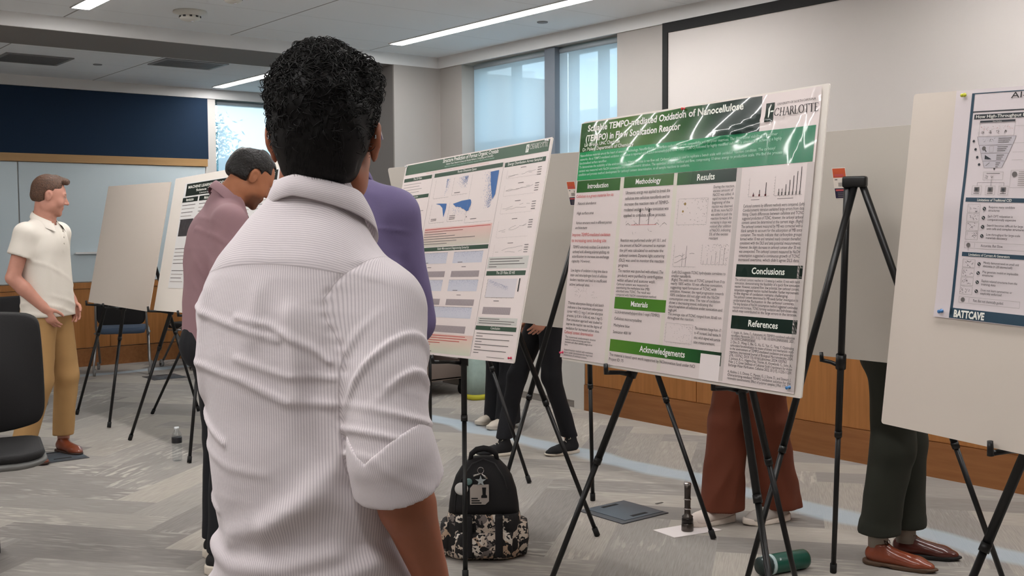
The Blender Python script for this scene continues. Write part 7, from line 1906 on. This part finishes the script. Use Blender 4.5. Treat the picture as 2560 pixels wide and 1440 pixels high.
# ---- man in the purple shirt seen from behind, beyond the front man
def purple_man():
    root = person_root('person in a purple shirt seen from behind, partly hidden by the curly haired man', (1.438, 2.595), 42)
    SK = (150, 100, 76)
    J = dict(pelvis=(.0, -.02, 1.06), chest=(.0, .03, 1.43), neck=(.01, .09, 1.635), shL=(-.125, .075, 1.52), shR=(.165, .05, 1.525), elL=(-.12, .19, 1.24), elR=(.20, .12, 1.23), wrL=(-.08, .33, 1.24), wrR=(.09, .33, 1.20),
             hipL=(-.09, -.02, 1.0), hipR=(.09, -.02, 1.0), knL=(-.10, .01, .56), knR=(.10, .01, .56), anL=(-.11, -.02, .11), anR=(.11, -.02, .11))
    hd = Head((-.03, .19, 1.745), yaw=R(10), pitch=R(32), scale=.98)
    make_body(root, J, SK, hd, lambda V, c: hd.paint(V, c, SK, brow=(30, 22, 20)), handspec={'L': dict(w=J['wrL'], d=(.8, .5, .1), n=(0, -1, 0), t=(0, 0, 1), curl=.5), 'R': dict(w=J['wrR'], d=(-.8, .5, .1), n=(0, -1, 0), t=(0, 0, 1), curl=.5)}, slim=1.04)
    M_pp = mat('purple_cotton', (98, 87, 124), .75, bump=.04, bscale=260)
    def detail(x, y, z):
        bk = np.clip((.03-y)/.04, 0, 1)
        return -.004*np.exp(-(((z-1.50)+.10*x*x*4)/.004)**2)*bk-.006*np.exp(-(np.sin((z*1.0+x*.55)*42)/.45)**2)*np.exp(-((z-1.37)/.07)**2)*bk*np.clip((x+.05)/.08, 0, 1)
    sh = make_top(root, J, M_pp, sleeve=1.9, hem=1.0, bulk=.016, seed=51, fold=.0045, step=.006, chest=.172, detail=detail, neck_cut=(.01, .075, .064))
    collar(sh, (.01, .100), 1.672, M_pp, r=.068, spread=.04, drop=.03, fall=.036, tilt=R(25), stand=.05)
    trousers(root, [(.088, -.02, 1.0), (-.088, -.02, 1.0)], [(.10, .01, .56), (-.10, .01, .56)], [(.11, -.02, .085), (-.11, -.02, .085)], mat('trouser_grey', (58, 58, 64), .85), waist_z=1.08, seed=18, depth=.118)
    for s in (1, -1): shoe('shoe', root, (s*.105, -.10), (s*.125, .18), mat('leather_black', (30, 26, 24), .35, coat=.3), mat('sole_dark', (24, 22, 20), .7))
    hair_cap(root, hd, mat('hair_dark', (26, 22, 20), .5, noise=.5, nscale=90, bump=.7, bscale=110), thick=.010, top=.012, curl=.0018, nape=-.045, seed=61)
purple_man()

# ---- four visitors on the far side of the second row of boards
def visitor(label, pos, phi, legs, mt, shoes, SK, top_m, top_kw, hairm, hair_kw, H=1.0, wide=0.0, rr=(.09, .066, .058), hem=.075, cuff=False, arms=None, tseed=1, fold=.005, socks=None, handspec=None):
    root = person_root(label, pos, phi)
    J = dict(pelvis=(0, 0, .96*H), chest=(0, .0, 1.28*H), neck=(0, .01, 1.46*H), shL=(-.16, 0, 1.385*H), shR=(.16, 0, 1.385*H), elL=(-.20, -.04, 1.10*H), elR=(.20, -.04, 1.10*H), wrL=(-.20, .06, .86*H), wrR=(.20, .06, .86*H), hipL=(-.085, 0, .92*H), hipR=(.085, 0, .92*H))
    for k, v in legs.items(): J[k] = v
    if arms: J.update(arms)
    hd = Head((0, .03, 1.60*H), yaw=0, pitch=R(4), scale=.96)
    hs = handspec or {'L': dict(w=J['wrL'], d=(0, .2, -1), n=(1, 0, 0), t=(0, 1, 0), curl=.35), 'R': dict(w=J['wrR'], d=(0, .2, -1), n=(-1, 0, 0), t=(0, 1, 0), curl=.35)}
    make_body(root, J, SK, hd, lambda V, c: hd.paint(V, c, SK, lip=(160, 90, 84)), handspec=hs, slim=.92, neck_r=.05)
    sh = make_top(root, J, top_m, step=.010, **top_kw)
    aL = np.array(J['anL'], float); aR = np.array(J['anR'], float); aL[2] = aR[2] = hem
    if 'hemL' in legs: pass
    trousers(root, [J['hipR'], J['hipL']], [J['knR'], J['knL']], [tuple(aR+(0, 0, legs.get('dR', 0))), tuple(aL+(0, 0, legs.get('dL', 0)))], mt, waist_z=1.0*H, r=rr, wide=wide, seed=tseed, fold=fold, cuff=cuff)
    for sp in shoes: shoe('shoe', root, **sp)
    if socks is not None:
        for k in ('L', 'R'):
            A = np.array(J['an'+k], float); MBk = MB().tube([tuple(A+(0, -.0, -.055)), tuple(A+(0, 0, .05))], [.042, .044], 16).build('sock', socks); MBk.parent = root
    hair_cap(root, hd, hairm, **hair_kw)
    return root
M_bk = mat('trouser_black', (20, 21, 26), .85)
M_canvas = mat('canvas_black', (20, 20, 22), .8); M_cream = mat('sole_cream', (214, 204, 190), .6)
visitor('person in slim black trousers and black canvas sneakers, striding behind the easels', (4.63, 5.46), 158,
        dict(anL=(.05, .28, .10), knL=(-.03, .17, .50), anR=(-.04, -.24, .10), knR=(.06, -.02, .50), hipL=(-.085, .02, .90), hipR=(.085, -.01, .90)) if False else
        dict(anR=(-.02, .30, .115), knR=(.05, .19, .50), anL=(-.085, -.13, .095), knL=(-.10, .0, .50)),
        M_bk, [dict(heel=(-.02, .24), toe=(-.05, .50), m=M_canvas, msole=M_cream, style='high', lace=M_cream, w=.043), dict(heel=(-.085, -.19), toe=(-.16, .065), m=M_canvas, msole=M_cream, style='high', lace=M_cream, w=.043)],
        (196, 140, 118), mat('coat_beige', (190, 160, 128), .85), dict(sleeve=1.85, hem=.86, bulk=.022, seed=71, fold=.006, chest=.155, waist=.135), mat('hair_dark', (26, 22, 20), .5, noise=.5, nscale=90, bump=.7, bscale=110), dict(thick=.014, top=.016, long=True, curl=.0012), H=.985,
        arms=dict(elL=(-.225, -.06, 1.10), wrL=(-.215, .07, .91)), rr=(.088, .062, .052), tseed=72, hem=.105,
        handspec={'L': dict(w=(-.215, .07, .91), d=(.15, .55, -.75), n=(1, 0, .1), t=(0, .4, 1), curl=.25), 'R': dict(w=(.20, .06, .847), d=(0, .2, -1), n=(-1, 0, 0), t=(0, 1, 0), curl=.35)})
visitor('person in flared black trousers behind the crystals poster', (5.02, 6.38), 178,
        dict(anL=(-.09, .06, .09), knL=(-.09, .04, .50), anR=(.10, .02, .09), knR=(.10, .03, .50)),
        M_bk, [dict(heel=(-.09, .0), toe=(-.10, .25), m=M_cream, msole=M_cream, style='runner', w=.043), dict(heel=(.10, -.04), toe=(.11, .21), m=M_cream, msole=M_cream, style='runner', w=.043)],
        (176, 122, 98), mat('denim_pale', (150, 162, 168), .85), dict(sleeve=1.8, hem=.84, bulk=.018, seed=75, chest=.15, waist=.13), mat('hair_brown', (84, 58, 42), .55, noise=.45, nscale=70, bump=.7, bscale=110), dict(thick=.012, top=.014, long=True), H=.95, rr=(.090, .066, .060), wide=.035, tseed=76, hem=.035)
visitor('person in wide rust brown trousers and white running shoes behind the green poster', (4.31, 3.50), 176,
        dict(anL=(-.115, .11, .09), knL=(-.10, .06, .50), anR=(.12, -.17, .09), knR=(.10, -.05, .50)) if False else dict(anL=(-.055, -.15, .095), knL=(-.08, -.03, .50), anR=(.075, .13, .09), knR=(.085, .08, .50)),
        mat('trouser_rust', (104, 50, 30), .8), [dict(heel=(.075, .05), toe=(.11, .335), m=mat('knit_white', (222, 208, 198), .8), msole=mat('foam_white', (228, 216, 204), .6), style='runner', w=.05, lace=M_cream, h=.078), dict(heel=(-.070, -.19), toe=(-.035, .085), m=mat('knit_white_shaded', (176, 168, 160), .8), msole=mat('foam_white', (228, 216, 204), .6), style='runner', w=.05)],  # far shoe: same white knit, its shade put into a darker colour
        (176, 122, 98), mat('shirt_olive', (120, 112, 90), .85), dict(sleeve=1.8, hem=.86, bulk=.018, seed=85, chest=.155, waist=.14), mat('hair_dark', (26, 22, 20), .5, noise=.5, nscale=90, bump=.7, bscale=110), dict(thick=.012, top=.014), H=.97, rr=(.098, .088, .088), wide=.014, tseed=86, fold=.012, hem=.065)
visitor('person in dark olive trousers with turned up hems and polished brown derby shoes', (4.275, 2.69), -58,
        dict(anR=(.055, -.055, .12), knR=(.085, .0, .52), anL=(-.10, .06, .12), knL=(-.09, .05, .52)),
        mat('trouser_olive', (40, 42, 34), .85), [dict(heel=(.05, -.115), toe=(.12, .185), m=mat('leather_tan', (134, 64, 40), .25, coat=.5), msole=mat('sole_stacked', (84, 62, 46), .6), style='derby', w=.048, lace=mat('lace_brown', (60, 36, 28), .8)), dict(heel=(-.115, .0), toe=(-.10, .29), m=mat('leather_tan_shaded', (84, 38, 30), .25, coat=.5), msole=mat('sole_dark', (24, 22, 20), .7), style='derby', w=.047, lace=mat('lace_brown', (60, 36, 28), .8))],  # far derby: darker leather and sole colours stand for the shade on it
        (190, 140, 116), mat('shirt_grey_blue', (120, 130, 140), .85), dict(sleeve=1.85, hem=.92, bulk=.016, seed=95, chest=.165), mat('hair_brown', (84, 58, 42), .55, noise=.45, nscale=70, bump=.7, bscale=110), dict(thick=.008, top=.014), H=1.02, rr=(.105, .090, .082), tseed=96, fold=.006, hem=.135, cuff=True, socks=mat('sock_grey', (150, 140, 128), .9))
